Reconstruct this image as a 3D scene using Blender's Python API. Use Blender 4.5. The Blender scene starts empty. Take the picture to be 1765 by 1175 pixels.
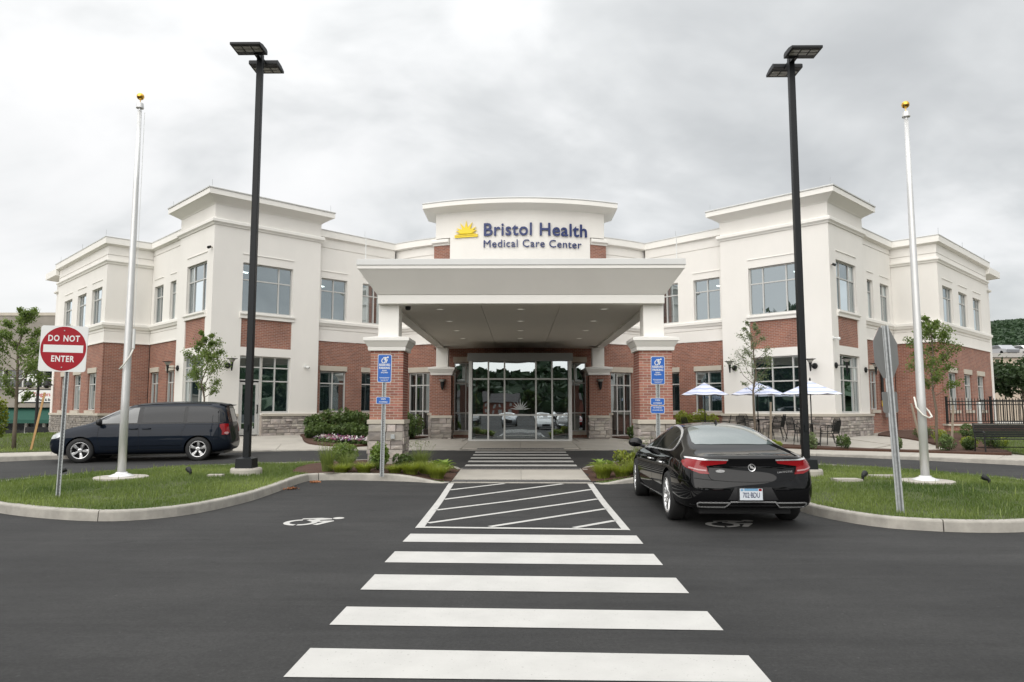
import bpy, bmesh, math, random
import numpy as np
from mathutils import Vector, Matrix, noise as mnoise
from mathutils.bvhtree import BVHTree
from mathutils.geometry import delaunay_2d_cdt
R = math.radians
rng = random.Random(7)
nr = np.random.RandomState(11)
scene = bpy.context.scene
COL = scene.collection

# ------------------------------------------------------------------ camera, sky, sun, exposure
cam_d = bpy.data.cameras.new('camera')
cam_d.sensor_width = 36.0
cam_d.lens = 36.0 * 1248 / 1765
cam_d.clip_start = 0.05
cam_d.clip_end = 5000
cam = bpy.data.objects.new('camera', cam_d)
COL.objects.link(cam)
cam.location = (-0.05, 0, 1.6)
cam.rotation_euler = (R(90 + 5.42), 0, R(0.55))
scene.camera = cam

SUN_EL, SUN_AZ = R(33), R(197)      # azimuth measured clockwise from +Y (behind the camera, to the left)
world = bpy.data.worlds.new('World')
scene.world = world
world.use_nodes = True
wn, wl = world.node_tree.nodes, world.node_tree.links
wn.clear()
w_out = wn.new('ShaderNodeOutputWorld')
sky = wn.new('ShaderNodeTexSky')
sky.sky_type = 'NISHITA'
sky.sun_disc = False
sky.sun_elevation = SUN_EL
sky.sun_rotation = SUN_AZ
bg_sky = wn.new('ShaderNodeBackground')
bg_sky.inputs['Strength'].default_value = 0.1
wl.new(sky.outputs[0], bg_sky.inputs['Color'])
tc = wn.new('ShaderNodeTexCoord')
sep = wn.new('ShaderNodeSeparateXYZ')
wl.new(tc.outputs['Generated'], sep.inputs[0])
def wmath(op, a, b=None, clamp=False):
    n = wn.new('ShaderNodeMath'); n.operation = op; n.use_clamp = clamp
    for i, v in enumerate((a, b)):
        if v is None: continue
        if isinstance(v, (int, float)): n.inputs[i].default_value = v
        else: wl.new(v, n.inputs[i])
    return n.outputs[0]
zc = wmath('MAXIMUM', sep.outputs['Z'], 0.0)
den = wmath('ADD', zc, 0.42)
comb = wn.new('ShaderNodeCombineXYZ')
wl.new(wmath('DIVIDE', sep.outputs['X'], den), comb.inputs[0])
wl.new(wmath('DIVIDE', sep.outputs['Y'], den), comb.inputs[1])
comb.inputs[2].default_value = 0.35
def wnoise(scale, detail, rough, dist, off):
    mp = wn.new('ShaderNodeMapping'); mp.inputs['Location'].default_value = off
    mp.inputs['Scale'].default_value = (1.0, 1.25, 1.0)
    wl.new(comb.outputs[0], mp.inputs['Vector'])
    n = wn.new('ShaderNodeTexNoise')
    n.inputs['Scale'].default_value = scale; n.inputs['Detail'].default_value = detail
    n.inputs['Roughness'].default_value = rough; n.inputs['Distortion'].default_value = dist
    wl.new(mp.outputs[0], n.inputs['Vector'])
    return n.outputs['Fac']
big = wnoise(1.5, 5, 0.55, 0.5, (3.1, 1.3, 0))
fine = wnoise(4.2, 6, 0.5, 0.3, (7.7, 2.2, 4))
mix = wmath('ADD', wmath('MULTIPLY', big, 0.66), wmath('MULTIPLY', fine, 0.34))
# the overcast is thinner (brighter) to the left of the photograph and thicker to the right
side = wmath('MULTIPLY', sep.outputs['X'], -0.15)
cl = wmath('ADD', wmath('ADD', mix, 0.028), side)
ramp = wn.new('ShaderNodeValToRGB')
ramp.color_ramp.interpolation = 'B_SPLINE'
e = ramp.color_ramp.elements
e[0].position = 0.30; e[0].color = (0.31, 0.318, 0.322, 1)
e[1].position = 0.72; e[1].color = (0.645, 0.64, 0.635, 1)
m = e.new(0.46); m.color = (0.455, 0.463, 0.462, 1)
m = e.new(0.57); m.color = (0.60, 0.60, 0.598, 1)
wl.new(cl, ramp.inputs[0])
# an overcast sky is brighter overhead than at the horizon
lift = wmath('ADD', wmath('MULTIPLY', wmath('MULTIPLY', wmath('MULTIPLY', zc, zc), zc), 2.3), 0.97)
bg_cl = wn.new('ShaderNodeBackground')
wl.new(ramp.outputs[0], bg_cl.inputs['Color'])
wl.new(lift, bg_cl.inputs['Strength'])
mixs = wn.new('ShaderNodeMixShader'); mixs.inputs[0].default_value = 0.94
wl.new(bg_sky.outputs[0], mixs.inputs[1]); wl.new(bg_cl.outputs[0], mixs.inputs[2])
wl.new(mixs.outputs[0], w_out.inputs['Surface'])

sun_d = bpy.data.lights.new('sun', 'SUN')
sun_d.energy = 1.5
sun_d.angle = R(80)
sun_d.color = (1.0, 0.965, 0.92)
sun = bpy.data.objects.new('sun', sun_d)
COL.objects.link(sun)
_d = Vector((math.sin(SUN_AZ) * math.cos(SUN_EL), math.cos(SUN_AZ) * math.cos(SUN_EL), math.sin(SUN_EL)))
sun.rotation_euler = (-_d).to_track_quat('-Z', 'Y').to_euler()

vs = scene.view_settings
vs.view_transform = 'Standard'
vs.look = 'None'
vs.gamma = 1.0
vs.use_curve_mapping = False
vs.exposure = 0.68
scene.render.engine = 'CYCLES'
cy = scene.cycles
cy.use_denoising = True
cy.max_bounces = 6; cy.diffuse_bounces = 4; cy.glossy_bounces = 4; cy.transmission_bounces = 4; cy.transparent_max_bounces = 6
cy.caustics_reflective = False; cy.caustics_refractive = False
cy.sample_clamp_indirect = 4.0

# ------------------------------------------------------------------ materials
def mat(name, col, rough=0.6, metal=0.0, var=0.0, vscale=4.0, bump=0.0, bscale=60.0, col2=None, coat=0.0, spec=None, coords='Object', stretch=None, detail=5):
    m = bpy.data.materials.new(name); m.use_nodes = True
    nt = m.node_tree; N, L = nt.nodes, nt.links
    b = N['Principled BSDF']
    b.inputs['Base Color'].default_value = (*col, 1)
    b.inputs['Roughness'].default_value = rough
    b.inputs['Metallic'].default_value = metal
    if coat: b.inputs['Coat Weight'].default_value = coat; b.inputs['Coat Roughness'].default_value = 0.03
    if spec is not None: b.inputs['Specular IOR Level'].default_value = spec
    t = N.new('ShaderNodeTexCoord'); vec = t.outputs[coords]
    if stretch:
        mp = N.new('ShaderNodeMapping'); mp.inputs['Scale'].default_value = stretch
        L.new(vec, mp.inputs['Vector']); vec = mp.outputs[0]
    if var or col2:
        n = N.new('ShaderNodeTexNoise'); n.inputs['Scale'].default_value = vscale; n.inputs['Detail'].default_value = detail
        n.inputs['Roughness'].default_value = 0.6
        L.new(vec, n.inputs['Vector'])
        mr = N.new('ShaderNodeMapRange'); mr.inputs['From Min'].default_value = 0.3; mr.inputs['From Max'].default_value = 0.7
        L.new(n.outputs['Fac'], mr.inputs['Value'])
        mx = N.new('ShaderNodeMix'); mx.data_type = 'RGBA'
        L.new(mr.outputs[0], mx.inputs['Factor'])
        c2 = col2 if col2 else tuple(c * (1 - var) for c in col)
        mx.inputs[6].default_value = (*c2, 1); mx.inputs[7].default_value = (*col, 1)
        L.new(mx.outputs[2], b.inputs['Base Color'])
    if bump:
        n2 = N.new('ShaderNodeTexNoise'); n2.inputs['Scale'].default_value = bscale; n2.inputs['Detail'].default_value = 4
        L.new(vec, n2.inputs['Vector'])
        bp = N.new('ShaderNodeBump'); bp.inputs['Strength'].default_value = bump; bp.inputs['Distance'].default_value = 0.01
        L.new(n2.outputs['Fac'], bp.inputs['Height']); L.new(bp.outputs[0], b.inputs['Normal'])
    return m

def per_object(m, amt=0.25, hue=0.0):
    """small value change from one object to the next"""
    nt = m.node_tree; N, L = nt.nodes, nt.links; b = N['Principled BSDF']
    oi = N.new('ShaderNodeObjectInfo'); hs = N.new('ShaderNodeHueSaturation')
    mr = N.new('ShaderNodeMapRange'); mr.inputs['To Min'].default_value = 1 - amt; mr.inputs['To Max'].default_value = 1 + amt
    L.new(oi.outputs['Random'], mr.inputs['Value']); L.new(mr.outputs[0], hs.inputs['Value'])
    if hue:
        h = N.new('ShaderNodeMapRange'); h.inputs['To Min'].default_value = 0.5 - hue; h.inputs['To Max'].default_value = 0.5 + hue
        ml = N.new('ShaderNodeMath'); ml.operation = 'FRACT'
        m7 = N.new('ShaderNodeMath'); m7.operation = 'MULTIPLY'; m7.inputs[1].default_value = 7.31
        L.new(oi.outputs['Random'], m7.inputs[0]); L.new(m7.outputs[0], ml.inputs[0]); L.new(ml.outputs[0], h.inputs['Value']); L.new(h.outputs[0], hs.inputs['Hue'])
    src = b.inputs['Base Color']
    if src.is_linked:
        L.new(src.links[0].from_socket, hs.inputs['Color'])
    else: hs.inputs['Color'].default_value = src.default_value
    L.new(hs.outputs[0], src)
    return m

def brick_mat(name, c1, c2, mortar, bw=0.203, rh=0.0677):
    """running-bond brick; uses UV (metres along the wall, metres up)"""
    m = bpy.data.materials.new(name); m.use_nodes = True
    nt = m.node_tree; N, L = nt.nodes, nt.links; b = N['Principled BSDF']
    uv = N.new('ShaderNodeUVMap'); uv.uv_map = 'UVMap'
    br = N.new('ShaderNodeTexBrick')
    br.inputs['Scale'].default_value = 1.0; br.inputs['Brick Width'].default_value = bw; br.inputs['Row Height'].default_value = rh
    br.inputs['Mortar Size'].default_value = 0.006; br.inputs['Mortar Smooth'].default_value = 0.2; br.inputs['Bias'].default_value = 0.0
    br.inputs['Color1'].default_value = (*c1, 1); br.inputs['Color2'].default_value = (*c2, 1); br.inputs['Mortar'].default_value = (*mortar, 1)
    L.new(uv.outputs[0], br.inputs['Vector'])
    n = N.new('ShaderNodeTexNoise'); n.inputs['Scale'].default_value = 1.1; n.inputs['Detail'].default_value = 6
    L.new(uv.outputs[0], n.inputs['Vector'])
    mr = N.new('ShaderNodeMapRange'); mr.inputs['From Min'].default_value = .3; mr.inputs['From Max'].default_value = .7; mr.inputs['To Min'].default_value = 0.82; mr.inputs['To Max'].default_value = 1.12
    L.new(n.outputs['Fac'], mr.inputs['Value'])
    hs = N.new('ShaderNodeHueSaturation'); L.new(br.outputs['Color'], hs.inputs['Color']); L.new(mr.outputs[0], hs.inputs['Value'])
    L.new(hs.outputs[0], b.inputs['Base Color'])
    b.inputs['Roughness'].default_value = 0.85
    bp = N.new('ShaderNodeBump'); bp.invert = True; bp.inputs['Strength'].default_value = 0.8; bp.inputs['Distance'].default_value = 0.008
    L.new(br.outputs['Fac'], bp.inputs['Height']); L.new(bp.outputs[0], b.inputs['Normal'])
    return m

def glass_mat(name, refl, tint, body, bodymix):
    """coated window glass: mirror-like part, see-through tinted part, faint body colour"""
    m = bpy.data.materials.new(name); m.use_nodes = True
    nt = m.node_tree; N, L = nt.nodes, nt.links; N.clear()
    out = N.new('ShaderNodeOutputMaterial')
    g = N.new('ShaderNodeBsdfGlossy'); g.inputs['Color'].default_value = (0.84, 0.92, 0.95, 1); g.inputs['Roughness'].default_value = 0.0
    t = N.new('ShaderNodeBsdfTransparent'); t.inputs['Color'].default_value = (*tint, 1)
    d = N.new('ShaderNodeBsdfDiffuse'); d.inputs['Color'].default_value = (*body, 1)
    m1 = N.new('ShaderNodeMixShader'); m1.inputs[0].default_value = bodymix
    L.new(t.outputs[0], m1.inputs[1]); L.new(d.outputs[0], m1.inputs[2])
    lw = N.new('ShaderNodeLayerWeight'); lw.inputs['Blend'].default_value = 0.25
    ad = N.new('ShaderNodeMath'); ad.operation = 'ADD'; ad.inputs[1].default_value = refl; ad.use_clamp = True
    ml = N.new('ShaderNodeMath'); ml.operation = 'MULTIPLY'; ml.inputs[1].default_value = 0.7
    L.new(lw.outputs['Fresnel'], ml.inputs[0]); L.new(ml.outputs[0], ad.inputs[0])
    # panes are never perfectly flat: a very gentle waviness bends the reflection
    nz = N.new('ShaderNodeTexNoise'); nz.inputs['Scale'].default_value = 1.3; nz.inputs['Detail'].default_value = 1
    tcn = N.new('ShaderNodeTexCoord'); L.new(tcn.outputs['Object'], nz.inputs['Vector'])
    bp = N.new('ShaderNodeBump'); bp.inputs['Strength'].default_value = 0.25; bp.inputs['Distance'].default_value = 0.007
    L.new(nz.outputs['Fac'], bp.inputs['Height']); L.new(bp.outputs[0], g.inputs['Normal'])
    m2 = N.new('ShaderNodeMixShader'); L.new(ad.outputs[0], m2.inputs[0])
    L.new(m1.outputs[0], m2.inputs[1]); L.new(g.outputs[0], m2.inputs[2])
    L.new(m2.outputs[0], out.inputs['Surface'])
    return m

def emit_mat(name, col, s):
    m = bpy.data.materials.new(name); m.use_nodes = True
    b = m.node_tree.nodes['Principled BSDF']
    b.inputs['Base Color'].default_value = (*col, 1)
    b.inputs['Emission Color'].default_value = (*col, 1); b.inputs['Emission Strength'].default_value = s
    return m

def leaf_mat(name, c1, c2, trans=0.25, rough=0.55):
    m = bpy.data.materials.new(name); m.use_nodes = True
    nt = m.node_tree; N, L = nt.nodes, nt.links; b = N['Principled BSDF']
    at = N.new('ShaderNodeAttribute'); at.attribute_name = 'tone'
    mx = N.new('ShaderNodeMix'); mx.data_type = 'RGBA'
    mx.inputs[6].default_value = (*c1, 1); mx.inputs[7].default_value = (*c2, 1)
    L.new(at.outputs['Fac'], mx.inputs['Factor'])
    L.new(mx.outputs[2], b.inputs['Base Color'])
    b.inputs['Roughness'].default_value = rough
    tr = N.new('ShaderNodeBsdfTranslucent')
    hs = N.new('ShaderNodeHueSaturation'); hs.inputs['Saturation'].default_value = 1.1; hs.inputs['Value'].default_value = 1.5
    L.new(mx.outputs[2], hs.inputs['Color']); L.new(hs.outputs[0], tr.inputs['Color'])
    ms = N.new('ShaderNodeMixShader'); ms.inputs[0].default_value = trans
    L.new(b.outputs[0], ms.inputs[1]); L.new(tr.outputs[0], ms.inputs[2])
    L.new(ms.outputs[0], N['Material Output'].inputs['Surface'])
    return m

M = {}
M['stucco'] = mat('cream_stucco', (0.81, 0.785, 0.74), 0.9, var=0.085, vscale=0.5, bump=0.25, bscale=140, stretch=(1, 1, .45), detail=7)
M['trim'] = mat('cream_trim', (0.83, 0.81, 0.765), 0.8, var=0.04, vscale=1.0, bump=0.12, bscale=120)
M['coping'] = mat('coping_metal', (0.62, 0.62, 0.60), 0.45, var=0.05, vscale=2)
M['brick'] = brick_mat('red_brick', (0.33, 0.138, 0.09), (0.235, 0.102, 0.073), (0.42, 0.35, 0.30))
M['brickpiece'] = per_object(mat('brick_piece', (0.38, 0.165, 0.12), 0.85, var=0.25, vscale=14, bump=0.4, bscale=90), 0.24, 0.008)
M['mortar'] = mat('mortar', (0.52, 0.46, 0.40), 0.95, var=0.1, vscale=8, bump=0.3)
M['stone'] = per_object(mat('ledge_stone', (0.43, 0.38, 0.33), 0.9, col2=(0.26, 0.24, 0.23), vscale=5, bump=0.9, bscale=22), 0.38, 0.02)
M['stonecap'] = mat('cast_stone', (0.52, 0.475, 0.40), 0.85, var=0.12, vscale=3, bump=0.25, bscale=70)
M['alu'] = mat('window_aluminium', (0.52, 0.52, 0.50), 0.45, metal=0.0)
M['alu_dark'] = mat('entrance_header_metal', (0.22, 0.22, 0.215), 0.4, metal=0.3)
M['glass'] = glass_mat('window_glass', 0.46, (0.30, 0.38, 0.40), (0.05, 0.09, 0.10), 0.22)
M['glass2'] = glass_mat('entrance_glass', 0.33, (0.28, 0.34, 0.34), (0.02, 0.03, 0.03), 0.2)
M['etch'] = mat('etched_film', (0.5, 0.52, 0.52), 0.6)
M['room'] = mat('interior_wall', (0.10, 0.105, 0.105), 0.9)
M['blind'] = mat('interior_blind', (0.42, 0.48, 0.50), 0.8)
M['lamp_on'] = emit_mat('interior_lamp', (1.0, 0.97, 0.9), 9.0)
M['down_on'] = emit_mat('downlight_lens', (1.0, 0.96, 0.88), 0.12)
M['ceiling'] = mat('canopy_ceiling', (0.70, 0.67, 0.61), 0.8, var=0.03, vscale=1)
M['blue'] = mat('sign_blue_letters', (0.013, 0.028, 0.125), 0.4)
M['yellow'] = mat('sign_yellow', (0.83, 0.62, 0.02), 0.4)
M['roof'] = mat('roof_membrane', (0.35, 0.35, 0.34), 0.9)
M['concrete'] = mat('concrete', (0.44, 0.41, 0.36), 0.9, col2=(0.36, 0.335, 0.295), vscale=1.3, bump=0.35, bscale=150)
per_object(M['concrete'], 0.05)
M['kerbm'] = mat('kerb_concrete', (0.41, 0.385, 0.34), 0.9, col2=(0.27, 0.255, 0.225), vscale=3.5, bump=0.5, bscale=90)
per_object(M['kerbm'], 0.06)
M['black'] = mat('black_powdercoat', (0.006, 0.0075, 0.009), 0.45, spec=0.3)
M['darkiron'] = mat('dark_iron', (0.011, 0.012, 0.012), 0.5, spec=0.35)
M['galv'] = mat('galvanised_steel', (0.46, 0.48, 0.48), 0.5, metal=0.55, var=0.25, vscale=20)
M['signback'] = mat('sign_back_aluminium', (0.30, 0.30, 0.29), 0.55, metal=0.5, var=0.1, vscale=5)
M['brushed'] = mat('satin_aluminium', (0.72, 0.72, 0.71), 0.35, metal=0.35, var=0.06, vscale=8)
M['gold'] = mat('gold_ball', (0.72, 0.42, 0.08), 0.18, metal=1.0)
M['signred'] = mat('sign_red', (0.30, 0.001, 0.010), 0.5, spec=0.3)
M['signwhite'] = mat('sign_white', (0.70, 0.71, 0.69), 0.45, var=0.04, vscale=6)
M['signblue'] = mat('sign_blue', (0.01, 0.105, 0.42), 0.4)
M['rope'] = mat('rope', (0.7, 0.68, 0.62), 0.9)
M['lens'] = mat('led_lens', (0.33, 0.32, 0.29), 0.3)
M['wood'] = mat('stake_wood', (0.55, 0.33, 0.14), 0.8, var=0.3, vscale=8, stretch=(1, 1, 0.1))
M['oldwood'] = mat('weathered_stake', (0.36, 0.30, 0.23), 0.85, var=0.3, vscale=8, stretch=(1, 1, 0.1))
M['mulch'] = mat('bark_mulch', (0.105, 0.05, 0.03), 1.0, col2=(0.04, 0.02, 0.014), vscale=45, bump=1.0, bscale=55)
M['soil_grass'] = mat('turf_soil', (0.07, 0.085, 0.025), 1.0, col2=(0.055, 0.075, 0.02), vscale=9, bump=0.8, bscale=70)
M['bark'] = mat('tree_bark', (0.17, 0.135, 0.10), 0.9, var=0.35, vscale=14, bump=0.8, bscale=40, stretch=(1, 1, 0.25))
M['umb'] = mat('umbrella_cloth', (0.66, 0.68, 0.78), 0.85)
M['umbstripe'] = mat('umbrella_stripe', (0.42, 0.47, 0.66), 0.85)
M['tactile'] = mat('tactile_iron', (0.095, 0.092, 0.09), 0.7, var=0.2, vscale=10)
M['leafA'] = leaf_mat('maple_leaf', (0.075, 0.12, 0.025), (0.22, 0.29, 0.08), 0.45)
M['leafB'] = leaf_mat('shrub_leaf', (0.032, 0.062, 0.018), (0.12, 0.175, 0.045), 0.25)
M['leafC'] = leaf_mat('yellow_green_leaf', (0.13, 0.18, 0.025), (0.30, 0.33, 0.06), 0.35)
M['leafD'] = leaf_mat('hosta_leaf', (0.17, 0.26, 0.05), (0.33, 0.43, 0.11), 0.3)
M['leafE'] = leaf_mat('dark_tree_leaf', (0.018, 0.04, 0.012), (0.055, 0.095, 0.028), 0.2)
M['leafF'] = leaf_mat('pale_tree_leaf', (0.09, 0.13, 0.05), (0.22, 0.26, 0.13), 0.35)
M['grass'] = leaf_mat('grass_blade', (0.062, 0.105, 0.02), (0.235, 0.29, 0.08), 0.35)
M['ornam'] = leaf_mat('ornamental_grass', (0.09, 0.135, 0.03), (0.26, 0.31, 0.09), 0.35)
M['petalp'] = mat('pink_petal', (0.42, 0.14, 0.24), 0.7); M['petalw'] = mat('white_petal', (0.6, 0.57, 0.54), 0.7); M['petald'] = mat('purple_petal', (0.12, 0.03, 0.16), 0.7)

# asphalt: fine aggregate, broad worn patches and faint sweeping tyre/paver streaks
def asphalt_mat(name, base, dark):
    m = mat(name, base, 0.88, col2=dark, vscale=0.55, detail=8)
    nt = m.node_tree; N, L = nt.nodes, nt.links; b = N['Principled BSDF']
    tcx = N.new('ShaderNodeTexCoord')
    def nz(scale, st, det=3, rough=.6, dist=0):
        mp = N.new('ShaderNodeMapping'); mp.inputs['Scale'].default_value = st; mp.inputs['Rotation'].default_value = (0, 0, R(4))
        L.new(tcx.outputs['Object'], mp.inputs['Vector'])
        n = N.new('ShaderNodeTexNoise'); n.inputs['Scale'].default_value = scale; n.inputs['Detail'].default_value = det; n.inputs['Roughness'].default_value = rough; n.inputs['Distortion'].default_value = dist
        L.new(mp.outputs[0], n.inputs['Vector']); return n.outputs['Fac']
    src = b.inputs['Base Color'].links[0].from_socket
    def mul(src, fac, lo, hi, fmin=.3, fmax=.7):
        mr = N.new('ShaderNodeMapRange'); mr.inputs['From Min'].default_value = fmin; mr.inputs['From Max'].default_value = fmax
        mr.inputs['To Min'].default_value = lo; mr.inputs['To Max'].default_value = hi
        L.new(fac, mr.inputs['Value'])
        hs = N.new('ShaderNodeHueSaturation'); L.new(src, hs.inputs['Color']); L.new(mr.outputs[0], hs.inputs['Value']); return hs.outputs[0]
    src = mul(src, nz(32, (1, 1, 1), 6, .85), 0.60, 1.42)
    src = mul(src, nz(7, (1, 1, 1), 5, .7), 0.88, 1.10)
    src = mul(src, nz(1.0, (0.25, 1.9, 1), 6, .65, .8), 0.78, 1.24)
    src = mul(src, nz(0.35, (1, 1, 1), 4, .6, .5), 0.86, 1.10)
    src = mul(src, nz(22, (1, 1, 1), 2, .5), 1.0, 2.0, .715, .75)
    src = mul(src, nz(2.3, (1, 1, 1), 2, .5), 1.0, .70, .70, .76)
    L.new(src, b.inputs['Base Color'])
    bp = N.new('ShaderNodeBump'); bp.inputs['Strength'].default_value = 0.5; bp.inputs['Distance'].default_value = 0.004
    L.new(nz(190, (1, 1, 1), 3), bp.inputs['Height']); L.new(bp.outputs[0], b.inputs['Normal'])
    b.inputs['Specular IOR Level'].default_value = 0.35
    return m
M['asphalt'] = asphalt_mat('asphalt', (0.036, 0.0355, 0.0345), (0.0225, 0.0225, 0.0225))
def paint_mat(name, col):
    m = mat(name, col, 0.7, var=0.14, vscale=2.2, bump=0.35, bscale=160)
    nt = m.node_tree; N, L = nt.nodes, nt.links; b = N['Principled BSDF']
    n = N.new('ShaderNodeTexNoise'); n.inputs['Scale'].default_value = 55; n.inputs['Detail'].default_value = 3
    t = N.new('ShaderNodeTexCoord'); L.new(t.outputs['Object'], n.inputs['Vector'])
    mr = N.new('ShaderNodeMapRange'); mr.inputs['From Min'].default_value = 0.665; mr.inputs['From Max'].default_value = 0.75
    L.new(n.outputs['Fac'], mr.inputs['Value'])
    mx = N.new('ShaderNodeMix'); mx.data_type = 'RGBA'; L.new(mr.outputs[0], mx.inputs['Factor'])
    L.new(b.inputs['Base Color'].links[0].from_socket, mx.inputs[6]); mx.inputs[7].default_value = (0.25, 0.24, 0.22, 1)
    L.new(mx.outputs[2], b.inputs['Base Color'])
    return m
M['paint'] = paint_mat('road_paint', (0.52, 0.51, 0.485))

# ------------------------------------------------------------------ object helpers
def setp(o, label=None, cat=None, group=None, kind=None):
    if label: o['label'] = label
    if cat: o['category'] = cat
    if group: o['group'] = group
    if kind: o['kind'] = kind
    return o
def empty(name, loc=(0, 0, 0), rz=0.0, label=None, cat=None, group=None, kind=None, parent=None):
    o = bpy.data.objects.new(name, None); COL.objects.link(o)
    o.location = loc; o.rotation_euler = (0, 0, rz); o.empty_display_size = 0.1
    if parent: o.parent = parent
    return setp(o, label, cat, group, kind)

class MB:
    """collects faces, builds ONE mesh"""
    def __init__(s): s.v = []; s.f = []; s.m = []; s.uv = {}; s.cur = 0
    def add(s, vs, fs, mi=None, uvs=None):
        o = len(s.v); s.v += [tuple(p) for p in vs]
        for k, f in enumerate(fs):
            if uvs: s.uv[len(s.f)] = uvs[k]
            s.f.append([i + o for i in f]); s.m.append(s.cur if mi is None else mi)
        return s
    def box(s, c, d, rz=0.0, mi=None, tf=None):
        x, y, z = d[0] / 2, d[1] / 2, d[2] / 2
        P = [(-x, -y, -z), (x, -y, -z), (x, y, -z), (-x, y, -z), (-x, -y, z), (x, -y, z), (x, y, z), (-x, y, z)]
        cs, sn = math.cos(rz), math.sin(rz)
        P = [(c[0] + a * cs - b * sn, c[1] + a * sn + b * cs, c[2] + e) for a, b, e in P]
        if tf: P = [tf(p) for p in P]
        return s.add(P, [(0, 3, 2, 1), (4, 5, 6, 7), (0, 1, 5, 4), (1, 2, 6, 5), (2, 3, 7, 6), (3, 0, 4, 7)], mi)
    def frust(s, c, d0, d1, h, mi=None):
        P = []
        for (dx, dy), z in ((d0, 0), (d1, h)):
            P += [(c[0] - dx / 2, c[1] - dy / 2, c[2] + z), (c[0] + dx / 2, c[1] - dy / 2, c[2] + z), (c[0] + dx / 2, c[1] + dy / 2, c[2] + z), (c[0] - dx / 2, c[1] + dy / 2, c[2] + z)]
        return s.add(P, [(0, 3, 2, 1), (4, 5, 6, 7), (0, 1, 5, 4), (1, 2, 6, 5), (2, 3, 7, 6), (3, 0, 4, 7)], mi)
    def tube(s, pts, r, n=8, mi=None, cap=True):
        pts = [Vector(p) for p in pts]; rs = r if isinstance(r, (list, tuple)) else [r] * len(pts)
        V = []; F = []; up = None
        for i, p in enumerate(pts):
            t = (pts[min(i + 1, len(pts) - 1)] - pts[max(i - 1, 0)]).normalized()
            if up is None:
                up = Vector((0, 0, 1)) if abs(t.z) < 0.9 else Vector((1, 0, 0))
            a = t.cross(up).normalized(); b = a.cross(t).normalized(); up = b
            for k in range(n):
                w = 2 * math.pi * k / n
                V.append(p + (a * math.cos(w) + b * math.sin(w)) * rs[i])
        for i in range(len(pts) - 1):
            for k in range(n):
                F.append((i * n + k, i * n + (k + 1) % n, (i + 1) * n + (k + 1) % n, (i + 1) * n + k))
        if cap: F.append(tuple(range(n - 1, -1, -1))); F.append(tuple((len(pts) - 1) * n + k for k in range(n)))
        return s.add(V, F, mi)
    def lathe(s, c, prof, n=20, axis='z', mi=None, cap=True):
        V = []; F = []
        for r, h in prof:
            for k in range(n):
                w = 2 * math.pi * k / n; a, b = r * math.cos(w), r * math.sin(w)
                V.append((c[0] + a, c[1] + b, c[2] + h) if axis == 'z' else ((c[0] + a, c[1] + h, c[2] + b) if axis == 'y' else (c[0] + h, c[1] + a, c[2] + b)))
        for i in range(len(prof) - 1):
            for k in range(n): F.append((i * n + k, i * n + (k + 1) % n, (i + 1) * n + (k + 1) % n, (i + 1) * n + k))
        if cap: F.append(tuple(range(n - 1, -1, -1))); F.append(tuple((len(prof) - 1) * n + k for k in range(n)))
        return s.add(V, F, mi)
    def prism(s, poly, z0, z1, mi=None, tf=None):
        n = len(poly); P = [(x, y, z0) for x, y in poly] + [(x, y, z1) for x, y in poly]
        if tf: P = [tf(p) for p in P]
        return s.add(P, [tuple(range(n - 1, -1, -1)), tuple(range(n, 2 * n))] + [(i, (i + 1) % n, n + (i + 1) % n, n + i) for i in range(n)], mi)
    def mesh(s, name, mats, smooth=False, recalc=True):
        me = bpy.data.meshes.new(name); me.from_pydata(s.v, [], s.f)
        for m in (mats if isinstance(mats, (list, tuple)) else [mats]): me.materials.append(m)
        if any(s.m): me.polygons.foreach_set('material_index', s.m)
        if s.uv:
            uvl = me.uv_layers.new(name='UVMap')
            for fi, co in s.uv.items():
                for li, uv in zip(me.polygons[fi].loop_indices, co): uvl.data[li].uv = uv
        if smooth: me.polygons.foreach_set('use_smooth', [True] * len(me.polygons))
        if recalc:
            bm = bmesh.new(); bm.from_mesh(me); bmesh.ops.recalc_face_normals(bm, faces=bm.faces); bm.to_mesh(me); bm.free()
        me.update(); return me
    def build(s, name, mats, parent=None, loc=None, smooth=False, world=False, bevel=0.0, recalc=True, **kw):
        me = s.mesh(name, mats, smooth, recalc)
        o = bpy.data.objects.new(name, me); COL.objects.link(o)
        if parent:
            o.parent = parent
            if world:
                w = Vector((0, 0, 0)); p = parent
                while p: w += p.location; p = p.parent
                o.location = -w
        if loc: o.location = loc
        if bevel:
            md = o.modifiers.new('bevel', 'BEVEL'); md.width = bevel; md.segments = 2; md.limit_method = 'ANGLE'; md.angle_limit = R(40)
        return setp(o, **kw)
def inst(me, name, parent=None, loc=(0, 0, 0), rot=(0, 0, 0), scale=(1, 1, 1), **kw):
    o = bpy.data.objects.new(name, me); COL.objects.link(o); o.parent = parent
    o.location = loc; o.rotation_euler = rot; o.scale = scale
    return setp(o, **kw)
def copy_tree(o, parent=None):
    c = o.copy(); COL.objects.link(c); c.parent = parent
    for ch in list(o.children): copy_tree(ch, c)
    return c

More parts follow.
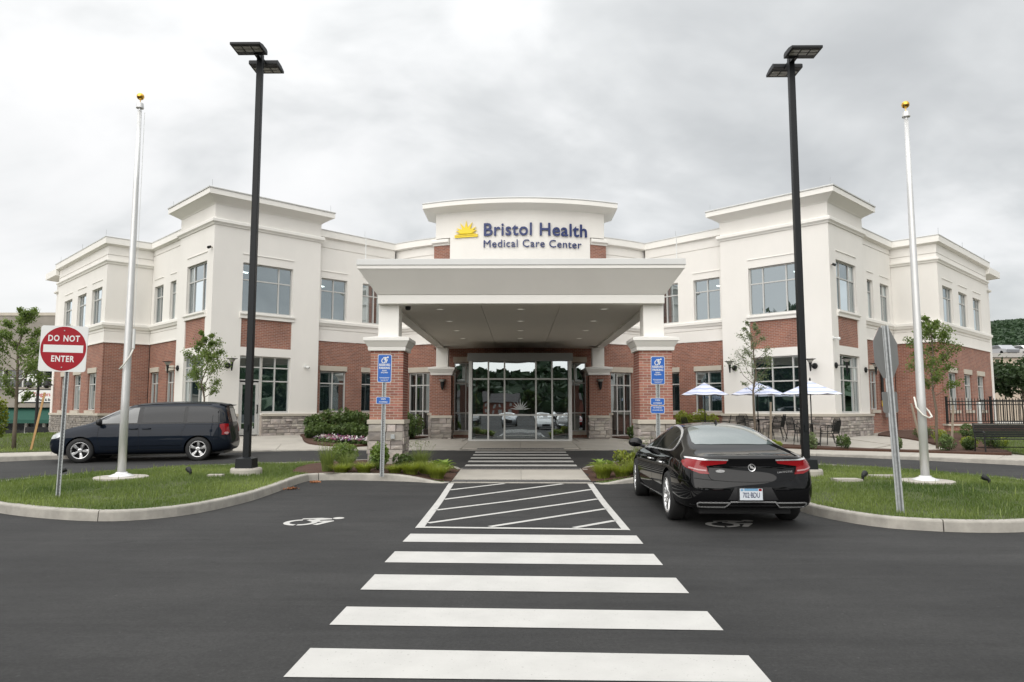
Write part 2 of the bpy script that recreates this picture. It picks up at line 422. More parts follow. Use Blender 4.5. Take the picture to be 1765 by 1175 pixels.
def sweep(mb, path, prof, closed=False, mi=None, tf=None):
    """path: [(x,y)], prof: [(out, z)] closed loop; 'out' is to the right of travel"""
    n = len(path); P = [Vector(p) for p in path]; k = len(prof); V = []; F = []
    for i in range(n):
        a = P[i] - P[i - 1] if (i > 0 or closed) else P[1] - P[0]
        b = P[(i + 1) % n] - P[i] if (i < n - 1 or closed) else P[-1] - P[-2]
        a.normalize(); b.normalize()
        na = Vector((a.y, -a.x)); nb = Vector((b.y, -b.x)); m = na + nb
        m = m / max(m.length_squared, 1e-6) * 2
        for o, z in prof: V.append((P[i].x + m.x * o, P[i].y + m.y * o, z))
    for i in range(n if closed else n - 1):
        for j in range(k):
            i2 = (i + 1) % n; j2 = (j + 1) % k
            F.append((i * k + j, i2 * k + j, i2 * k + j2, i * k + j2))
    if not closed: F.append(tuple(range(k))); F.append(tuple((n - 1) * k + j for j in range(k - 1, -1, -1)))
    if tf: V = [tf(v) for v in V]
    return mb.add(V, F, mi)

def catmull(pts, per=6, closed=True):
    out = []; n = len(pts)
    for i in range(n if closed else n - 1):
        p0, p1, p2, p3 = (pts[(i - 1) % n], pts[i], pts[(i + 1) % n], pts[(i + 2) % n]) if closed else (pts[max(i - 1, 0)], pts[i], pts[i + 1], pts[min(i + 2, n - 1)])
        for k in range(per):
            t = k / per
            out.append(tuple(0.5 * ((2 * b) + (-a + c) * t + (2 * a - 5 * b + 4 * c - d) * t * t + (-a + 3 * b - 3 * c + d) * t ** 3) for a, b, c, d in zip(p0, p1, p2, p3)))
    if not closed: out.append(tuple(pts[-1]))
    return out
def resample(path, step, closed=False):
    P = [Vector(p) for p in path] + ([Vector(path[0])] if closed else [])
    L = [0]
    for a, b in zip(P, P[1:]): L.append(L[-1] + (b - a).length)
    n = max(2, round(L[-1] / step)); out = []; j = 0
    for i in range(n + (0 if closed else 1)):
        s = L[-1] * i / n
        while j < len(L) - 2 and L[j + 1] < s: j += 1
        t = (s - L[j]) / max(L[j + 1] - L[j], 1e-9); out.append(tuple(P[j].lerp(P[j + 1], t)))
    return out
def subd(poly, step):
    """split the edges of a closed polygon, keeping its corners"""
    out = []; n = len(poly)
    for i in range(n):
        a, b = Vector(poly[i][:2]), Vector(poly[(i + 1) % n][:2]); k = max(1, math.ceil((b - a).length / step))
        for j in range(k): out.append(tuple(a.lerp(b, j / k)))
    return out
def sm(x, a, b):
    t = min(1, max(0, (x - a) / (b - a))); return t * t * (3 - 2 * t)
def inpoly(x, y, poly):
    c = False; n = len(poly); j = n - 1
    for i in range(n):
        xi, yi = poly[i][:2]; xj, yj = poly[j][:2]
        if (yi > y) != (yj > y) and x < (xj - xi) * (y - yi) / (yj - yi) + xi: c = not c
        j = i
    return c
def tri_fill(outline, step):
    """triangulate outline with interior grid points -> (pts2d, faces)"""
    pts = [Vector(p[:2]) for p in outline]; n = len(pts)
    xs = [p.x for p in pts]; ys = [p.y for p in pts]
    edges = [(i, (i + 1) % n) for i in range(n)]
    x = min(xs) + step / 2
    while x < max(xs):
        y = min(ys) + step / 2
        while y < max(ys):
            if inpoly(x, y, outline): pts.append(Vector((x, y)))
            y += step
        x += step
    v, _, f, *_ = delaunay_2d_cdt(pts, edges, [], 1, 1e-5)
    return [tuple(p) for p in v], [tuple(t) for t in f]

# ground heights
def road_z(x, y):
    z = 0.0227 * min(max(y - 13, 0), 11.5) - 0.035 * sm(-x, 7, 11) * sm(y, 17.5, 20)
    return z - 0.75 * sm(-x, 18, 30) * sm(y, 25, 36)
def surf_z(x, y):
    z = 0.285 + 0.075 * sm(y, 24, 29) + 0.2 * sm(abs(x), 5.5, 9.5) * sm(y, 23.5, 28.5)
    z += 0.17 * sm(x, 14, 17) * sm(y, 24, 29)
    z -= 0.85 * sm(-x, 19, 30) * sm(y, 26, 38)
    return z
def drape(name, outline, zf, m, step=0.6, off=0.0, skirt=0.0, **kw):
    v, f = tri_fill(outline, step)
    mb = MB(); mb.add([(x, y, zf(x, y) + off) for x, y in v], f)
    if skirt:
        n = len(outline); o = len(mb.v)
        mb.v += [(x, y, zf(x, y) + off) for x, y in [p[:2] for p in outline]] + [(x, y, zf(x, y) + off - skirt) for x, y in [p[:2] for p in outline]]
        for i in range(n): mb.f.append([o + i, o + (i + 1) % n, o + n + (i + 1) % n, o + n + i]); mb.m.append(0)
    return mb.build(name, m, recalc=False, **kw)
# ------------------------------------------------------------------ ground, roads, islands, pavements
def terrain():
    xs = sorted(set([-900, -600, -400, -250, -150, -100, -70, -50] + [x * 2.0 for x in range(-22, 23)] + [50, 70, 100, 150, 250, 400, 600, 900]))
    ys = sorted(set([-900, -600, -400, -250, -150, -100, -70, -50] + [y * 2.0 for y in range(-22, 25)] + [13, 24.5, 60, 70, 100, 150, 250, 400, 700, 1200]))
    mb = MB(); V = [(x, y, road_z(x, y)) for y in ys for x in xs]; nx = len(xs)
    mb.add(V, [(j * nx + i, j * nx + i + 1, (j + 1) * nx + i + 1, (j + 1) * nx + i) for j in range(len(ys) - 1) for i in range(nx - 1)])
    mb.build('asphalt_ground', M['asphalt'], kind='structure', recalc=False)
terrain()

IL = [(-1.5, 15.62), (-2.5, 15.76), (-3.7, 15.96), (-4.45, 15.92), (-4.66, 15.5), (-4.70, 13.9), (-4.82, 12.4), (-5.05, 11.35), (-5.42, 10.8), (-5.95, 10.56), (-6.65, 10.68), (-7.55, 11.05), (-8.3, 11.5), (-9.3, 12.3), (-10.1, 13.2), (-10.5, 14.2),
      (-10.35, 15.0), (-9.9, 15.7), (-8.75, 16.85), (-7.9, 17.6), (-6.8, 18.3), (-5.7, 18.6), (-4.5, 19.25), (-3.4, 19.4), (-2.4, 19.25), (-1.5, 18.5)]
IR = [(1.5, 15.5), (2.5, 15.55), (3.6, 15.75), (4.2, 15.6), (4.36, 15.1), (4.38, 13.6), (4.39, 12.1), (4.42, 11.3), (4.63, 10.58), (4.92, 10.10), (5.37, 9.84), (5.95, 9.71), (6.7, 9.79), (7.8, 10.25), (9.0, 11.3), (9.9, 12.6), (10.3, 13.9),
      (10.15, 15.1), (9.8, 15.75), (8.75, 17.0), (7.6, 18.1), (6.6, 18.5), (5.6, 18.65), (4.5, 19.25), (3.4, 19.4), (2.4, 19.25), (1.5, 18.5)]
def kerb_h(x, y):
    return 0.012 + 0.138 * sm(abs(x), 1.5, 2.9) if abs(x) < 3 else 0.15
def island(name, pts, sgn):
    core = catmull(pts, 5, True)
    # keep the straight edge beside the crossing straight
    core = [(x if abs(x) > 1.5 else 1.5 * sgn, y) for x, y in core]
    outer = resample(core, 0.22, True); n = len(outer)
    root = empty(name, kind='structure')
    P = [Vector(p) for p in outer]; ctr = sum(P, Vector((0, 0))) / n
    def inw(i):
        t = (P[(i + 1) % n] - P[i - 1]).normalized(); nn = Vector((-t.y, t.x))
        if (nn.dot(ctr - P[i])) < 0 and inpoly(P[i].x + nn.x * -.2, P[i].y + nn.y * -.2, outer): nn = -nn
        elif not inpoly(P[i].x + nn.x * .2, P[i].y + nn.y * .2, outer): nn = -nn
        return nn
    N = [inw(i) for i in range(n)]
    def ring_at(i, fr=0.0):
        a, b = P[i % n], P[(i + 1) % n]; p = a.lerp(b, fr); nn = (N[i % n].lerp(N[(i + 1) % n], fr)).normalized()
        h = kerb_h(p.x, p.y); g = road_z(p.x, p.y)
        out = []
        for d, z in ((0.0, -.05), (0.012, h - .028), (0.020, h - .010), (0.036, h), (0.150, h), (0.153, h - .06)):
            q = p + nn * d; out.append((q.x, q.y, g + z))
        return out
    seg = 14; i = 0; cnt = 0
    bare = lambda k: abs(P[k % n].x) < 1.62 and 15.72 < P[k % n].y < 18.35
    while i < n:
        if bare(i): i += 1; continue
        j = i
        while j < min(i + seg, n) and not bare(j): j += 1
        if j == i: i += 1; continue
        mb = MB(); rows = []
        for k in range(i, j + 1):
            if k == i: rows.append(ring_at(k, 0.035))
            elif k == j: rows.append(ring_at(k - 1, 0.965))
            else: rows.append(ring_at(k))
        V = [v for r in rows for v in r]; K = 6; F = []
        for a in range(len(rows) - 1):
            for b in range(K - 1): F.append((a * K + b, (a + 1) * K + b, (a + 1) * K + b + 1, a * K + b + 1))
        F.append(tuple(range(K))); F.append(tuple((len(rows) - 1) * K + b for b in range(K)))
        mb.add(V, F); mb.build('kerb_stone', M['kerbm'], root); i = j; cnt += 1
    inner = [tuple(P[i] + N[i] * .10) for i in range(n)]
    return root, outer, inner
isl_l, outL, inL = island('left_island', IL, -1)
isl_r, outR, inR = island('right_island', IR, 1)
def isl_z(x, y):
    e = 0.0
    return road_z(x, y) + kerb_h(x, y) - 0.028
def isl_top(x, y): # gently crowned lawn
    r = road_z(x, y) + kerb_h(x, y) - 0.02
    cx = 7.6; d = math.hypot(abs(x) - cx, (y - 14.2) * 0.75)
    return r + 0.07 * (1 - sm(d, 0.5, 3.0))
for root, inner in ((isl_l, inL), (isl_r, inR)):
    drape('turf_base', inner, isl_top, M['soil_grass'], 0.45, parent=root)
# mulch beds on the island beside the crossing
def bed_clip(inner, lim):
    return [p for p in inner if lim(p)]
for root, inner, s in ((isl_l, inL, -1), (isl_r, inR, 1)):
    b = [(x, y) for x, y in [(1.58, 15.75), (2.5, 15.88), (3.6, 16.05), (4.25, 15.95), (5.1, 16.3), (5.3, 17.2), (5.2, 18.4), (4.4, 19.05), (3.4, 19.22), (2.4, 19.05), (1.62, 18.4)]]
    b = resample(catmull([(x * s, y) for x, y in b], 3), .3, True)
    b = [((x if abs(x) > 1.74 else 1.512 * s) , y if y > 15.8 else 15.8) for x, y in b]
    drape('mulch_bed', b, lambda x, y: isl_top(x, y) + .012 + .02 * mnoise.noise(Vector((x * 3, y * 3, 0))) , M['mulch'], 0.25, parent=root)

# crossing pad between the islands
pad = empty('crossing_pad', kind='structure')
def slab(name, poly, zf, m, parent, th=0.10, step=0.8, off=0.0):
    return drape(name, subd(poly, step), zf, m, step, off=off, skirt=th, parent=parent)
slab('pad_base', [(-1.5, 15.9), (1.5, 15.9), (1.5, 18.55), (-1.5, 18.55)], road_z, M['kerbm'], pad, off=.006)
for x0, x1 in ((-1.49, -.006), (.006, 1.49)):
    slab('pad_slab', [(x0, 15.98), (x1, 15.98), (x1, 18.06), (x0, 18.06)], lambda x, y: road_z(x, y) + .02, M['concrete'], pad)
slab('kerb_strip', [(-1.5, 15.50), (1.5, 15.44), (1.5, 15.56), (-1.5, 15.62)], lambda x, y: road_z(x, y) + .012, M['kerbm'], pad)
def tactile(x0, x1, y0, y1, zf, parent):
    mb = MB()
    nx = int((x1 - x0) / .3 + .5)
    for i in range(nx):
        a = x0 + (x1 - x0) * i / nx + .003; b = x0 + (x1 - x0) * (i + 1) / nx - .003
        mb = MB(); z = zf((a + b) / 2, (y0 + y1) / 2)
        mb.box(((a + b) / 2, (y0 + y1) / 2, z), (b - a, y1 - y0, .02))
        for u in range(3):
            for v in range(max(2, int((y1 - y0) / .09))):
                nv = max(2, int((y1 - y0) / .09))
                mb.frust((a + (b - a) * (u + .5) / 3, y0 + (y1 - y0) * (v + .5) / nv, z + .009), (.032, .032), (.022, .022), .006)
        mb.build('tactile_plate', M['tactile'], parent)
tactile(-1.47, 1.47, 18.09, 18.50, lambda x, y: road_z(x, y) + .012, pad)
tactile(-1.47, 1.47, 15.62, 15.95, lambda x, y: road_z(x, y) + .012, pad)

# pavement along the building
K = [(-30, 13.2), (-24, 15.6), (-18, 18.7), (-14.75, 20.5), (-13.9, 21.05), (-11.6, 22.45), (-9.4, 23.45), (-7.6, 23.95), (-5.6, 24.2), (0, 24.25), (4.8, 24.2), (6.4, 23.5), (8.3, 22.5), (10.7, 21.15), (13.3, 19.2), (17, 16.2), (22, 12.0), (30, 6)]
Ks = resample(catmull(K, 8, False), .35)
walk = empty('pavement', kind='structure')
def offs(path, d):
    out = []; n = len(path)
    for i in range(n):
        a = Vector(path[max(i - 1, 0)]); b = Vector(path[min(i + 1, n - 1)]); t = (b - a).normalized()
        out.append((path[i][0] - t.y * d, path[i][1] + t.x * d))
    return out
far = offs(Ks, 2.05); near = offs(Ks, .16)
# kerb stones
i = 0; n = len(Ks)
while i < n - 1:
    j = min(i + 8, n - 1); mb = MB(); V = []; F = []
    rows = []
    for k in range(i, j + 1):
        p = Vector(Ks[k]); a = Vector(Ks[max(k - 1, 0)]); b = Vector(Ks[min(k + 1, n - 1)]); t = (b - a).normalized(); nn = Vector((-t.y, t.x))
        if k == i: p = p + t * .004
        if k == j: p = p - t * .004
        flush = 1 - sm(abs(p.x), 1.7, 3.0)
        g = road_z(p.x, p.y); h = surf_z(p.x + nn.x * .15, p.y + nn.y * .15); 
        h = h * (1 - flush) + (max(g + .018, h - .07)) * flush
        rows.append([(p.x, p.y, g - .05), (p.x + nn.x * .01, p.y + nn.y * .01, h - .02), (p.x + nn.x * .03, p.y + nn.y * .03, h), (p.x + nn.x * .155, p.y + nn.y * .155, h), (p.x + nn.x * .158, p.y + nn.y * .158, h - .1)])
    V = [v for r in rows for v in r]
    for a in range(len(rows) - 1):
        for b in range(4): F.append((a * 5 + b, (a + 1) * 5 + b, (a + 1) * 5 + b + 1, a * 5 + b + 1))
    F.append((0, 1, 2, 3, 4)); F.append(tuple((len(rows) - 1) * 5 + b for b in range(5)))
    mb.add(V, F); mb.build('kerb_stone', M['kerbm'], walk); i = j
# pavement slabs left and right of the entrance apron
def strip_slabs(i0, i1, step):
    i = i0
    while i < i1:
        j = min(i + step, i1)
        a = [near[k] for k in range(i, j + 1)]; b = [far[k] for k in range(i, j + 1)]
        t0 = (Vector(a[1]) - Vector(a[0])).normalized() * .006
        a[0] = tuple(Vector(a[0]) + t0); b[0] = tuple(Vector(b[0]) + t0); t1 = (Vector(a[-1]) - Vector(a[-2])).normalized() * .006
        a[-1] = tuple(Vector(a[-1]) - t1); b[-1] = tuple(Vector(b[-1]) - t1)
        poly = a + b[::-1]
        drape('pavement_slab', poly, surf_z, M['concrete'], .7, off=0, skirt=.08, parent=walk)
        i = j
iL = min(range(n), key=lambda k: abs(Ks[k][0] + 5.9)); iR = min(range(n), key=lambda k: abs(Ks[k][0] - 5.4))
strip_slabs(4, iL, 6); strip_slabs(iR, n - 5, 6)
# base sheet under everything on the building side
base = [tuple(p) for p in near[2:-2]] + [(40, 20), (44, 46), (30, 60), (-30, 60), (-44, 46), (-40, 20)]
drape('building_ground', subd(base, 1.6), surf_z, M['concrete'], 1.6, off=-.03, kind='structure')
# entrance apron slabs
def apron(poly): drape('apron_slab', subd(poly, .9), surf_z, M['concrete'], .9, off=0, skirt=.08, parent=walk)
ex = [-5.75, -3.85, -2.02, 0, 2.02, 3.85, 5.35]
for a, b in zip(ex, ex[1:]):
    ya = near[min(range(n), key=lambda k: abs(near[k][0] - a))][1]; yb = near[min(range(n), key=lambda k: abs(near[k][0] - b))][1]
    t = .5 if b <= 2.03 and a >= -2.03 else 0
    ya += .005 + t; yb += .005 + t
    g = .008
    if t: pass
    if a < -5: apron([(a + g, ya), (b - g, yb), (b - g, 27.6), (-4.9, 27.4)])
    elif b > 5: apron([(a + g, ya), (b - g, yb), (4.9, 27.4), (a + g, 27.6)])
    else: apron([(a + g, ya), (b - g, yb), (b - g, 28.6), (a + g, 28.6)])
for a, b in ((-4.6, -2.3), (-2.28, 2.28), (2.3, 4.6)): apron([(a + .008, 28.62), (b - .008, 28.62), (b - .008, 33.6), (a + .008, 33.6)])
tactile(-1.47, 1.47, 24.43, 24.88, lambda x, y: surf_z(x, y) - .004, walk)
# left door path and right patio
def plate(name, poly, off=.0): drape(name, resample(catmull(poly, 3), .8, True), surf_z, M['concrete'], .9, off=off, skirt=.04, parent=walk)
plate('door_path', [(-13.2, 24.2), (-10.4, 25.2), (-8.0, 25.9), (-6.7, 26.3), (-7.6, 27.6), (-8.6, 29.3), (-9.4, 30.6), (-10.4, 29.7), (-11.4, 28.6), (-11.0, 27.2), (-12.0, 26.0)], -.004)
for q, poly in enumerate(([(7.4, 25.9), (9.3, 25.6), (11.4, 24.3), (12.9, 25.6), (12.0, 27.7), (10.2, 29.5)], [(7.2, 26.1), (10.1, 29.6), (8.8, 30.9), (6.9, 29.2)], [(11.6, 24.2), (13.2, 23.1), (14.2, 24.3), (14.6, 27.2), (14.0, 29.6), (12.2, 27.7), (13.0, 25.6)])):
    drape('patio_slab', subd(poly, .8), surf_z, M['concrete'], .9, off=-.002, skirt=.04, parent=walk)
# mulch beds and lawns beside the building
def mulch(poly, name='mulch_bed', zs=.05):
    o = resample(catmull(poly, 4), .35, True)
    drape(name, o, lambda x, y: surf_z(x, y) + zs + .015 * mnoise.noise(Vector((x * 2.5, y * 2.5, 3))), M['mulch'], .4, skirt=.12, parent=walk)
mulch([(-4.1, 32.6), (-4.75, 30.0), (-5.0, 28.0), (-5.5, 26.2), (-6.2, 25.5), (-7.3, 25.9), (-7.9, 26.7), (-8.5, 28.4), (-9.0, 30.4), (-7.4, 32.5), (-6.0, 33.9), (-4.9, 33.5)])
mulch([(4.1, 32.6), (4.6, 30.0), (4.6, 28.2), (4.9, 26.4), (5.6, 25.4), (6.5, 25.6), (7.0, 27.0), (7.4, 29.6), (8.3, 31.2), (7.4, 32.5), (6.0, 33.9), (4.9, 33.5)])
mulch([(6.6, 25.6), (8.2, 24.9), (10.2, 24.1), (12.0, 23.0), (13.4, 21.9), (14.4, 21.7), (14.9, 22.6), (14.6, 23.6), (13.9, 23.9), (12.8, 23.3), (11.4, 24.2), (9.4, 25.3), (7.4, 26.0)])
mulch([(13.6, 22.9), (15.0, 22.7), (15.7, 24.2), (16.4, 26.6), (16.6, 28.6), (16.1, 31.2), (14.9, 30.4), (14.2, 28.6), (14.5, 25.6)])
lawn = empty('lawn', kind='structure')
def turf(poly): return drape('turf_base', resample(catmull(poly, 3), .7, True), surf_z, M['soil_grass'], .8, off=.015, skirt=.1, parent=lawn)
LAWN_R = [(14.9, 21.0), (17.5, 18.9), (22, 15.5), (28, 14), (34, 18), (38, 28.6), (26, 28.7), (17.2, 28.8), (16.2, 26.6), (15.5, 24.0)]
LAWN_L = [(-11.2, 24.8), (-13.6, 23.8), (-16.6, 22.0), (-21, 19.6), (-29, 17), (-36, 22), (-35, 30), (-26, 33.4), (-22, 33.2), (-19.2, 31.4), (-17.5, 32.6), (-15.4, 30.6), (-12.6, 27.6), (-11.8, 26.6)]
turf(LAWN_R); turf(LAWN_L)

# ------------------------------------------------------------------ painted markings
def marking(parent, name, poly, off=.005, step=.7):
    return drape(name, subd(poly, step), road_z, M['paint'], step, off=off, parent=parent)
cross = empty('crosswalk', kind='structure')
y0 = 4.97 + 1.12 * 0
for k, (ta, tb, ba, bb) in enumerate([(5.03, 4.91, 4.50, 4.46 - .02), (6.06, 5.95, 5.56, 5.45), (7.22, 7.10, 6.62, 6.52), (8.37, 8.25, 7.78, 7.67), (9.54, 9.43, 8.97, 8.86)]):
    marking(cross, 'crosswalk_stripe', [(-1.465, ba), (1.435, bb), (1.445, tb), (-1.455, ta)])
marking(cross, 'crosswalk_stripe', [(-1.48, 3.40), (1.43, 3.30), (1.43, 3.82), (-1.47, 3.92)])
for k, yc in enumerate((19.22, 20.34, 21.40, 22.46, 23.50)):
    marking(cross, 'crosswalk_stripe', [(-1.46, yc - .22), (1.46, yc - .22), (1.46, yc + .22), (-1.46, yc + .22)])
aisle = empty('hatched_aisle', kind='structure')
marking(aisle, 'aisle_edge_line', [(-1.46, 9.99), (-1.345, 10.10), (-1.415, 15.42), (-1.53, 15.44)])
marking(aisle, 'aisle_edge_line', [(1.43, 9.83), (1.50, 15.40), (1.38, 15.40), (1.325, 9.94)])
marking(aisle, 'aisle_end_line', [(-1.455, 9.985), (1.425, 9.825), (1.32, 9.935), (-1.34, 10.095)], off=.009)
def bar(a, b, w=.10):
    a, b = Vector(a), Vector(b); t = (b - a).normalized(); nn = Vector((-t.y, t.x)) * w / 2
    marking(aisle, 'hatch_line', [tuple(a - nn), tuple(b - nn), tuple(b + nn), tuple(a + nn)], step=.8)
for a, b in (((-1.41, 14.38), (-.36, 15.40)), ((-1.39, 13.12), (.86, 15.36)), ((-1.37, 11.76), (1.37, 14.48)), ((-1.34, 10.43), (1.36, 13.20)), ((-.45, 10.12), (1.35, 11.94)), ((.70, 10.04), (1.33, 10.68))): bar(a, b)
# accessible parking symbols (dynamic wheelchair user), painted flat
def isa_polys():
    P = []
    def arc(cx, cy, r0, r1, a0, a1, n=16):
        o = [(cx + r1 * math.cos(R(a0 + (a1 - a0) * i / n)), cy + r1 * math.sin(R(a0 + (a1 - a0) * i / n))) for i in range(n + 1)]
        q = [(cx + r0 * math.cos(R(a1 + (a0 - a1) * i / n)), cy + r0 * math.sin(R(a1 + (a0 - a1) * i / n))) for i in range(n + 1)]
        return o + q
    P.append(arc(-.13, -.08, .155, .24, 98, 262)); P.append(arc(-.13, -.08, .155, .24, -88, 76))
    P.append([(.33 + .085 * math.cos(R(a)), .26 + .085 * math.sin(R(a))) for a in range(0, 360, 24)])
    P.append([(.24, .17), (.04, .30), (-.17, .27), (-.17, .20), (.02, .225), (.10, .18), (-.02, .02), (.06, -.05), (.14, .02), (.30, .045), (.32, -.02), (.20, -.30), (.12, -.28), (.20, -.06), (.05, -.08), (.0, -.02), (-.08, .10), (-.02, .13), (.10, .10), (.20, .12)])
    return P[:3], P[3]
A, body_p = isa_polys()
person_p = [(.24, .235), (.26, .165), (.09, .10), (.12, .045), (.31, .055), (.33, .01), (.17, -.29), (.09, -.27), (.19, -.04), (.02, -.045), (-.06, .05), (.03, .19), (-.19, .16), (-.19, .235), (.07, .285)]
def symbol(loc, rz, s, label=None, sy=1.0):
    root = empty('wheelchair_symbol', (loc[0], loc[1], 0), 0, kind='structure')
    c, sn = math.cos(rz), math.sin(rz)
    for k, poly in enumerate(A + [person_p]):
        pp = [(loc[0] + (x * c - y * sy * sn) * s, loc[1] + (x * sn + y * sy * c) * s) for x, y in poly]
        mb = MB(); v, f = tri_fill(pp, .12)
        mb.add([(x, y, road_z(x, y) + .005 + .0005 * k) for x, y in v], f); mb.build('painted_symbol', M['paint'], root, world=True, recalc=False)
symbol((-3.03, 10.56), R(2), .98, sy=1.18)
symbol((2.92, 10.42), R(0), .98, sy=1.0)
# ------------------------------------------------------------------ the medical building
bld = empty('medical_building', (0, 33, .36), 0, 'two-storey cream and red brick medical centre with curved entrance front and stepped wings', 'building')
S2 = math.sqrt(.5)
class Fr:
    """wall frame: s along the wall, d outward, z up; mirrored for the left wing"""
    def __init__(s, A, t, n, sx=1):
        s.A = Vector(A); s.t = Vector(t).normalized(); s.n = Vector(n).normalized(); s.sx = sx
    def __call__(s, p):
        q = s.A + s.t * p[0] + s.n * p[1]; return (q.x * s.sx, q.y, p[2])
class Arc:
    def __init__(s, cy, r): s.cy = cy; s.r = r; s.sx = 1
    def __call__(s, p):
        a = p[0] / s.r; rr = s.r + p[1]; return (rr * math.sin(a), s.cy - rr * math.cos(a), p[2])
brng = random.Random(5)
ROOMS = MB()
LAMPS = MB()
def wall(fr, s0, s1, zones, ops, name='wall', maxseg=9.0, uv0=0.0):
    """zones: [(z0,z1,matname,d)], ops: [(a,b,z0,z1,depth)]"""
    mats = sorted(set(z[2] for z in zones)); mbs = {k: MB() for k in mats}
    cs = {s0, s1}
    for o in ops: cs |= {o[0], o[1]}
    k = s0
    while k + maxseg < s1 - 1e-6: k += maxseg; cs.add(k)
    cs = sorted(c for c in cs if s0 - 1e-6 <= c <= s1 + 1e-6)
    cz = sorted({z for q in zones for z in q[:2]} | {z for o in ops for z in o[2:4]})
    def zone(z):
        for q in zones:
            if q[0] - 1e-6 <= z <= q[1] + 1e-6: return q
    def quad(mn, P, uv, want=(0, 1, 0)):
        V = [Vector(fr(p)) for p in P]; c = [sum(p[i] for p in P) / 4 for i in range(3)]
        w = Vector(fr([c[i] + .01 * want[i] for i in range(3)])) - Vector(fr(c)); nn = (V[1] - V[0]).cross(V[2] - V[0])
        if nn.dot(w) < 0: V = V[::-1]; uv = uv[::-1]
        mbs[mn].add([tuple(v) for v in V], [(0, 1, 2, 3)], uvs=[uv])
    for a, b in zip(cs, cs[1:]):
        if b - a < 1e-6: continue
        for z0, z1 in zip(cz, cz[1:]):
            q = zone((z0 + z1) / 2)
            if not q: continue
            mid = ((a + b) / 2, (z0 + z1) / 2)
            if any(o[0] < mid[0] < o[1] and o[2] < mid[1] < o[3] for o in ops): continue
            quad(q[2], [(a, q[3], z0), (b, q[3], z0), (b, q[3], z1), (a, q[3], z1)], [(a + uv0, z0), (b + uv0, z0), (b + uv0, z1), (a + uv0, z1)])
        for q, q2 in zip(zones, zones[1:]):
            if abs(q[3] - q2[3]) > 1e-6 and not any(o[0] < (a + b) / 2 < o[1] and o[2] < q[1] < o[3] for o in ops):
                quad('stucco' if 'stucco' in mbs else q[2], [(a, q[3], q[1]), (b, q[3], q[1]), (b, q2[3], q[1]), (a, q2[3], q[1])], [(a, 0), (b, 0), (b, .1), (a, .1)], (0, 0, 1 if q[3] > q2[3] else -1))
    for o in ops:
        a, b, z0, z1 = o[:4]; dp = o[4] if len(o) > 4 else .2
        for za, zb in zip(cz, cz[1:]):
            if za < z0 - 1e-6 or zb > z1 + 1e-6: continue
            q = zone((za + zb) / 2)
            if not q: continue
            for s in (a, b): quad(q[2], [(s, q[3], za), (s, -dp, za), (s, -dp, zb), (s, q[3], zb)], [(0, za), (dp, za), (dp, zb), (0, zb)], (1 if s == a else -1, 0, 0))
        for z in (z0, z1):
            q = zone(z - 1e-3 if z == z0 else z + 1e-3) or zones[0]
            quad(q[2], [(a, q[3], z), (b, q[3], z), (b, -dp, z), (a, -dp, z)], [(a, 0), (b, 0), (b, dp), (a, dp)], (0, 0, 1 if z == z0 else -1))
    for k, mb in mbs.items():
        if mb.f: mb.build({'brick': 'brick_wall', 'stucco': 'cream_wall', 'mortar': 'stone_backing'}.get(k, name), M[k], bld, world=True, recalc=False)
def bx(fr, mb, s0, s1, d0, d1, z0, z1):
    P = [(s0, d0, z0), (s1, d0, z0), (s1, d1, z0), (s0, d1, z0), (s0, d0, z1), (s1, d0, z1), (s1, d1, z1), (s0, d1, z1)]
    mb.add([fr(p) for p in P], [(0, 3, 2, 1), (4, 5, 6, 7), (0, 1, 5, 4), (1, 2, 6, 5), (2, 3, 7, 6), (3, 0, 4, 7)])
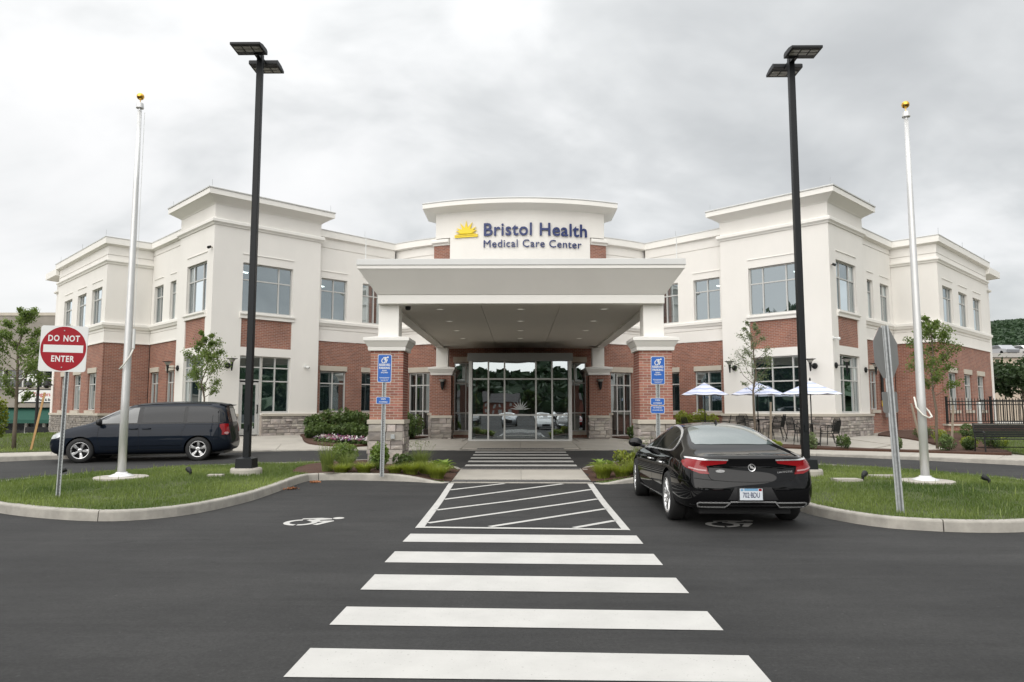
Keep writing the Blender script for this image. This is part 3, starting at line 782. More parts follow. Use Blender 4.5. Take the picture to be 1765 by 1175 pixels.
def window(fr, a, b, z0, z1, cols, rows, dep=.13, gl='glass', room=True, lamp=False, blind=0.0, fw=.05, bot=True, seg=1):
    """cols, rows: fractional positions of the bars"""
    mb = MB(); xs = [a] + [a + (b - a) * c for c in cols] + [b]; zs = [z0] + [z0 + (z1 - z0) * r for r in rows] + [z1]
    def vb(x0, x1, za, zb, d0=-dep - .05, d1=-dep + .03): bx(fr, mb, x0, x1, d0, d1, za, zb)
    ns = max(1, seg)
    vb(a + .004, a + fw, z0 + .004, z1 - .004); vb(b - fw, b - .004, z0 + .004, z1 - .004)
    for i in range(len(xs) - 1):
        xa = xs[i] + (fw if i == 0 else fw / 2); xb = xs[i + 1] - (fw if i == len(xs) - 2 else fw / 2)
        vb(xa, xb, z1 - fw, z1 - .004); vb(xa, xb, z0 + .004, z0 + fw * 1.1)
        for z in zs[1:-1]: vb(xa, xb, z - fw / 2, z + fw / 2, -dep - .05, -dep + .026)
    for x in xs[1:-1]: vb(x - fw / 2, x + fw / 2, z0 + .004, z1 - .004)
    w = mb.build('window', M['alu'], bld, world=True)
    for i in range(len(xs) - 1):
        for j in range(len(zs) - 1):
            xa = xs[i] + (fw if i == 0 else fw / 2) - .008; xb = xs[i + 1] - (fw if i == len(xs) - 2 else fw / 2) + .008
            za = zs[j] + fw / 2 - .006; zb = zs[j + 1] - fw / 2 + .006
            p = MB(); tl = rng.uniform(-.002, .002); tw = rng.uniform(-.002, .002)
            p.add([fr(q) for q in ((xa, -dep - .012 + tl, za), (xb, -dep - .012 + tw, za), (xb, -dep - .012 - tl, zb), (xa, -dep - .012 - tw, zb))] + [fr(q) for q in ((xa, -dep - .022, za), (xb, -dep - .022, za), (xb, -dep - .022, zb), (xa, -dep - .022, zb))], [(0, 1, 2, 3)])
            p.build('window_pane', M[gl], w)
    if room:
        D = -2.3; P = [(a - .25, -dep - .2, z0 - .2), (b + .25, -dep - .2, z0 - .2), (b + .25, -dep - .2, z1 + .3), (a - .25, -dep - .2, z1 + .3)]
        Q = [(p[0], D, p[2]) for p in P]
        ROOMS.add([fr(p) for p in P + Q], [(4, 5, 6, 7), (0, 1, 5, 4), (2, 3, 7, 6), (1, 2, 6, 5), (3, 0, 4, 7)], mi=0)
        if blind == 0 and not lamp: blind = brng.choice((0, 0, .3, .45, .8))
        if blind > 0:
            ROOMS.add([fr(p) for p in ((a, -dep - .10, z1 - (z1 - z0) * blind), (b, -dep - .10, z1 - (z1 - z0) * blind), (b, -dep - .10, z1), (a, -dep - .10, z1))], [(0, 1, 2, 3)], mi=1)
    if lamp:
        c = a + (b - a) * lamp; zl = z1 - .12
        P = [(c - .35, -1.5, zl), (c + .35, -1.5, zl), (c + .35, -1.62, zl), (c - .35, -1.62, zl)]
        LAMPS.add([fr(p) for p in P] + [fr((p[0], p[1], p[2] + .04)) for p in P], [(0, 1, 2, 3), (0, 1, 5, 4), (1, 2, 6, 5), (2, 3, 7, 6), (3, 0, 4, 7)])
    return w
def trim(fr, s0, s1, d, z0, z1, name, m='trim', d0=-.02):
    mb = MB(); bx(fr, mb, s0, s1, d0, d, z0, z1); return mb.build(name, M[m], bld, world=True, bevel=.006)
def groove(fr, s0, s1, z):   # fine shadow reveal over a window: a thin proud lip
    mb = MB(); bx(fr, mb, s0, s1, -.01, .03, z, z + .018); bx(fr, mb, s0, s1, -.01, .012, z + .018, z + .04); mb.build('window_label_mould', M['trim'], bld, world=True)

def BELT(z0, z1, p): return [(0.0, z0), (p * .45, z0 + .01), (p * .8, z0 + (z1 - z0) * .45), (p, z0 + (z1 - z0) * .5), (p, z1 - .015), (p - .02, z1), (0, z1 + .02), (-.05, z1 + .02), (-.05, z0)]
STONES = []
def stones(fr, s0, s1, z0, z1, d=.09, cap=None, seed=0, name='stone', parent=None, skip=None):
    """random ashlar: rows of split stones of uneven length, each its own piece"""
    r = random.Random(seed); z = z0; out = []
    while z < z1 - .03:
        h = r.choice((.09, .115, .15, .18, .22)); h = min(h, z1 - z)
        if z1 - (z + h) < .07: h = z1 - z
        s = s0
        while s < s1 - .02:
            w = r.uniform(.18, .62) if h < .17 else r.uniform(.22, .48)
            if s1 - (s + w) < .14: w = s1 - s
            if not skip or not skip(s, s + w, z, z + h):
                # tall cell sometimes split in two thin courses
                parts = [(z, z + h)] if (h < .17 or r.random() < .6) else [(z, z + h * .5), (z + h * .5, z + h)]
                for a, b in parts:
                    j = .005; dd = d + r.uniform(-.022, .018)
                    P = [(s + j, -.02, a + j), (s + w - j, -.02, a + j), (s + w - j, -.02, b - j), (s + j, -.02, b - j)]
                    Q = [(s + j + r.uniform(0, .008), dd + r.uniform(-.012, .012), a + j + r.uniform(0, .005)), (s + w - j - r.uniform(0, .008), dd + r.uniform(-.012, .012), a + j + r.uniform(0, .005)),
                         (s + w - j - r.uniform(0, .008), dd + r.uniform(-.012, .012), b - j - r.uniform(0, .005)), (s + j + r.uniform(0, .008), dd + r.uniform(-.012, .012), b - j - r.uniform(0, .005))]
                    m_ = (s + w / 2 + r.uniform(-.04, .04), dd + r.uniform(0.0, .018), (a + b) / 2)
                    out.append([fr(p) for p in P + Q + [m_]])
            s += w
        z += h
    return out
ST_F = [(4, 5, 8), (5, 6, 8), (6, 7, 8), (7, 4, 8), (0, 1, 5, 4), (1, 2, 6, 5), (2, 3, 7, 6), (3, 0, 4, 7)]
def place_stones(lst, parent, limit):
    k = 0; mb = MB()
    for P in lst:
        if k < limit:
            m1 = MB(); c = sum((Vector(p) for p in P), Vector((0, 0, 0))) / len(P)
            m1.add([tuple(Vector(p) - c) for p in P], ST_F)
            m1.build('stone', M['stone'], parent, loc=c - parent.location); k += 1
        else: mb.add(P, ST_F)
    if mb.f: mb.build('stonework', M['stone'], parent, world=True, kind='stuff')

CREAM = [(4.62, 5.10, 'stucco', 0.0), (5.10, 5.13, 'stucco', -.035), (5.13, 8.74, 'stucco', 0.0), (8.74, 8.775, 'stucco', -.035), (8.775, 9.5, 'stucco', 0.0)]
LOW = [(.1, 4.62, 'brick', -.03)]
stoneA = []
def lite2(u): return [.5]
for sx in (1, -1):
    T_in = Fr((12, 27.8), (-1, 1), (-1, -1), sx); T_out = Fr((12, 27.8), (1, 1), (1, -1), sx)
    W2 = Fr((12.18, 27.98), (-1, 1), (-1, -1), sx); W3 = Fr((11.82, 27.98), (1, 1), (1, -1), sx)
    B_in = Fr((18.61, 32.03), (-1, 1), (-1, -1), sx); B_out = Fr((18.61, 32.03), (1, 1), (1, -1), sx)
    door = sx < 0
    # --- tower, inner face
    TZ = [(.1, 1.38, 'mortar', -.02), (1.38, 4.10, 'stucco', 0), (4.10, 5.27, 'brick', -.04), (5.27, 9.80, 'stucco', 0)]
    def tower_face(fr, L, a, b, is_in):
        low = (a, b, 1.48, 3.76, .25) if is_in or True else None
        ops = [(a, b, 5.52, 7.52, .25), low]
        if door and is_in: ops = [(a, b, 5.52, 7.52, .25), (a, a + .94, .56, 3.76, .25), (a + .94, b, 1.48, 3.76, .25)]
        # brick infill only between the window bays
        zs = [(.1, 1.38, 'mortar', -.02), (1.38, 4.10, 'stucco', 0), (4.10, 5.27, 'stucco', 0), (5.27, 9.80, 'stucco', 0)]
        wall(fr, 0, L, zs, ops + [(a, b, 4.10, 5.27, .04)])
        mb = MB(); mb.add([fr(p) for p in ((a, -.04, 4.10), (b, -.04, 4.10), (b, -.04, 5.27), (a, -.04, 5.27))], [(0, 1, 2, 3)], uvs=[[(a, 4.10), (b, 4.10), (b, 5.27), (a, 5.27)]])
        mb.build('brick_panel', M['brick'], bld, world=True)
        m2 = MB(); sweep(m2, [(0, 0), (1, 0)], [(0, 0)], mi=0) if False else None
        prof = [(-.0, 5.255), (.05, 5.26), (.05, 5.36), (.09, 5.41), (.11, 5.42), (.11, 5.49), (.0, 5.51)]
        mb = MB(); V = [fr((s, d, z)) for s in (a - .09, b + .09) for d, z in [(-.2, 5.255)] + prof + [(-.2, 5.51)]]; k = len(prof) + 2
        mb.add(V, [(j, (j + 1) % k, k + (j + 1) % k, k + j) for j in range(k)] + [tuple(range(k)), tuple(range(2 * k - 1, k - 1, -1))]); mb.build('window_sill', M['trim'], bld, world=True)
        groove(fr, a - .02, b + .02, 7.86)
        window(fr, a, b, 5.52, 7.52, [.27, .73], [.66], room=False, lamp=(.25 if is_in else False), blind=0)
        if door and is_in:
            window(fr, a + .94, b, 1.48, 3.76, [.48], [.56, .80], gl='glass', room=False)
            window(fr, a, a + .94, 2.76, 3.76, [], [.55], room=False)
            # glazed door leaf
            m3 = MB(); bx(fr, m3, a + .004, a + .07, -.18, -.09, .58, 2.755); bx(fr, m3, a + .87, a + .936, -.18, -.09, .58, 2.755)
            bx(fr, m3, a + .08, a + .19, -.165, -.115, .60, 2.70); bx(fr, m3, a + .75, a + .86, -.165, -.115, .60, 2.70)
            bx(fr, m3, a + .19, a + .75, -.165, -.115, .60, .84); bx(fr, m3, a + .19, a + .75, -.165, -.115, 2.60, 2.70)
            dr = m3.build('side_door', M['alu'], bld, world=True)
            m4 = MB(); bx(fr, m4, a + .185, a + .755, -.145, -.138, .83, 2.61); m4.build('door_glass', M['glass'], dr)
            m5 = MB(); bx(fr, m5, a + .80, a + .83, -.08, -.05, 1.45, 1.80); bx(fr, m5, a + .80, a + .83, -.12, -.06, 1.45, 1.48); bx(fr, m5, a + .80, a + .83, -.12, -.06, 1.77, 1.80); m5.build('door_handle', M['darkiron'], dr)
        else:
            window(fr, a, b, 1.48, 3.76, [.27, .73] if not is_in else [.20, .60], [.56, .80], room=False)
    tower_face(T_in, 4.65, 1.20, 3.38, True)
    tower_face(T_out, 3.58, .62, 2.68, False)
    for z0, z1 in ((.5, 4.0), (5.2, 7.8)):
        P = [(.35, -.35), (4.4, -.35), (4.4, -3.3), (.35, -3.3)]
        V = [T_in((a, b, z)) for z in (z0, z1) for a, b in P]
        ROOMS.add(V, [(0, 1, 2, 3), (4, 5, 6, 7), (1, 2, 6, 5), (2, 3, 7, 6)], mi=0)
    # tower sides above the lower roofs and its back
    for fr, L in ((T_in, 4.65), (T_out, 3.58)):
        pass
    c0 = Vector((12, 27.8)); ti = Vector((-S2, S2)); to = Vector((S2, S2))
    q = [c0, c0 + ti * 4.65, c0 + ti * 4.65 + to * 3.58, c0 + to * 3.58]
    mb = MB()
    for a, b in ((q[1], q[2]), (q[2], q[3])):
        mb.add([(a.x * sx, a.y, .3), (b.x * sx, b.y, .3), (b.x * sx, b.y, 9.8), (a.x * sx, a.y, 9.8)], [(0, 1, 2, 3)])
    mb.build('cream_wall', M['stucco'], bld, world=True)
    loop = [(p.x, p.y) for p in q]   # counter-clockwise seen from above? travel so that 'right' is outward
    area = sum(loop[i][0] * loop[(i + 1) % 4][1] - loop[(i + 1) % 4][0] * loop[i][1] for i in range(4))
    if area < 0: loop = loop[::-1]
    def mir(p): return (p[0] * sx, p[1], p[2])
    mb = MB(); sweep(mb, loop, [(-.05, 8.88), (.04, 8.88), (.06, 8.93), (.13, 8.985), (.13, 9.09), (.10, 9.12), (-.05, 9.12)], closed=True, tf=mir); mb.build('belt_course', M['trim'], bld, world=True)
    mb = MB(); sweep(mb, loop, [(-.3, 9.70), (.02, 9.70), (.05, 9.74), (.38, 9.96), (.42, 9.965), (.42, 10.17), (.40, 10.19), (-.3, 10.19)], closed=True, tf=mir); mb.build('tower_cornice', M['trim'], bld, world=True)
    mb = MB(); sweep(mb, loop, [(-.3, 10.194), (.435, 10.194), (.445, 10.18), (.45, 10.225), (.40, 10.25), (-.3, 10.26)], closed=True, tf=mir); mb.build('roof_coping', M['coping'], bld, world=True)
    mb = MB(); mb.add([(p[0] * sx, p[1], 10.22) for p in loop], [(0, 1, 2, 3)]); mb.build('tower_roof', M['roof'], bld, world=True)
    # stone base of the tower
    sk = None
    if door: sk = lambda a, b, z0, z1: b > 1.16 and a < 2.20
    def clip_stones(fr, L, seed):
        if door and fr is T_in: return stones(fr, 0.02, 1.17, .30, 1.33, seed=seed) + stones(fr, 2.19, L, .30, 1.33, seed=seed + 5)
        return stones(fr, -.07, L, .30, 1.33, seed=seed)
    stoneA += clip_stones(T_in, 4.72, 11 + sx) + clip_stones(T_out, 3.66, 31 + sx)
    for fr, L, gap in ((T_in, 4.75, door), (T_out, 3.68, False)):
        segs = [(-.13 if fr is T_out else .02, L)]
        if gap: segs = [(.02, 1.18), (2.16, L)]
        for a, b in segs: trim(fr, a, b, .135, 1.335, 1.44, 'stone_cap', 'stonecap')
    # --- inner wall of the wing
    s0, s1 = 4.60, 8.75
    ops = [(4.86, 6.17, 5.56, 7.40, .25), (6.98, 8.31, 5.56, 7.40, .25), (4.92, 6.22, 1.50, 3.29, .25), (7.03, 8.35, 1.50, 3.29, .25)]
    wall(W2, s0, s1, LOW + CREAM, ops, uv0=.3)
    for k, (a, b, z0, z1, _) in enumerate(ops):
        up = z0 > 4
        window(W2, a, b, z0, z1, [.5], [.70], lamp=(.5 if up and k == 0 else False), blind=(.3 if not up and sx > 0 else 0))
        if up: groove(W2, a - .02, b + .02, 7.70)
        else:
            trim(W2, a - .03, b + .03, .012, 3.30, 3.52, 'lintel', 'stonecap', -.1); trim(W2, a - .06, b + .10, .06, 1.36, 1.49, 'window_sill', 'stonecap', -.15)
    # --- outer wall of the wing
    s0, s1 = 3.5, 7.65
    ops = [(4.60, 5.30, 5.56, 7.27, .25), (6.17, 7.30, 5.56, 7.27, .25), (4.50, 5.38, 1.60, 3.29, .25), (6.38, 7.42, 1.60, 3.29, .25)]
    wall(W3, s0, s1, LOW + CREAM, ops)
    for k, (a, b, z0, z1, _) in enumerate(ops):
        up = z0 > 4
        window(W3, a, b, z0, z1, [.5] if k % 2 else ([] if up else [.45]), [.70])
        if up: groove(W3, a - .02, b + .02, 7.60)
        else:
            trim(W3, a - .03, b + .03, .012, 3.30, 3.52, 'lintel', 'stonecap', -.1); trim(W3, a - .05, b + .05, .06, 1.46, 1.59, 'window_sill', 'stonecap', -.15)
    # --- end block
    BZ = LOW + [(4.62, 5.10, 'stucco', 0), (5.10, 5.13, 'stucco', -.035), (5.13, 8.58, 'stucco', 0), (8.58, 8.61, 'stucco', -.035), (8.61, 9.35, 'stucco', 0)]
    if sx < 0: BZ = [(.1, 1.38, 'mortar', -.03), (1.38, 4.62, 'brick', -.03)] + BZ[1:]
    else: BZ = [(.1, 1.38, 'brick', -.03), (1.38, 4.62, 'brick', -.03)] + BZ[1:]
    wall(B_in, 0, 1.95, BZ, [])
    bo = [(.60, 2.20, 5.52, 7.20, .25), (3.17, 4.68, 5.52, 7.20, .25), (5.70, 7.22, 5.52, 7.20, .25), (.93, 2.23, 1.58, 3.27, .25), (3.45, 4.72, 1.58, 3.27, .25), (5.80, 7.12, 1.58, 3.27, .25)]
    wall(B_out, 0, 8.6, BZ, bo)
    for k, (a, b, z0, z1, _) in enumerate(bo):
        window(B_out, a, b, z0, z1, [.27, .73], [.70], lamp=False)
        if z0 > 4: groove(B_out, a - .02, b + .02, 7.50)
        else:
            trim(B_out, a - .04, b + .04, .012, 3.28, 3.52, 'lintel', 'stonecap', -.1); trim(B_out, a - .06, b + .06, .06, 1.44, 1.57, 'window_sill', 'stonecap', -.15)
    if sx < 0:
        stoneA += [x for x in stones(B_out, -.06, 8.6, -.3, 1.33, seed=55)] + stones(B_in, -.06, 1.9, .2, 1.33, seed=56)
        trim(B_out, -.12, 8.68, .12, 1.335, 1.44, 'stone_cap', 'stonecap'); trim(B_in, .02, 1.93, .12, 1.335, 1.44, 'stone_cap', 'stonecap')
    # set-back end piece with its own projecting cornice
    mb = MB()
    for (a, b, d0, d1) in ((8.6, 8.6, 0, -.3), (8.6, 10.4, -.3, -.3), (10.4, 10.4, -.3, -6)):
        mb.add([B_out(p) for p in ((a, d0, -.6), (b, d1, -.6), (b, d1, 8.8), (a, d0, 8.8))], [(0, 1, 2, 3)])
    mb.build('cream_wall', M['stucco'], bld, world=True)
    rl = [tuple((Vector((18.61, 32.03)) + Vector((S2, S2)) * s + Vector((S2, -S2)) * d)) for s, d in ((8.62, -.3), (10.4, -.3), (10.4, -4))]
    def mir(p): return (p[0] * sx, p[1], p[2])
    mb = MB(); sweep(mb, rl, [(-.3, 8.66), (.04, 8.68), (.45, 8.78), (.48, 8.78), (.48, 9.12), (-.3, 9.15)], tf=mir); mb.build('end_cornice', M['trim'], bld, world=True)
    mb = MB(); sweep(mb, rl, [(-.05, 7.95), (.12, 8.04), (.12, 8.12), (-.05, 8.14)], tf=mir); mb.build('belt_course', M['trim'], bld, world=True)
    # continuous belts and parapet copings (path from the tower outwards)
    p_in = lambda s, A=(12.18, 27.98): (A[0] - s * S2, A[1] + s * S2)
    w3e = (11.82 + 7.65 * S2, 27.98 + 7.65 * S2); w3s = (11.82 + 3.5 * S2, 27.98 + 3.5 * S2)
    blk = (18.61, 32.03); ble = (18.61 + 8.6 * S2, 32.03 + 8.6 * S2); blb = (ble[0] - 3 * S2, ble[1] + 3 * S2)
    outp = [w3s, w3e, blk, ble, blb]     # outward is to the right of travel
    mb = MB(); sweep(mb, outp, BELT(5.25, 5.51, .13), tf=mir); mb.build('belt_course', M['trim'], bld, world=True)
    mb = MB(); sweep(mb, outp, [(-.05, 4.60), (.025, 4.60), (.025, 4.66), (.0, 4.665), (-.05, 4.665)], tf=mir); mb.build('belt_course', M['trim'], bld, world=True)
    mb = MB(); sweep(mb, outp, [(-.3, 9.02), (.05, 9.02), (.10, 9.06), (.17, 9.07), (.17, 9.34), (-.3, 9.35)], tf=mir); mb.build('parapet_cornice', M['trim'], bld, world=True)
    mb = MB(); sweep(mb, outp, [(-.3, 9.354), (.185, 9.344), (.19, 9.38), (.15, 9.40), (-.3, 9.41)], tf=mir); mb.build('roof_coping', M['coping'], bld, world=True)
    mb = MB(); bp = [(w3e[0] - .02, w3e[1] - .02), blk, ble, blb]
    sweep(mb, [w3e, blk, ble, blb], [(-.05, 8.18), (.04, 8.18), (.06, 8.24), (.12, 8.29), (.12, 8.36), (-.05, 8.385)], tf=mir); mb.build('belt_course', M['trim'], bld, world=True)

# --- curved centre
drum = Arc(41.7, 9.5)
def a_of(x, r=9.5): return r * math.asin(x / r)
sE = a_of(6.0)
dops = []
for sx in (1, -1):
    for x0, x1, z0, z1 in ((4.16, 5.22, .40, 3.30), (2.16, 2.98, .62, 3.72)):
        a, b = sorted((a_of(x0) * sx, a_of(x1) * sx)); dops.append((a, b, z0, z1, .22 if x0 > 4 else .36))
wall(drum, -sE, sE, [(.1, 4.62, 'brick', -.03)] + CREAM, dops, maxseg=.42)
for a, b, z0, z1, _ in dops:
    wide = (b - a) > .95
    if wide: window(drum, a, b, z0, z1, [.33, .66], [.39, .80], gl='glass2')
    else:
        sg_ = 1 if a > 0 else -1; xa, xb = sorted((2.165 * sg_, 2.975 * sg_))
        window(Fr((0, 32.52), (1, 0), (0, -1)), xa, xb, z0, z1, [.35] if a > 0 else [.65], [.27, .70], dep=.22, gl='glass2')
    trim(drum, a - .04, b + .04, .02, z1 + .01, z1 + .25, 'lintel', 'stonecap', -.1)
    if not wide: trim(drum, a - .02, b + .02, .03, z0 - .14, z0 - .01, 'window_sill', 'stonecap', -.1)
arcp = lambda r, x0, x1, n, cy=41.7: [(r * math.sin(t), cy - r * math.cos(t)) for t in [math.asin(x0 / r) + (math.asin(x1 / r) - math.asin(x0 / r)) * i / n for i in range(n + 1)]]
midp = [(12.18 - 4.6 * S2, 27.98 + 4.6 * S2)] + arcp(9.5, 5.99, -5.99, 36) + [(-(12.18 - 4.6 * S2), 27.98 + 4.6 * S2)]
midp = midp[::-1]     # left to right: 'right' faces the viewer
for nm, prof, m in (('belt_course', BELT(5.25, 5.51, .13), 'trim'), ('belt_course', [(-.05, 4.60), (.025, 4.60), (.025, 4.66), (.0, 4.665), (-.05, 4.665)], 'trim'),
                    ('parapet_cornice', [(-.3, 9.17), (.05, 9.17), (.10, 9.20), (.16, 9.21), (.16, 9.49), (-.3, 9.50)], 'trim'), ('roof_coping', [(-.3, 9.504), (.175, 9.494), (.18, 9.53), (.14, 9.55), (-.3, 9.56)], 'coping')):
    mb = MB(); sweep(mb, midp, prof); mb.build(nm, M[m], bld, world=True)
# sign panel, brick pilasters, curved cornice
P98 = Arc(41.7, 9.78)
def arcwall(r, x0, x1, z0, z1, m, name, back=.6, n=20):
    p = arcp(r, x0, x1, n); mb = MB(); V = []; U = []
    L = 0
    for i, q_ in enumerate(p): V += [(q_[0], q_[1], z0), (q_[0], q_[1], z1)]
    F = [(2 * i, 2 * i + 2, 2 * i + 3, 2 * i + 1) for i in range(n)]
    st = (math.asin(x1 / r) - math.asin(x0 / r)) * r / n
    uv = [[(i * st, z0), (i * st + st, z0), (i * st + st, z1), (i * st, z1)] for i in range(n)]
    mb.add(V, F, uvs=uv)
    for q_ in (p[0], p[-1]): mb.add([(q_[0], q_[1], z0), (q_[0], q_[1] + back, z0), (q_[0], q_[1] + back, z1), (q_[0], q_[1], z1)], [(0, 1, 2, 3)], uvs=[[(0, z0), (back, z0), (back, z1), (0, z1)]])
    mb.add([(p[0][0], p[0][1], z0), (p[-1][0], p[-1][1], z0), (p[-1][0], p[-1][1] + back, z0), (p[0][0], p[0][1] + back, z0)], [(0, 1, 2, 3)], uvs=[[(0, 0)] * 4])
    mb.add([(p[0][0], p[0][1] + back, z0), (p[-1][0], p[-1][1] + back, z0), (p[-1][0], p[-1][1] + back, z1), (p[0][0], p[0][1] + back, z1)], [(0, 1, 2, 3)], uvs=[[(0, 0)] * 4])
    return mb.build(name, M[m], bld, world=True)
arcwall(9.78, -3.19, 3.19, 4.4, 9.42, 'stucco', 'sign_panel', back=.9)
arcwall(9.78, -3.87, 3.87, 9.42, 10.75, 'stucco', 'sign_panel', back=1.8)
for s in (1, -1):
    x0, x1 = sorted((3.20 * s, 3.96 * s))
    arcwall(9.72, x0, x1, 4.4, 9.10, 'brick', 'brick_pilaster', back=.8, n=5)
    cp = arcp(9.72, x0 - .04 if s < 0 else x0 + .02, x1 + .04 if s > 0 else x1 - .02, 5)
    mb = MB(); sweep(mb, cp, [(-.5, 9.10), (.04, 9.10), (.06, 9.16), (.16, 9.22), (.16, 9.33), (.10, 9.37), (-.5, 9.415)]); mb.build('pilaster_cap', M['trim'], bld, world=True)
cc = arcp(9.78, -3.87, 3.87, 30); loop = [(-3.87, 34.6)] + cc + [(3.87, 34.6)]
mb = MB(); sweep(mb, loop, [(-.3, 10.56), (.0, 10.56), (.06, 10.60), (.54, 10.74), (.58, 10.74), (.58, 10.93), (-.3, 10.95)]); mb.build('curved_cornice', M['trim'], bld, world=True)
mb = MB(); sweep(mb, loop, [(-.3, 10.954), (.595, 10.944), (.60, 10.98), (.55, 11.01), (-.3, 11.02)]); mb.build('roof_coping', M['coping'], bld, world=True)
mb = MB(); mb.add([(x, y, 10.97) for x, y in loop], [tuple(range(len(loop)))]); mb.add([(-3.87, 34.6, 9.3), (3.87, 34.6, 9.3), (3.87, 34.6, 10.97), (-3.87, 34.6, 10.97)], [(0, 1, 2, 3)]); mb.build('centre_roof', M['roof'], bld, world=True)
# main roof
rp = [(-5.99, 34.3), (0, 33), (5.99, 34.3), (8.8, 31.4), (12, 31.2), (14.6, 31.0), (17.1, 33.5), (18.6, 32.2), (24.5, 38.1), (25.6, 39.5), (21.5, 43.8), (21, 62), (-21, 62), (-21.5, 43.8), (-25.6, 39.5), (-24.5, 38.1), (-18.6, 32.2), (-17.1, 33.5), (-14.6, 31.0), (-12, 31.2), (-8.8, 31.4)]
mb = MB(); mb.add([(x, y, 9.25) for x, y in rp], [tuple(range(len(rp)))]); mb.build('main_roof', M['roof'], bld, world=True)
mb = MB(); mb.add([(-21.6, 43.7, -1), (-21.6, 62, -1), (-21.6, 62, 9.3), (-21.6, 43.7, 9.3), (21.6, 43.7, -1), (21.6, 62, -1), (21.6, 62, 9.3), (21.6, 43.7, 9.3)], [(0, 1, 2, 3), (4, 5, 6, 7), (1, 5, 6, 2)]); mb.build('rear_wall', M['stucco'], bld, world=True)
place_stones(stoneA, bld, 296)
# lightning rods
mb = MB()
for sx in (1, -1):
    for x, y, z in ((11.95, 27.3, 10.2), (8.3, 31.0, 10.2), (14.9, 30.3, 10.2), (18.7, 31.95, 9.38), (21.5, 34.8, 9.38), (7.2, 32.95, 9.52), (24.4, 37.7, 9.38)):
        mb.tube([(x * sx, y, z), (x * sx, y, z + .32)], .008, 5)
mb.build('lightning_rods', M['galv'], bld, world=True)

# --- signage letters on the curved panel, each letter its own piece
def bent_text(s, x0, x1, zb, cap, bold, depth=.05):
    cu = bpy.data.curves.new('t', 'FONT'); cu.body = s; cu.size = 1; cu.offset = bold; cu.resolution_u = 4; cu.space_character = 1.06
    o = bpy.data.objects.new('t', cu); COL.objects.link(o)
    bpy.context.view_layer.update()
    W_all = o.dimensions.x
    cu.body = 'H'; bpy.context.view_layer.update(); H = o.dimensions.y
    # advance of every character
    adv = []
    for i in range(len(s) + 1):
        cu.body = s[:i] + 'I'; bpy.context.view_layer.update(); wI = o.dimensions.x
        bb = [Vector(c) for c in o.bound_box]; adv.append(max(b.x for b in bb))
    cu.body = 'I'; bpy.context.view_layer.update(); base = max(Vector(c).x for c in o.bound_box)
    cu.extrude = .5
    scx = (x1 - x0) / W_all; scz = cap / H
    for i, ch in enumerate(s):
        if ch == ' ': continue
        cu.body = ch; dg = bpy.context.evaluated_depsgraph_get(); me = bpy.data.meshes.new_from_object(o.evaluated_get(dg))
        ox = adv[i] - base
        rad = 9.78
        for v in me.vertices:
            x = x0 + (v.co.x + ox) * scx; z = zb + v.co.y * scz; d = .03 + (v.co.z + .5) * depth
            a = math.asin(x / rad) ; v.co = ((rad + d) * math.sin(a), 41.7 - (rad + d) * math.cos(a), z)
        me.materials.clear(); me.materials.append(M['blue']); me.name = 'sign_letter'
        c = bpy.data.objects.new('sign_letter', me); COL.objects.link(c); c.parent = bld; c.location = -bld.location
    bpy.data.objects.remove(o)
bent_text('Bristol Health', -1.66, 2.98, 9.40, .58, .014)
bent_text('Medical Care Center', -1.66, 2.74, 8.86, .335, .0, .035)
def arcpt(x, d, z, rad=9.78):
    a = math.asin(x / rad); return ((rad + d) * math.sin(a), 41.7 - (rad + d) * math.cos(a), z)
def arc_prism(poly, d0, d1, name, m):
    mb = MB(); mb.prism(poly, d0, d1, tf=lambda P: arcpt(P[0], P[2], P[1])); mb.build(name, M[m], bld, world=True)
cx, cz = -2.42, 9.56
for k in range(7):
    a = R(180 * k / 6); L = (.50, .52, .56, .58, .56, .52, .50)[k]
    if k in (0, 6): a = R(14) if k == 0 else R(166)
    ux, uz = math.cos(a), math.sin(a); px_, pz = -uz, ux
    arc_prism([(cx + px_ * .085 + ux * .16, cz + pz * .085 + uz * .16), (cx - px_ * .085 + ux * .16, cz - pz * .085 + uz * .16), (cx + ux * L, cz + uz * L)][::1], .03, .075, 'sun_ray', 'yellow')
arc_prism([(cx + .27 * math.cos(R(t)), cz + .25 * math.sin(R(t))) for t in range(0, 181, 12)] + [(cx - .46, cz - .035), (cx + .46, cz - .035)], .03, .08, 'sun_disc', 'yellow')
arc_prism([(cx - .53, cz - .06), (cx + .53, cz - .06), (cx + .53, cz - .105), (cx - .53, cz - .105)], .03, .08, 'sun_bar', 'yellow')
arc_prism([(cx - .53, cz - .125), (cx + .53, cz - .125), (cx + .53, cz - .185), (cx - .53, cz - .185)], .03, .08, 'sun_bar', 'yellow')

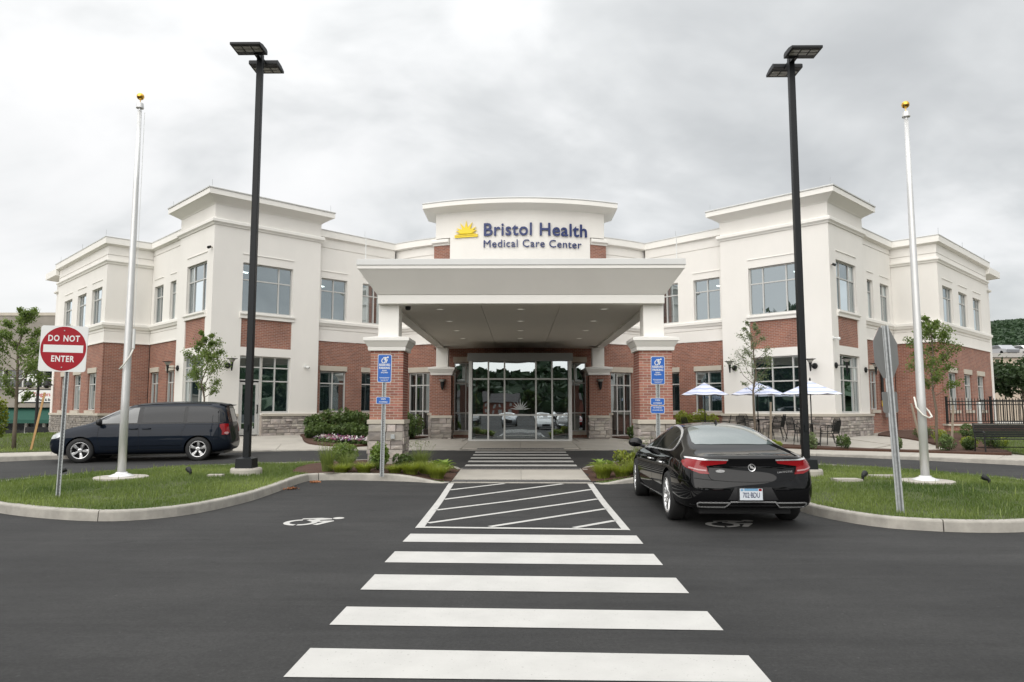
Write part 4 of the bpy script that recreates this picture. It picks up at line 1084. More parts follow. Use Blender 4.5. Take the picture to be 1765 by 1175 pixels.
# --- glazed entrance box
fy = 29.1
xs = [-2.07, -1.97, -1.29, -.63, .63, 1.29, 1.97, 2.07]
EB = Fr((0, fy), (1, 0), (0, -1))
mb = MB()
for a, b in ((-2.07, -1.93), (1.93, 2.07)): bx(EB, mb, a, b, -.15, .0, .36, 3.55)
bx(EB, mb, -1.93, 1.93, -.12, -.0, .355, .42)
for x in (-1.28, -.63, .63, 1.28): bx(EB, mb, x - .032, x + .032, -.10, -.012, .42, 3.55)
edges_x = [-1.93, -1.28, -.63, .63, 1.28, 1.93]
for z in (1.39, 2.83):
    for a, b in zip(edges_x, edges_x[1:]): bx(EB, mb, a + .033, b - .033, -.09, -.02, z - .03, z + .03)
ent = mb.build('entrance_frame', M['alu'], bld, world=True)
for a, b in zip(edges_x, edges_x[1:]):
    for z0, z1 in ((.42, 1.36), (1.42, 2.80), (2.86, 3.55)):
        p = MB(); t1, t2 = rng.uniform(-.0025, .0025), rng.uniform(-.0025, .0025); p.add([EB(q) for q in ((a + .03, -.05 + t1, z0), (b - .03, -.05 + t2, z0), (b - .03, -.05 - t1, z1), (a + .03, -.05 - t2, z1))], [(0, 1, 2, 3)]); p.build('window_pane', M['glass2'], ent)
mb = MB(); bx(EB, mb, -2.12, 2.12, -.12, .03, 3.553, 3.88); mb.build('entrance_header', M['alu_dark'], bld, world=True, bevel=.01)
mb = MB(); bx(EB, mb, -2.10, 2.10, -3.4, -.123, 3.56, 3.86); mb.build('entrance_roof', M['stucco'], bld, world=True)  # roof slab out of view, made pale to bounce light onto the brick behind
for s in (1, -1):
    mb = MB(); sd = Fr((2.05 * s, fy + .15), (0, 1), (s, 0))
    for z0, z1 in ((.36, .44), (1.36, 1.42), (2.80, 2.86), (3.48, 3.55)): bx(sd, mb, 0, 3.0, -.08, .0, z0, z1)
    for y_ in (1.0, 2.0, 2.95): bx(sd, mb, y_ - .03, y_ + .03, -.07, -.004, .44, 3.48)
    f_ = mb.build('entrance_side_frame', M['alu'], bld, world=True)
    for y_ in (0, 1, 2):
        for z0, z1 in ((.44, 1.36), (1.42, 2.80), (2.86, 3.48)):
            p = MB(); p.add([sd(q) for q in ((y_, -.05, z0), (y_ + 1, -.05, z0), (y_ + 1, -.05, z1), (y_, -.05, z1))], [(0, 1, 2, 3)]); p.build('window_pane', M['glass2'], f_)
# inner vestibule: floor, dark inner wall with second pair of doors
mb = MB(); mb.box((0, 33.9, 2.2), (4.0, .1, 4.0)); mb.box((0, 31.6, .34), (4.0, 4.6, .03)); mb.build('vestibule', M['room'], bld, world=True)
# etched sunburst on the middle panes
mb = MB()
for k in range(9):
    a = R(8 + 164 * k / 8); L = .26 + (.17 if k % 2 == 0 else .10) * (1.25 if k == 4 else 1); u = Vector((math.cos(a), math.sin(a))); w = Vector((-u.y, u.x)) * .030
    c0 = Vector((0.0, 1.60)); P = [c0 + u * .12 - w, c0 + u * .12 + w, c0 + u * L]
    mb.add([(p.x, fy + .044, p.y) for p in P], [(0, 1, 2)])
mb.add([(.15 * math.cos(R(t)), fy + .044, 1.60 + .13 * math.sin(R(t))) for t in range(0, 181, 15)], [tuple(range(13))])
mb.build('etched_sunburst', M['etch'], bld, world=True)
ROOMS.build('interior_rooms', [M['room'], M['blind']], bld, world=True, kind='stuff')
LAMPS.build('interior_lamps', M['lamp_on'], bld, world=True)
# drum engaged stone piers beside the full-height windows
for s in (1, -1):
    mb = MB(); x = 4.02 * s; y = 41.7 - math.sqrt(9.5 ** 2 - x * x)
    mb.box((x, y - .03, .85), (.26, .34, 1.0)); pr = mb.build('stone_backing', M['mortar'], bld, world=True)
    fr_ = Fr((x - .14, y - .19), (1, 0), (0, -1)); place_stones(stones(fr_, 0, .28, .36, 1.36, d=.05, seed=77), bld, 0)
    c = MB(); c.box((x, y - .05, 1.40), (.36, .46, .09)); c.build('stone_cap', M['stonecap'], bld, world=True)
# ------------------------------------------------------------------ cars (x forward, y left, z up; origin on the ground midway between the axles)
def carpaint(name, col, fleck=0.0):
    m = mat(name, col, 0.35, metal=fleck, coat=1.0, spec=0.0)
    m.node_tree.nodes['Principled BSDF'].inputs['Coat Roughness'].default_value = 0.015
    m.node_tree.nodes['Principled BSDF'].inputs['Coat Weight'].default_value = 0.8
    return m
M['paint_black'] = carpaint('black_car_paint', (0.0035, 0.0035, 0.004))
M['paint_navy'] = carpaint('navy_car_paint', (0.010, 0.014, 0.022), 0.25)
M['paint_navy'].node_tree.nodes['Principled BSDF'].inputs['Coat Weight'].default_value = 0.45
M['paint_silver'] = carpaint('silver_car_paint', (0.42, 0.43, 0.45), 0.6)
M['paint_white'] = carpaint('white_car_paint', (0.68, 0.68, 0.67))
M['paint_redcar'] = carpaint('red_car_paint', (0.22, 0.01, 0.01))
M['carglass'] = mat('car_glass_dark', (0.012, 0.016, 0.016), 0.02, spec=0.9, coat=1.0)
M['carglass_tint'] = mat('privacy_glass', (0.008, 0.009, 0.011), 0.03, spec=0.35, coat=0.2)
M['carglass_pale'] = mat('rear_window_glass', (0.10, 0.13, 0.125), 0.03, spec=1.0, coat=1.0)
M['chrome'] = mat('chrome', (0.88, 0.88, 0.88), 0.22, metal=0.75)
M['satin'] = mat('wheel_alloy', (0.62, 0.62, 0.62), 0.25, metal=0.85)
M['tyre'] = mat('tyre_rubber', (0.014, 0.014, 0.014), 0.75, bump=0.3, bscale=60)
M['seam'] = mat('panel_gap', (0.001, 0.001, 0.001), 0.9)
M['plastic'] = mat('black_plastic', (0.012, 0.012, 0.013), 0.5)
M['tail'] = mat('tail_lamp_red', (0.24, 0.003, 0.006), 0.15, coat=0.5, spec=0.4)
M['tailpale'] = mat('reverse_lamp', (0.45, 0.26, 0.26), 0.15, coat=0.5)
M['headl'] = mat('head_lamp', (0.5, 0.52, 0.53), 0.1, coat=1.0, metal=0.3)
M['platew'] = mat('number_plate', (0.62, 0.66, 0.70), 0.4); M['plateb'] = mat('number_plate_blue', (0.16, 0.34, 0.52), 0.4)
M['inkblue'] = mat('plate_ink', (0.01, 0.02, 0.08), 0.5)

def car_body(rings, rear, front):
    """rings: list of half rings (list of (x,y,z), bottom centre to top centre); rear/front: the closing half rings"""
    allr = rear[::-1] + rings[::-1] + front      # from tail to nose
    k = len(allr[0]); V = []; idx = []
    for r in allr:
        L = []; Rr = []
        for p in r:
            V.append(Vector(p)); L.append(len(V) - 1)
        for i, p in enumerate(r):
            if abs(p[1]) < 1e-6: Rr.append(L[i])
            else: V.append(Vector((p[0], -p[1], p[2]))); Rr.append(len(V) - 1)
        idx.append((L, Rr))
    F = []
    for (L0, R0), (L1, R1) in zip(idx, idx[1:]):
        for i in range(k - 1):
            for a, b, flip in ((L0, L1, False), (R0, R1, True)):
                f = [a[i], a[i + 1], b[i + 1], b[i]]
                q = []
                for t in f:
                    if t not in q: q.append(t)
                if len(q) >= 3: F.append(q if flip else q[::-1])
    me = bpy.data.meshes.new('tmp'); me.from_pydata(V, [], F)
    bm = bmesh.new(); bm.from_mesh(me); bmesh.ops.remove_doubles(bm, verts=bm.verts, dist=1e-4)
    bmesh.ops.recalc_face_normals(bm, faces=bm.faces); bm.to_mesh(me); bm.free(); return me

def finish_body(me, name, m, wells, parent, lvl=3):
    o = bpy.data.objects.new(name, me); COL.objects.link(o)
    md = o.modifiers.new('s', 'SUBSURF'); md.levels = lvl; md.render_levels = lvl
    cut = []
    for (x, z, r) in wells:
        for sy in (1, -1):
            mb = MB(); mb.lathe((0, 0, 0), [(r, -0.24), (r, 0.5)], 40, 'y')
            c = mb.build('cut', m, loc=(x, sy * 0.86 + (0.0 if sy > 0 else -0.26), z)); cut.append(c)
            b = o.modifiers.new('b', 'BOOLEAN'); b.object = c; b.operation = 'DIFFERENCE'; b.solver = 'EXACT'
    dg = bpy.context.evaluated_depsgraph_get(); ev = o.evaluated_get(dg)
    new = bpy.data.meshes.new_from_object(ev)
    o.modifiers.clear(); o.data = new
    for c in cut: bpy.data.objects.remove(c)
    new.materials.clear(); new.materials.append(m)
    new.polygons.foreach_set('use_smooth', [True] * len(new.polygons))
    try: new.set_sharp_from_angle(angle=R(38))
    except Exception: pass
    new.polygons.foreach_set('material_index', [0] * len(new.polygons))
    o.parent = parent
    bm = bmesh.new(); bm.from_mesh(new); bvh = BVHTree.FromBMesh(bm); bm.free()
    return o, bvh

PROJ = {'left': lambda u, v: (Vector((u, 3, v)), Vector((0, -1, 0))), 'right': lambda u, v: (Vector((u, -3, v)), Vector((0, 1, 0))),
        'rear': lambda u, v: (Vector((-5, u, v)), Vector((1, 0, 0))), 'front': lambda u, v: (Vector((5, u, v)), Vector((-1, 0, 0))),
        'top': lambda u, v: (Vector((u, v, 4)), Vector((0, 0, -1)))}
def hit(bvh, pr, u, v):
    o, d = PROJ[pr](u, v); h = bvh.ray_cast(o, d)
    return (h[0], h[1]) if h[0] is not None else (None, None)
def patch(bvh, pr, outline, name, m, parent, off=0.004, step=0.06, th=0.004, **kw):
    if pr == 'top' or pr in ('left', 'right'): pass
    ol = subd(outline, step)
    v, f = tri_fill(ol, step)
    P = []; ok = []
    for u, w in v:
        p, n = hit(bvh, pr, u, w)
        if p is None: P.append((0, 0, 0)); ok.append(False)
        else:
            d = PROJ[pr](u, w)[1]
            if n.dot(d) > 0: n = -n
            P.append(tuple(p + n * off)); ok.append(True)
    F = [t for t in f if all(ok[i] for i in t)]
    if not F: return None
    dd = PROJ[pr](0, 0)[1]; a_, b_, c_ = (Vector(P[i]) for i in F[0])
    if (b_ - a_).cross(c_ - a_).dot(dd) > 0: F = [t[::-1] for t in F]
    mb = MB(); mb.add(P, F); o = mb.build(name, m, parent, smooth=True, recalc=False, **kw)
    md = o.modifiers.new('t', 'SOLIDIFY'); md.thickness = th; md.offset = 0; es = o.modifiers.new('e', 'EDGE_SPLIT'); es.split_angle = R(45)
    return o
def strip(bvh, pr, path, w, name, m, parent, off=0.004, closed=False, step=0.05, th=0.004, mb=None):
    ps = [Vector(p) for p in resample(path, step, closed)]; n = len(ps); P = []; ok = []
    for i in range(n):
        a = ps[i - 1] if (i > 0 or closed) else ps[0]; b = ps[(i + 1) % n] if (i < n - 1 or closed) else ps[-1]
        t = (b - a).normalized(); nn = Vector((-t.y, t.x))
        for s in (-1, 1):
            q = ps[i] + nn * (w / 2 * s); p, nm = hit(bvh, pr, q.x, q.y)
            if p is None: P.append((0, 0, 0)); ok.append(False)
            else:
                if nm.dot(PROJ[pr](0, 0)[1]) > 0: nm = -nm
                P.append(tuple(p + nm * off)); ok.append(True)
    F = []
    for i in range(n if closed else n - 1):
        j = (i + 1) % n; q = (2 * i, 2 * i + 1, 2 * j + 1, 2 * j)
        if all(ok[t] for t in q) and (Vector(P[2 * i]) - Vector(P[2 * j])).length < step * 4: F.append(q)
    if F:
        dd = PROJ[pr](0, 0)[1]; a_, b_, c_ = (Vector(P[i]) for i in F[0][:3])
        if (b_ - a_).cross(c_ - a_).dot(dd) > 0: F = [t[::-1] for t in F]
    if mb is not None: mb.add(P, F); return None
    m2 = MB(); m2.add(P, F); o = m2.build(name, m, parent, smooth=True, recalc=False)
    md = o.modifiers.new('t', 'SOLIDIFY'); md.thickness = th; md.offset = 0; es = o.modifiers.new('e', 'EDGE_SPLIT'); es.split_angle = R(45)
    return o

def wheel(r, w, rim_r, spokes, split, name='wheel'):
    """returns (tyre mesh, rim mesh, spokes mesh); axis y, outer face towards +y"""
    t = MB(); s = 0.028
    t.lathe((0, 0, 0), [(rim_r, -w / 2), (rim_r + 0.03, -w / 2 - 0.008), (r - s, -w / 2 + 0.004), (r - 0.006, -w / 2 + 0.03), (r, -w / 2 + 0.055), (r, w / 2 - 0.055), (r - 0.006, w / 2 - 0.03), (r - s, w / 2 - 0.004), (rim_r + 0.03, w / 2 + 0.008), (rim_r, w / 2)], 48, 'y', cap=False)
    tm = t.mesh('tyre', M['tyre'], True)
    g = MB()
    g.lathe((0, 0, 0), [(rim_r - 0.03, -w / 2 + 0.02), (rim_r + 0.006, -w / 2 + 0.01), (rim_r + 0.006, w / 2 - 0.004), (rim_r - 0.012, w / 2 + 0.002), (rim_r - 0.028, w / 2 - 0.02), (rim_r - 0.03, 0.0)], 48, 'y', mi=0, cap=False)
    g.lathe((0, 0, 0), [(rim_r - 0.03, 0.0), (rim_r - 0.03, -0.01)], 40, 'y', mi=1)
    rm = g.mesh('rim', [M['satin'], M['plastic']], True)
    sp = MB()
    for i in range(spokes):
        a0 = 2 * math.pi * i / spokes
        for da in ((-split, split) if split else (0,)):
            W0, W1 = (0.032, 0.020) if split else (0.055, 0.105)
            V = []
            for rr, ww, yy in ((0.03, W0, w / 2 - 0.035), (rim_r * .5, (W0 + W1) / 2 * .9, w / 2 - 0.018), (rim_r - 0.018, W1, w / 2 - 0.012)):
                aa = a0 + da * (rr / rim_r)
                c, sn = math.cos(aa), math.sin(aa)
                for k, yo in ((-1, -0.018), (-0.55, 0), (0.55, 0), (1, -0.018)):
                    x, z = rr * c - k * ww / 2 * sn, rr * sn + k * ww / 2 * c
                    V.append((x, yy + yo, z))
            F = []
            for q in range(2):
                for k in range(3): F.append((q * 4 + k, q * 4 + k + 1, q * 4 + 4 + k + 1, q * 4 + 4 + k))
            sp.add(V, F)
    sp.lathe((0, 0, 0), [(0.062, w / 2 - 0.06), (0.06, w / 2 - 0.022), (0.035, w / 2 - 0.016), (0.033, w / 2 - 0.014)], 20, 'y')
    sm_ = sp.mesh('wheel_spokes', M['satin'])
    return tm, rm, sm_
def put_wheel(parent, meshes, x, y, z, steer=0.0):
    side = 1 if y > 0 else -1
    t = inst(meshes[0], 'wheel', parent, (x, y, z), (0, rng.random() * 1.1, steer + (0 if side > 0 else math.pi)))
    inst(meshes[1], 'rim', t); inst(meshes[2], 'wheel_spokes', t)

def text_mesh(s, size, m, name='lettering', extrude=0.002, bold=0.0, space=1.0, align='CENTER'):
    cu = bpy.data.curves.new(name, 'FONT'); cu.body = s; cu.size = size; cu.extrude = extrude; cu.offset = bold; cu.space_character = space
    cu.align_x = align; cu.align_y = 'BOTTOM_BASELINE' if 'BOTTOM_BASELINE' in [i.identifier for i in cu.bl_rna.properties['align_y'].enum_items] else 'BOTTOM'
    cu.resolution_u = 3
    o = bpy.data.objects.new('t', cu); COL.objects.link(o)
    dg = bpy.context.evaluated_depsgraph_get(); me = bpy.data.meshes.new_from_object(o.evaluated_get(dg))
    bpy.data.objects.remove(o); me.name = name; me.materials.clear(); me.materials.append(m); return me

def half_ring(x, w, zb, zs, wb, zbelt, wt, zr, zt, zm=(0.50, 0.66)):
    return [(x, 0, zb), (x, .72 * w, zb), (x, .93 * w, zb + .03), (x, .985 * w, zb + .13), (x, w, zm[0]), (x, .995 * w, zm[1]), (x, .975 * w, zs), (x, wb, zbelt), (x, wt, zr), (x, .6 * wt, zt - .018), (x, 0, zt)]

def make_sedan(paint, label, loc, rz, group=None, detail=True):
    root = empty('parked_car', loc, rz, label, 'car', group)
    T = [(2.12, .845, .21, .60, .74, .69, .60, .745, .775), (1.85, .90, .20, .72, .82, .80, .68, .85, .875), (1.45, .925, .2, .79, .86, .865, .72, .915, .945),
         (1.10, .93, .2, .82, .865, .91, .72, .96, .99), (.90, .93, .2, .825, .865, .925, .70, 1.02, 1.06), (.50, .93, .2, .83, .865, .935, .635, 1.19, 1.245), (.12, .93, .2, .835, .865, .94, .595, 1.315, 1.375),
         (-.35, .93, .2, .84, .865, .95, .585, 1.355, 1.415), (-.85, .93, .2, .85, .865, .96, .575, 1.335, 1.39), (-1.3, .93, .2, .865, .865, .975, .585, 1.23, 1.285),
         (-1.68, .93, .21, .87, .86, .99, .62, 1.115, 1.155), (-1.92, .925, .22, .875, .845, .985, .68, 1.045, 1.07), (-2.2, .905, .24, .86, .81, .955, .68, .995, 1.012)]
    rings = [half_ring(*t) for t in T]
    zR = [.27, .27, .29, .37, .50, .64, .78, .90, .975, .992, .998]
    xR = [-2.36, -2.40, -2.47, -2.53, -2.545, -2.53, -2.50, -2.495, -2.515, -2.44, -2.36]
    yB = [0, .58, .77, .825, .845, .845, .835, .80, .72, .45, 0]
    def rr(f, dx): return [(xR[i] + dx * (1 if i < 8 else .5), yB[i] * f, zR[i]) for i in range(11)]
    rear = [rr(0.985, .10), rr(.84, .018), rr(.45, 0), [(xR[i], 0, zR[i]) for i in range(11)]]
    zF = [.2, .2, .22, .32, .46, .57, .64, .68, .715, .735, .745]
    xF = [2.20, 2.24, 2.32, 2.39, 2.41, 2.40, 2.36, 2.31, 2.26, 2.21, 2.17]
    def fr(f, dx): return [(xF[i] - dx, yB[i] * f * .98, zF[i]) for i in range(11)]
    front = [fr(.93, .13), fr(.75, .04), fr(.4, 0), [(xF[i], 0, zF[i]) for i in range(11)]]
    me = car_body(rings, rear, front)
    body, bvh = finish_body(me, 'body', paint, [(-1.45, .36, .395), (1.45, .36, .395)], root)
    ww = wheel(.355, .235, .262, 10, 0.13)
    for x, st in ((-1.45, 0), (1.45, R(-4))):
        for y in (.81, -.81): put_wheel(root, ww, x, y, .353, st)
    u = MB(); u.box((0, 0, .26), (4.3, 1.25, .16)); u.box((-1.45, 0, .36), (.12, 1.3, .12)); u.box((1.45, 0, .36), (.12, 1.3, .12)); u.build('underbody', M['plastic'], root)
    DLO = [(1.02, .955), (.72, 1.12), (.42, 1.235), (.05, 1.315), (-.38, 1.338), (-.82, 1.30), (-1.12, 1.215), (-1.33, 1.11), (-1.42, 1.035), (-1.36, 1.0), (-.9, .985), (0, .97)]
    dl = catmull(DLO, 4)
    for pr in ('left', 'right'):
        def clip(x0, x1): return [(min(max(x, x0), x1), z) for x, z in dl]
        def cell(x0, x1):
            top = [(x, z) for x, z in dl if x0 <= x <= x1 and z > 1.03 - .0]; 
            xs = [x1 - (x1 - x0) * i / 8 for i in range(9)]
            def yy(x, hi):
                zz = []
                for (a, b), (c, d) in zip(dl, dl[1:] + dl[:1]):
                    if (a - x) * (c - x) <= 0 and a != c: zz.append(b + (d - b) * (x - a) / (c - a))
                return (max(zz) if hi else min(zz)) if zz else 1.0
            return [(x, yy(x, True)) for x in xs] + [(x, yy(x, False)) for x in xs[::-1]]
        for x0, x1 in ((-.20, .97), (-1.08, -.27), (-1.40, -1.12)):
            c = cell(x0, x1)
            if len(c) > 3: patch(bvh, pr, c, 'side_window', M['carglass'], root, off=.003, step=.09)
        patch(bvh, pr, cell(-.27, -.20), 'door_pillar', M['plastic'], root, off=.004, step=.05); patch(bvh, pr, cell(-1.12, -1.08), 'door_pillar', M['plastic'], root, off=.004, step=.05)
        strip(bvh, pr, dl, .022, 'window_trim', M['chrome'], root, off=.006, closed=True)
        sb = MB()
        for path in ([(-.24, .965), (-.25, .6), (-.28, .32)], [(1.0, .93), (1.03, .6), (.98, .32)], [(-1.1, .97), (-1.16, .8), (-1.0, .62), (-.98, .36)], [(.98, .30), (-.98, .33)], [(-2.45, .64), (-2.1, .66), (-1.86, .66)], [(1.5, .93), (.98, .94)]):
            strip(bvh, pr, path, .007, 'x', None, None, off=.0015, mb=sb)
        sb.build('panel_gap', M['seam'], root)
        strip(bvh, pr, [(1.0, .285), (0, .285), (-1.0, .30)], .02, 'sill_trim', M['chrome'], root, off=.008)
        s = 1 if pr == 'left' else -1
        for hx in (-.08, -.98):
            p, n = hit(bvh, pr, hx, .80)
            if p: h = MB(); h.tube([(-.10, 0, 0), (-.085, .03 * s, .004), (.085, .03 * s, .004), (.10, 0, 0)], .014, 8); h.build('door_handle', M['chrome'], root, loc=p, smooth=True)
        mm = MB(); V = []
        mm.tube([(.78, .86 * s, .955), (.76, .97 * s, .975)], [.03, .022], 8)
        mm.build('wing_mirror', M['plastic'], root)
        bm = bmesh.new(); bmesh.ops.create_uvsphere(bm, u_segments=16, v_segments=10, radius=1); me2 = bpy.data.meshes.new('mirror_shell')
        for v in bm.verts: v.co = Vector((v.co.x * (.09 if v.co.x > 0 else .045), v.co.y * .125, v.co.z * .085 * (1 if v.co.z > 0 else .9)))
        bm.to_mesh(me2); bm.free(); me2.materials.append(paint); me2.polygons.foreach_set('use_smooth', [True] * len(me2.polygons))
        inst(me2, 'mirror_shell', root, (.76, 1.02 * s, 1.02))
    RW = [(-1.80, 0), (-1.785, .35), (-1.73, .56), (-1.6, .575), (-1.3, .535), (-1.0, .495), (-.90, .44), (-.875, 0)]
    patch(bvh, 'top', RW + [(x, -y) for x, y in RW[::-1][1:-1]], 'rear_window', M['carglass_pale'], root, off=.003, step=.1)
    WS = [(1.03, 0), (.99, .45), (.93, .64), (.6, .60), (.25, .545), (.17, .45), (.14, 0)]
    patch(bvh, 'top', WS + [(x, -y) for x, y in WS[::-1][1:-1]], 'windscreen', M['carglass'], root, off=.003, step=.1)
    # rear end
    for s in (1, -1):
        A = [(.32, .925), (.345, .885), (.60, .852), (.565, .745), (.68, .75), (.77, .785), (.82, .83), (.826, .90), (.80, .93)]
        patch(bvh, 'rear', [(y * s, z) for y, z in A], 'tail_light', M['tail'], root, off=.010, step=.04, th=.012)
        patch(bvh, 'left' if s > 0 else 'right', [(-2.46, .905), (-2.40, .80), (-2.26, .84), (-2.16, .895), (-2.18, .915)], 'tail_light', M['tail'], root, off=.008, step=.04, th=.01)
        strip(bvh, 'rear', [(y * s, z) for y, z in ((.315, .932), (.6, .936), (.81, .938))], .016, 'tail_light_trim', M['chrome'], root, off=.018)
        strip(bvh, 'rear', [(y * s, z) for y, z in ((.60, .79), (.70, .80), (.80, .825))], .018, 'reversing_lamp', M['tailpale'], root, off=.020)
        strip(bvh, 'rear', [(y * s, z) for y, z in ((.585, .845), (.58, .76))], .006, 'lamp_seam', M['seam'], root, off=.021)
        E_ = [(.30, .375), (.70, .375), (.73, .36), (.70, .315), (.36, .315)]
        patch(bvh, 'rear', [(y * s, z) for y, z in E_], 'exhaust_tip', M['seam'], root, off=.004, step=.05)
        strip(bvh, 'rear', [(y * s, z) for y, z in E_], .014, 'exhaust_trim', M['chrome'], root, off=.010, closed=True, step=.03)
        HL = [(.40, .645), (.62, .665), (.80, .66), (.80, .61), (.60, .585)]
        patch(bvh, 'front', [(y * s, z) for y, z in HL], 'head_light', M['headl'], root, off=.006, step=.05)
    strip(bvh, 'rear', [(.30, .385), (0, .388), (-.30, .385)], .016, 'bumper_trim', M['chrome'], root, off=.008)
    patch(bvh, 'rear', [(-.80, .34), (.80, .34), (.78, .285), (-.78, .285)], 'rear_valance', M['plastic'], root, off=.003, step=.1)
    patch(bvh, 'rear', [(-.33, .41), (.33, .41), (.24, .575), (-.24, .575)], 'plate_recess', M['plastic'], root, off=.003, step=.06)
    sb = MB()
    for path in ([(.845, .70), (.60, .672), (.3, .648), (0, .64), (-.3, .648), (-.60, .672), (-.845, .70)], [(.56, .86), (.585, .74), (.55, .68), (.50, .665)], [(-.56, .86), (-.585, .74), (-.55, .68), (-.50, .665)]):
        strip(bvh, 'rear', path, .007, 'x', None, None, off=.002, mb=sb)
    sb.build('panel_gap', M['seam'], root)
    patch(bvh, 'front', [(-.38, .60), (.38, .60), (.30, .34), (-.30, .34)], 'grille', M['plastic'], root, off=.005, step=.08)
    strip(bvh, 'front', [(-.38, .60), (.38, .60), (.30, .34), (-.30, .34)], .02, 'grille_trim', M['chrome'], root, off=.01, closed=True)
    if detail:
        p, n = hit(bvh, 'rear', .035, .49); px = p.x - .016
        pl = MB(); pl.box((0, 0, 0), (.012, .335, .175)); plate = pl.build('number_plate', M['plastic'], root, loc=(px, .035, .487))
        b1 = MB(); b1.box((-.0075, 0, 0), (.004, .30, .150)); b1.build('plate_face', M['platew'], plate)
        b2 = MB(); b2.box((-.0105, 0, .060), (.002, .18, .03)); b2.build('plate_state_band', M['plateb'], plate)
        b3 = MB(); b3.box((-.0105, .12, .056), (.002, .035, .026)); b3.build('plate_sticker', M['plateb'], plate)
        b4 = MB(); b4.box((-.0105, -.12, .058), (.002, .04, .028)); b4.build('plate_sticker', M['tail'], plate)
        tm = text_mesh('702·BDU', .088, M['inkblue'], 'plate_number', .001, .0004, .95)
        inst(tm, 'plate_number', plate, (-.011, 0, -.042), (R(90), 0, R(-90)), (.72, 1.1, 1))
        p, n = hit(bvh, 'rear', 0, .83)
        em = MB(); em.lathe((p.x - .012, .0, .83), [(.050, 0), (.050, .01), (.041, .012)], 28, 'x')
        em = MB(); em.lathe((0, 0, 0), [(.040, .004), (.048, 0), (.050, .006), (.050, .012), (.040, .012)], 28, 'x'); 
        e_ = em.build('emblem_ring', M['chrome'], root, loc=(p.x - .014, .0, .83), smooth=False)
        k = MB(); k.lathe((.004, 0, 0), [(.041, 0), (.041, .006)], 28, 'x'); k.build('emblem_disc', M['plastic'], e_)
        for q, (dy, dz) in enumerate(((.016, .010), (0, 0), (-.016, -.010))):
            sh = MB(); sh.prism([(-.009 + dy, .018 + dz), (.009 + dy, .018 + dz), (.008 + dy, -.004 + dz), (0 + dy, -.018 + dz), (-.008 + dy, -.004 + dz)], -.002, .004, tf=lambda P: (-P[2], P[0] , P[1])); sh.build('emblem_shield', M['chrome'], e_)
        p, n = hit(bvh, 'rear', -.44, .765)
        tl = text_mesh('LACROSSE', .034, M['chrome'], 'badge_lettering', .002, 0, 1.3)
        inst(tl, 'badge_lettering', root, (p.x - .006, -.44, .765), (R(90), R(-4), R(-92)))
        p, n = hit(bvh, 'rear', .42, .78)
        ov = MB(); ov.prism([(.062 * math.cos(a * .3142), .020 * math.sin(a * .3142)) for a in range(20)], 0, .004, tf=lambda P: (-P[2], P[0], P[1])); ov.build('badge_oval', M['chrome'], root, loc=(p.x - .004, .42, .785))
        fin = MB(); V = [(.05, 0, 0), (-.09, .02, 0), (-.09, -.02, 0), (-.085, 0, .06), (-.04, 0, .052)]; fin.add(V, [(0, 1, 3, 4), (0, 4, 3, 2), (1, 2, 3), (0, 2, 1)])
        p, n = hit(bvh, 'top', -.72, 0); fin.build('roof_aerial', M['plastic'], root, loc=p + Vector((0, 0, -.004)))
    return root

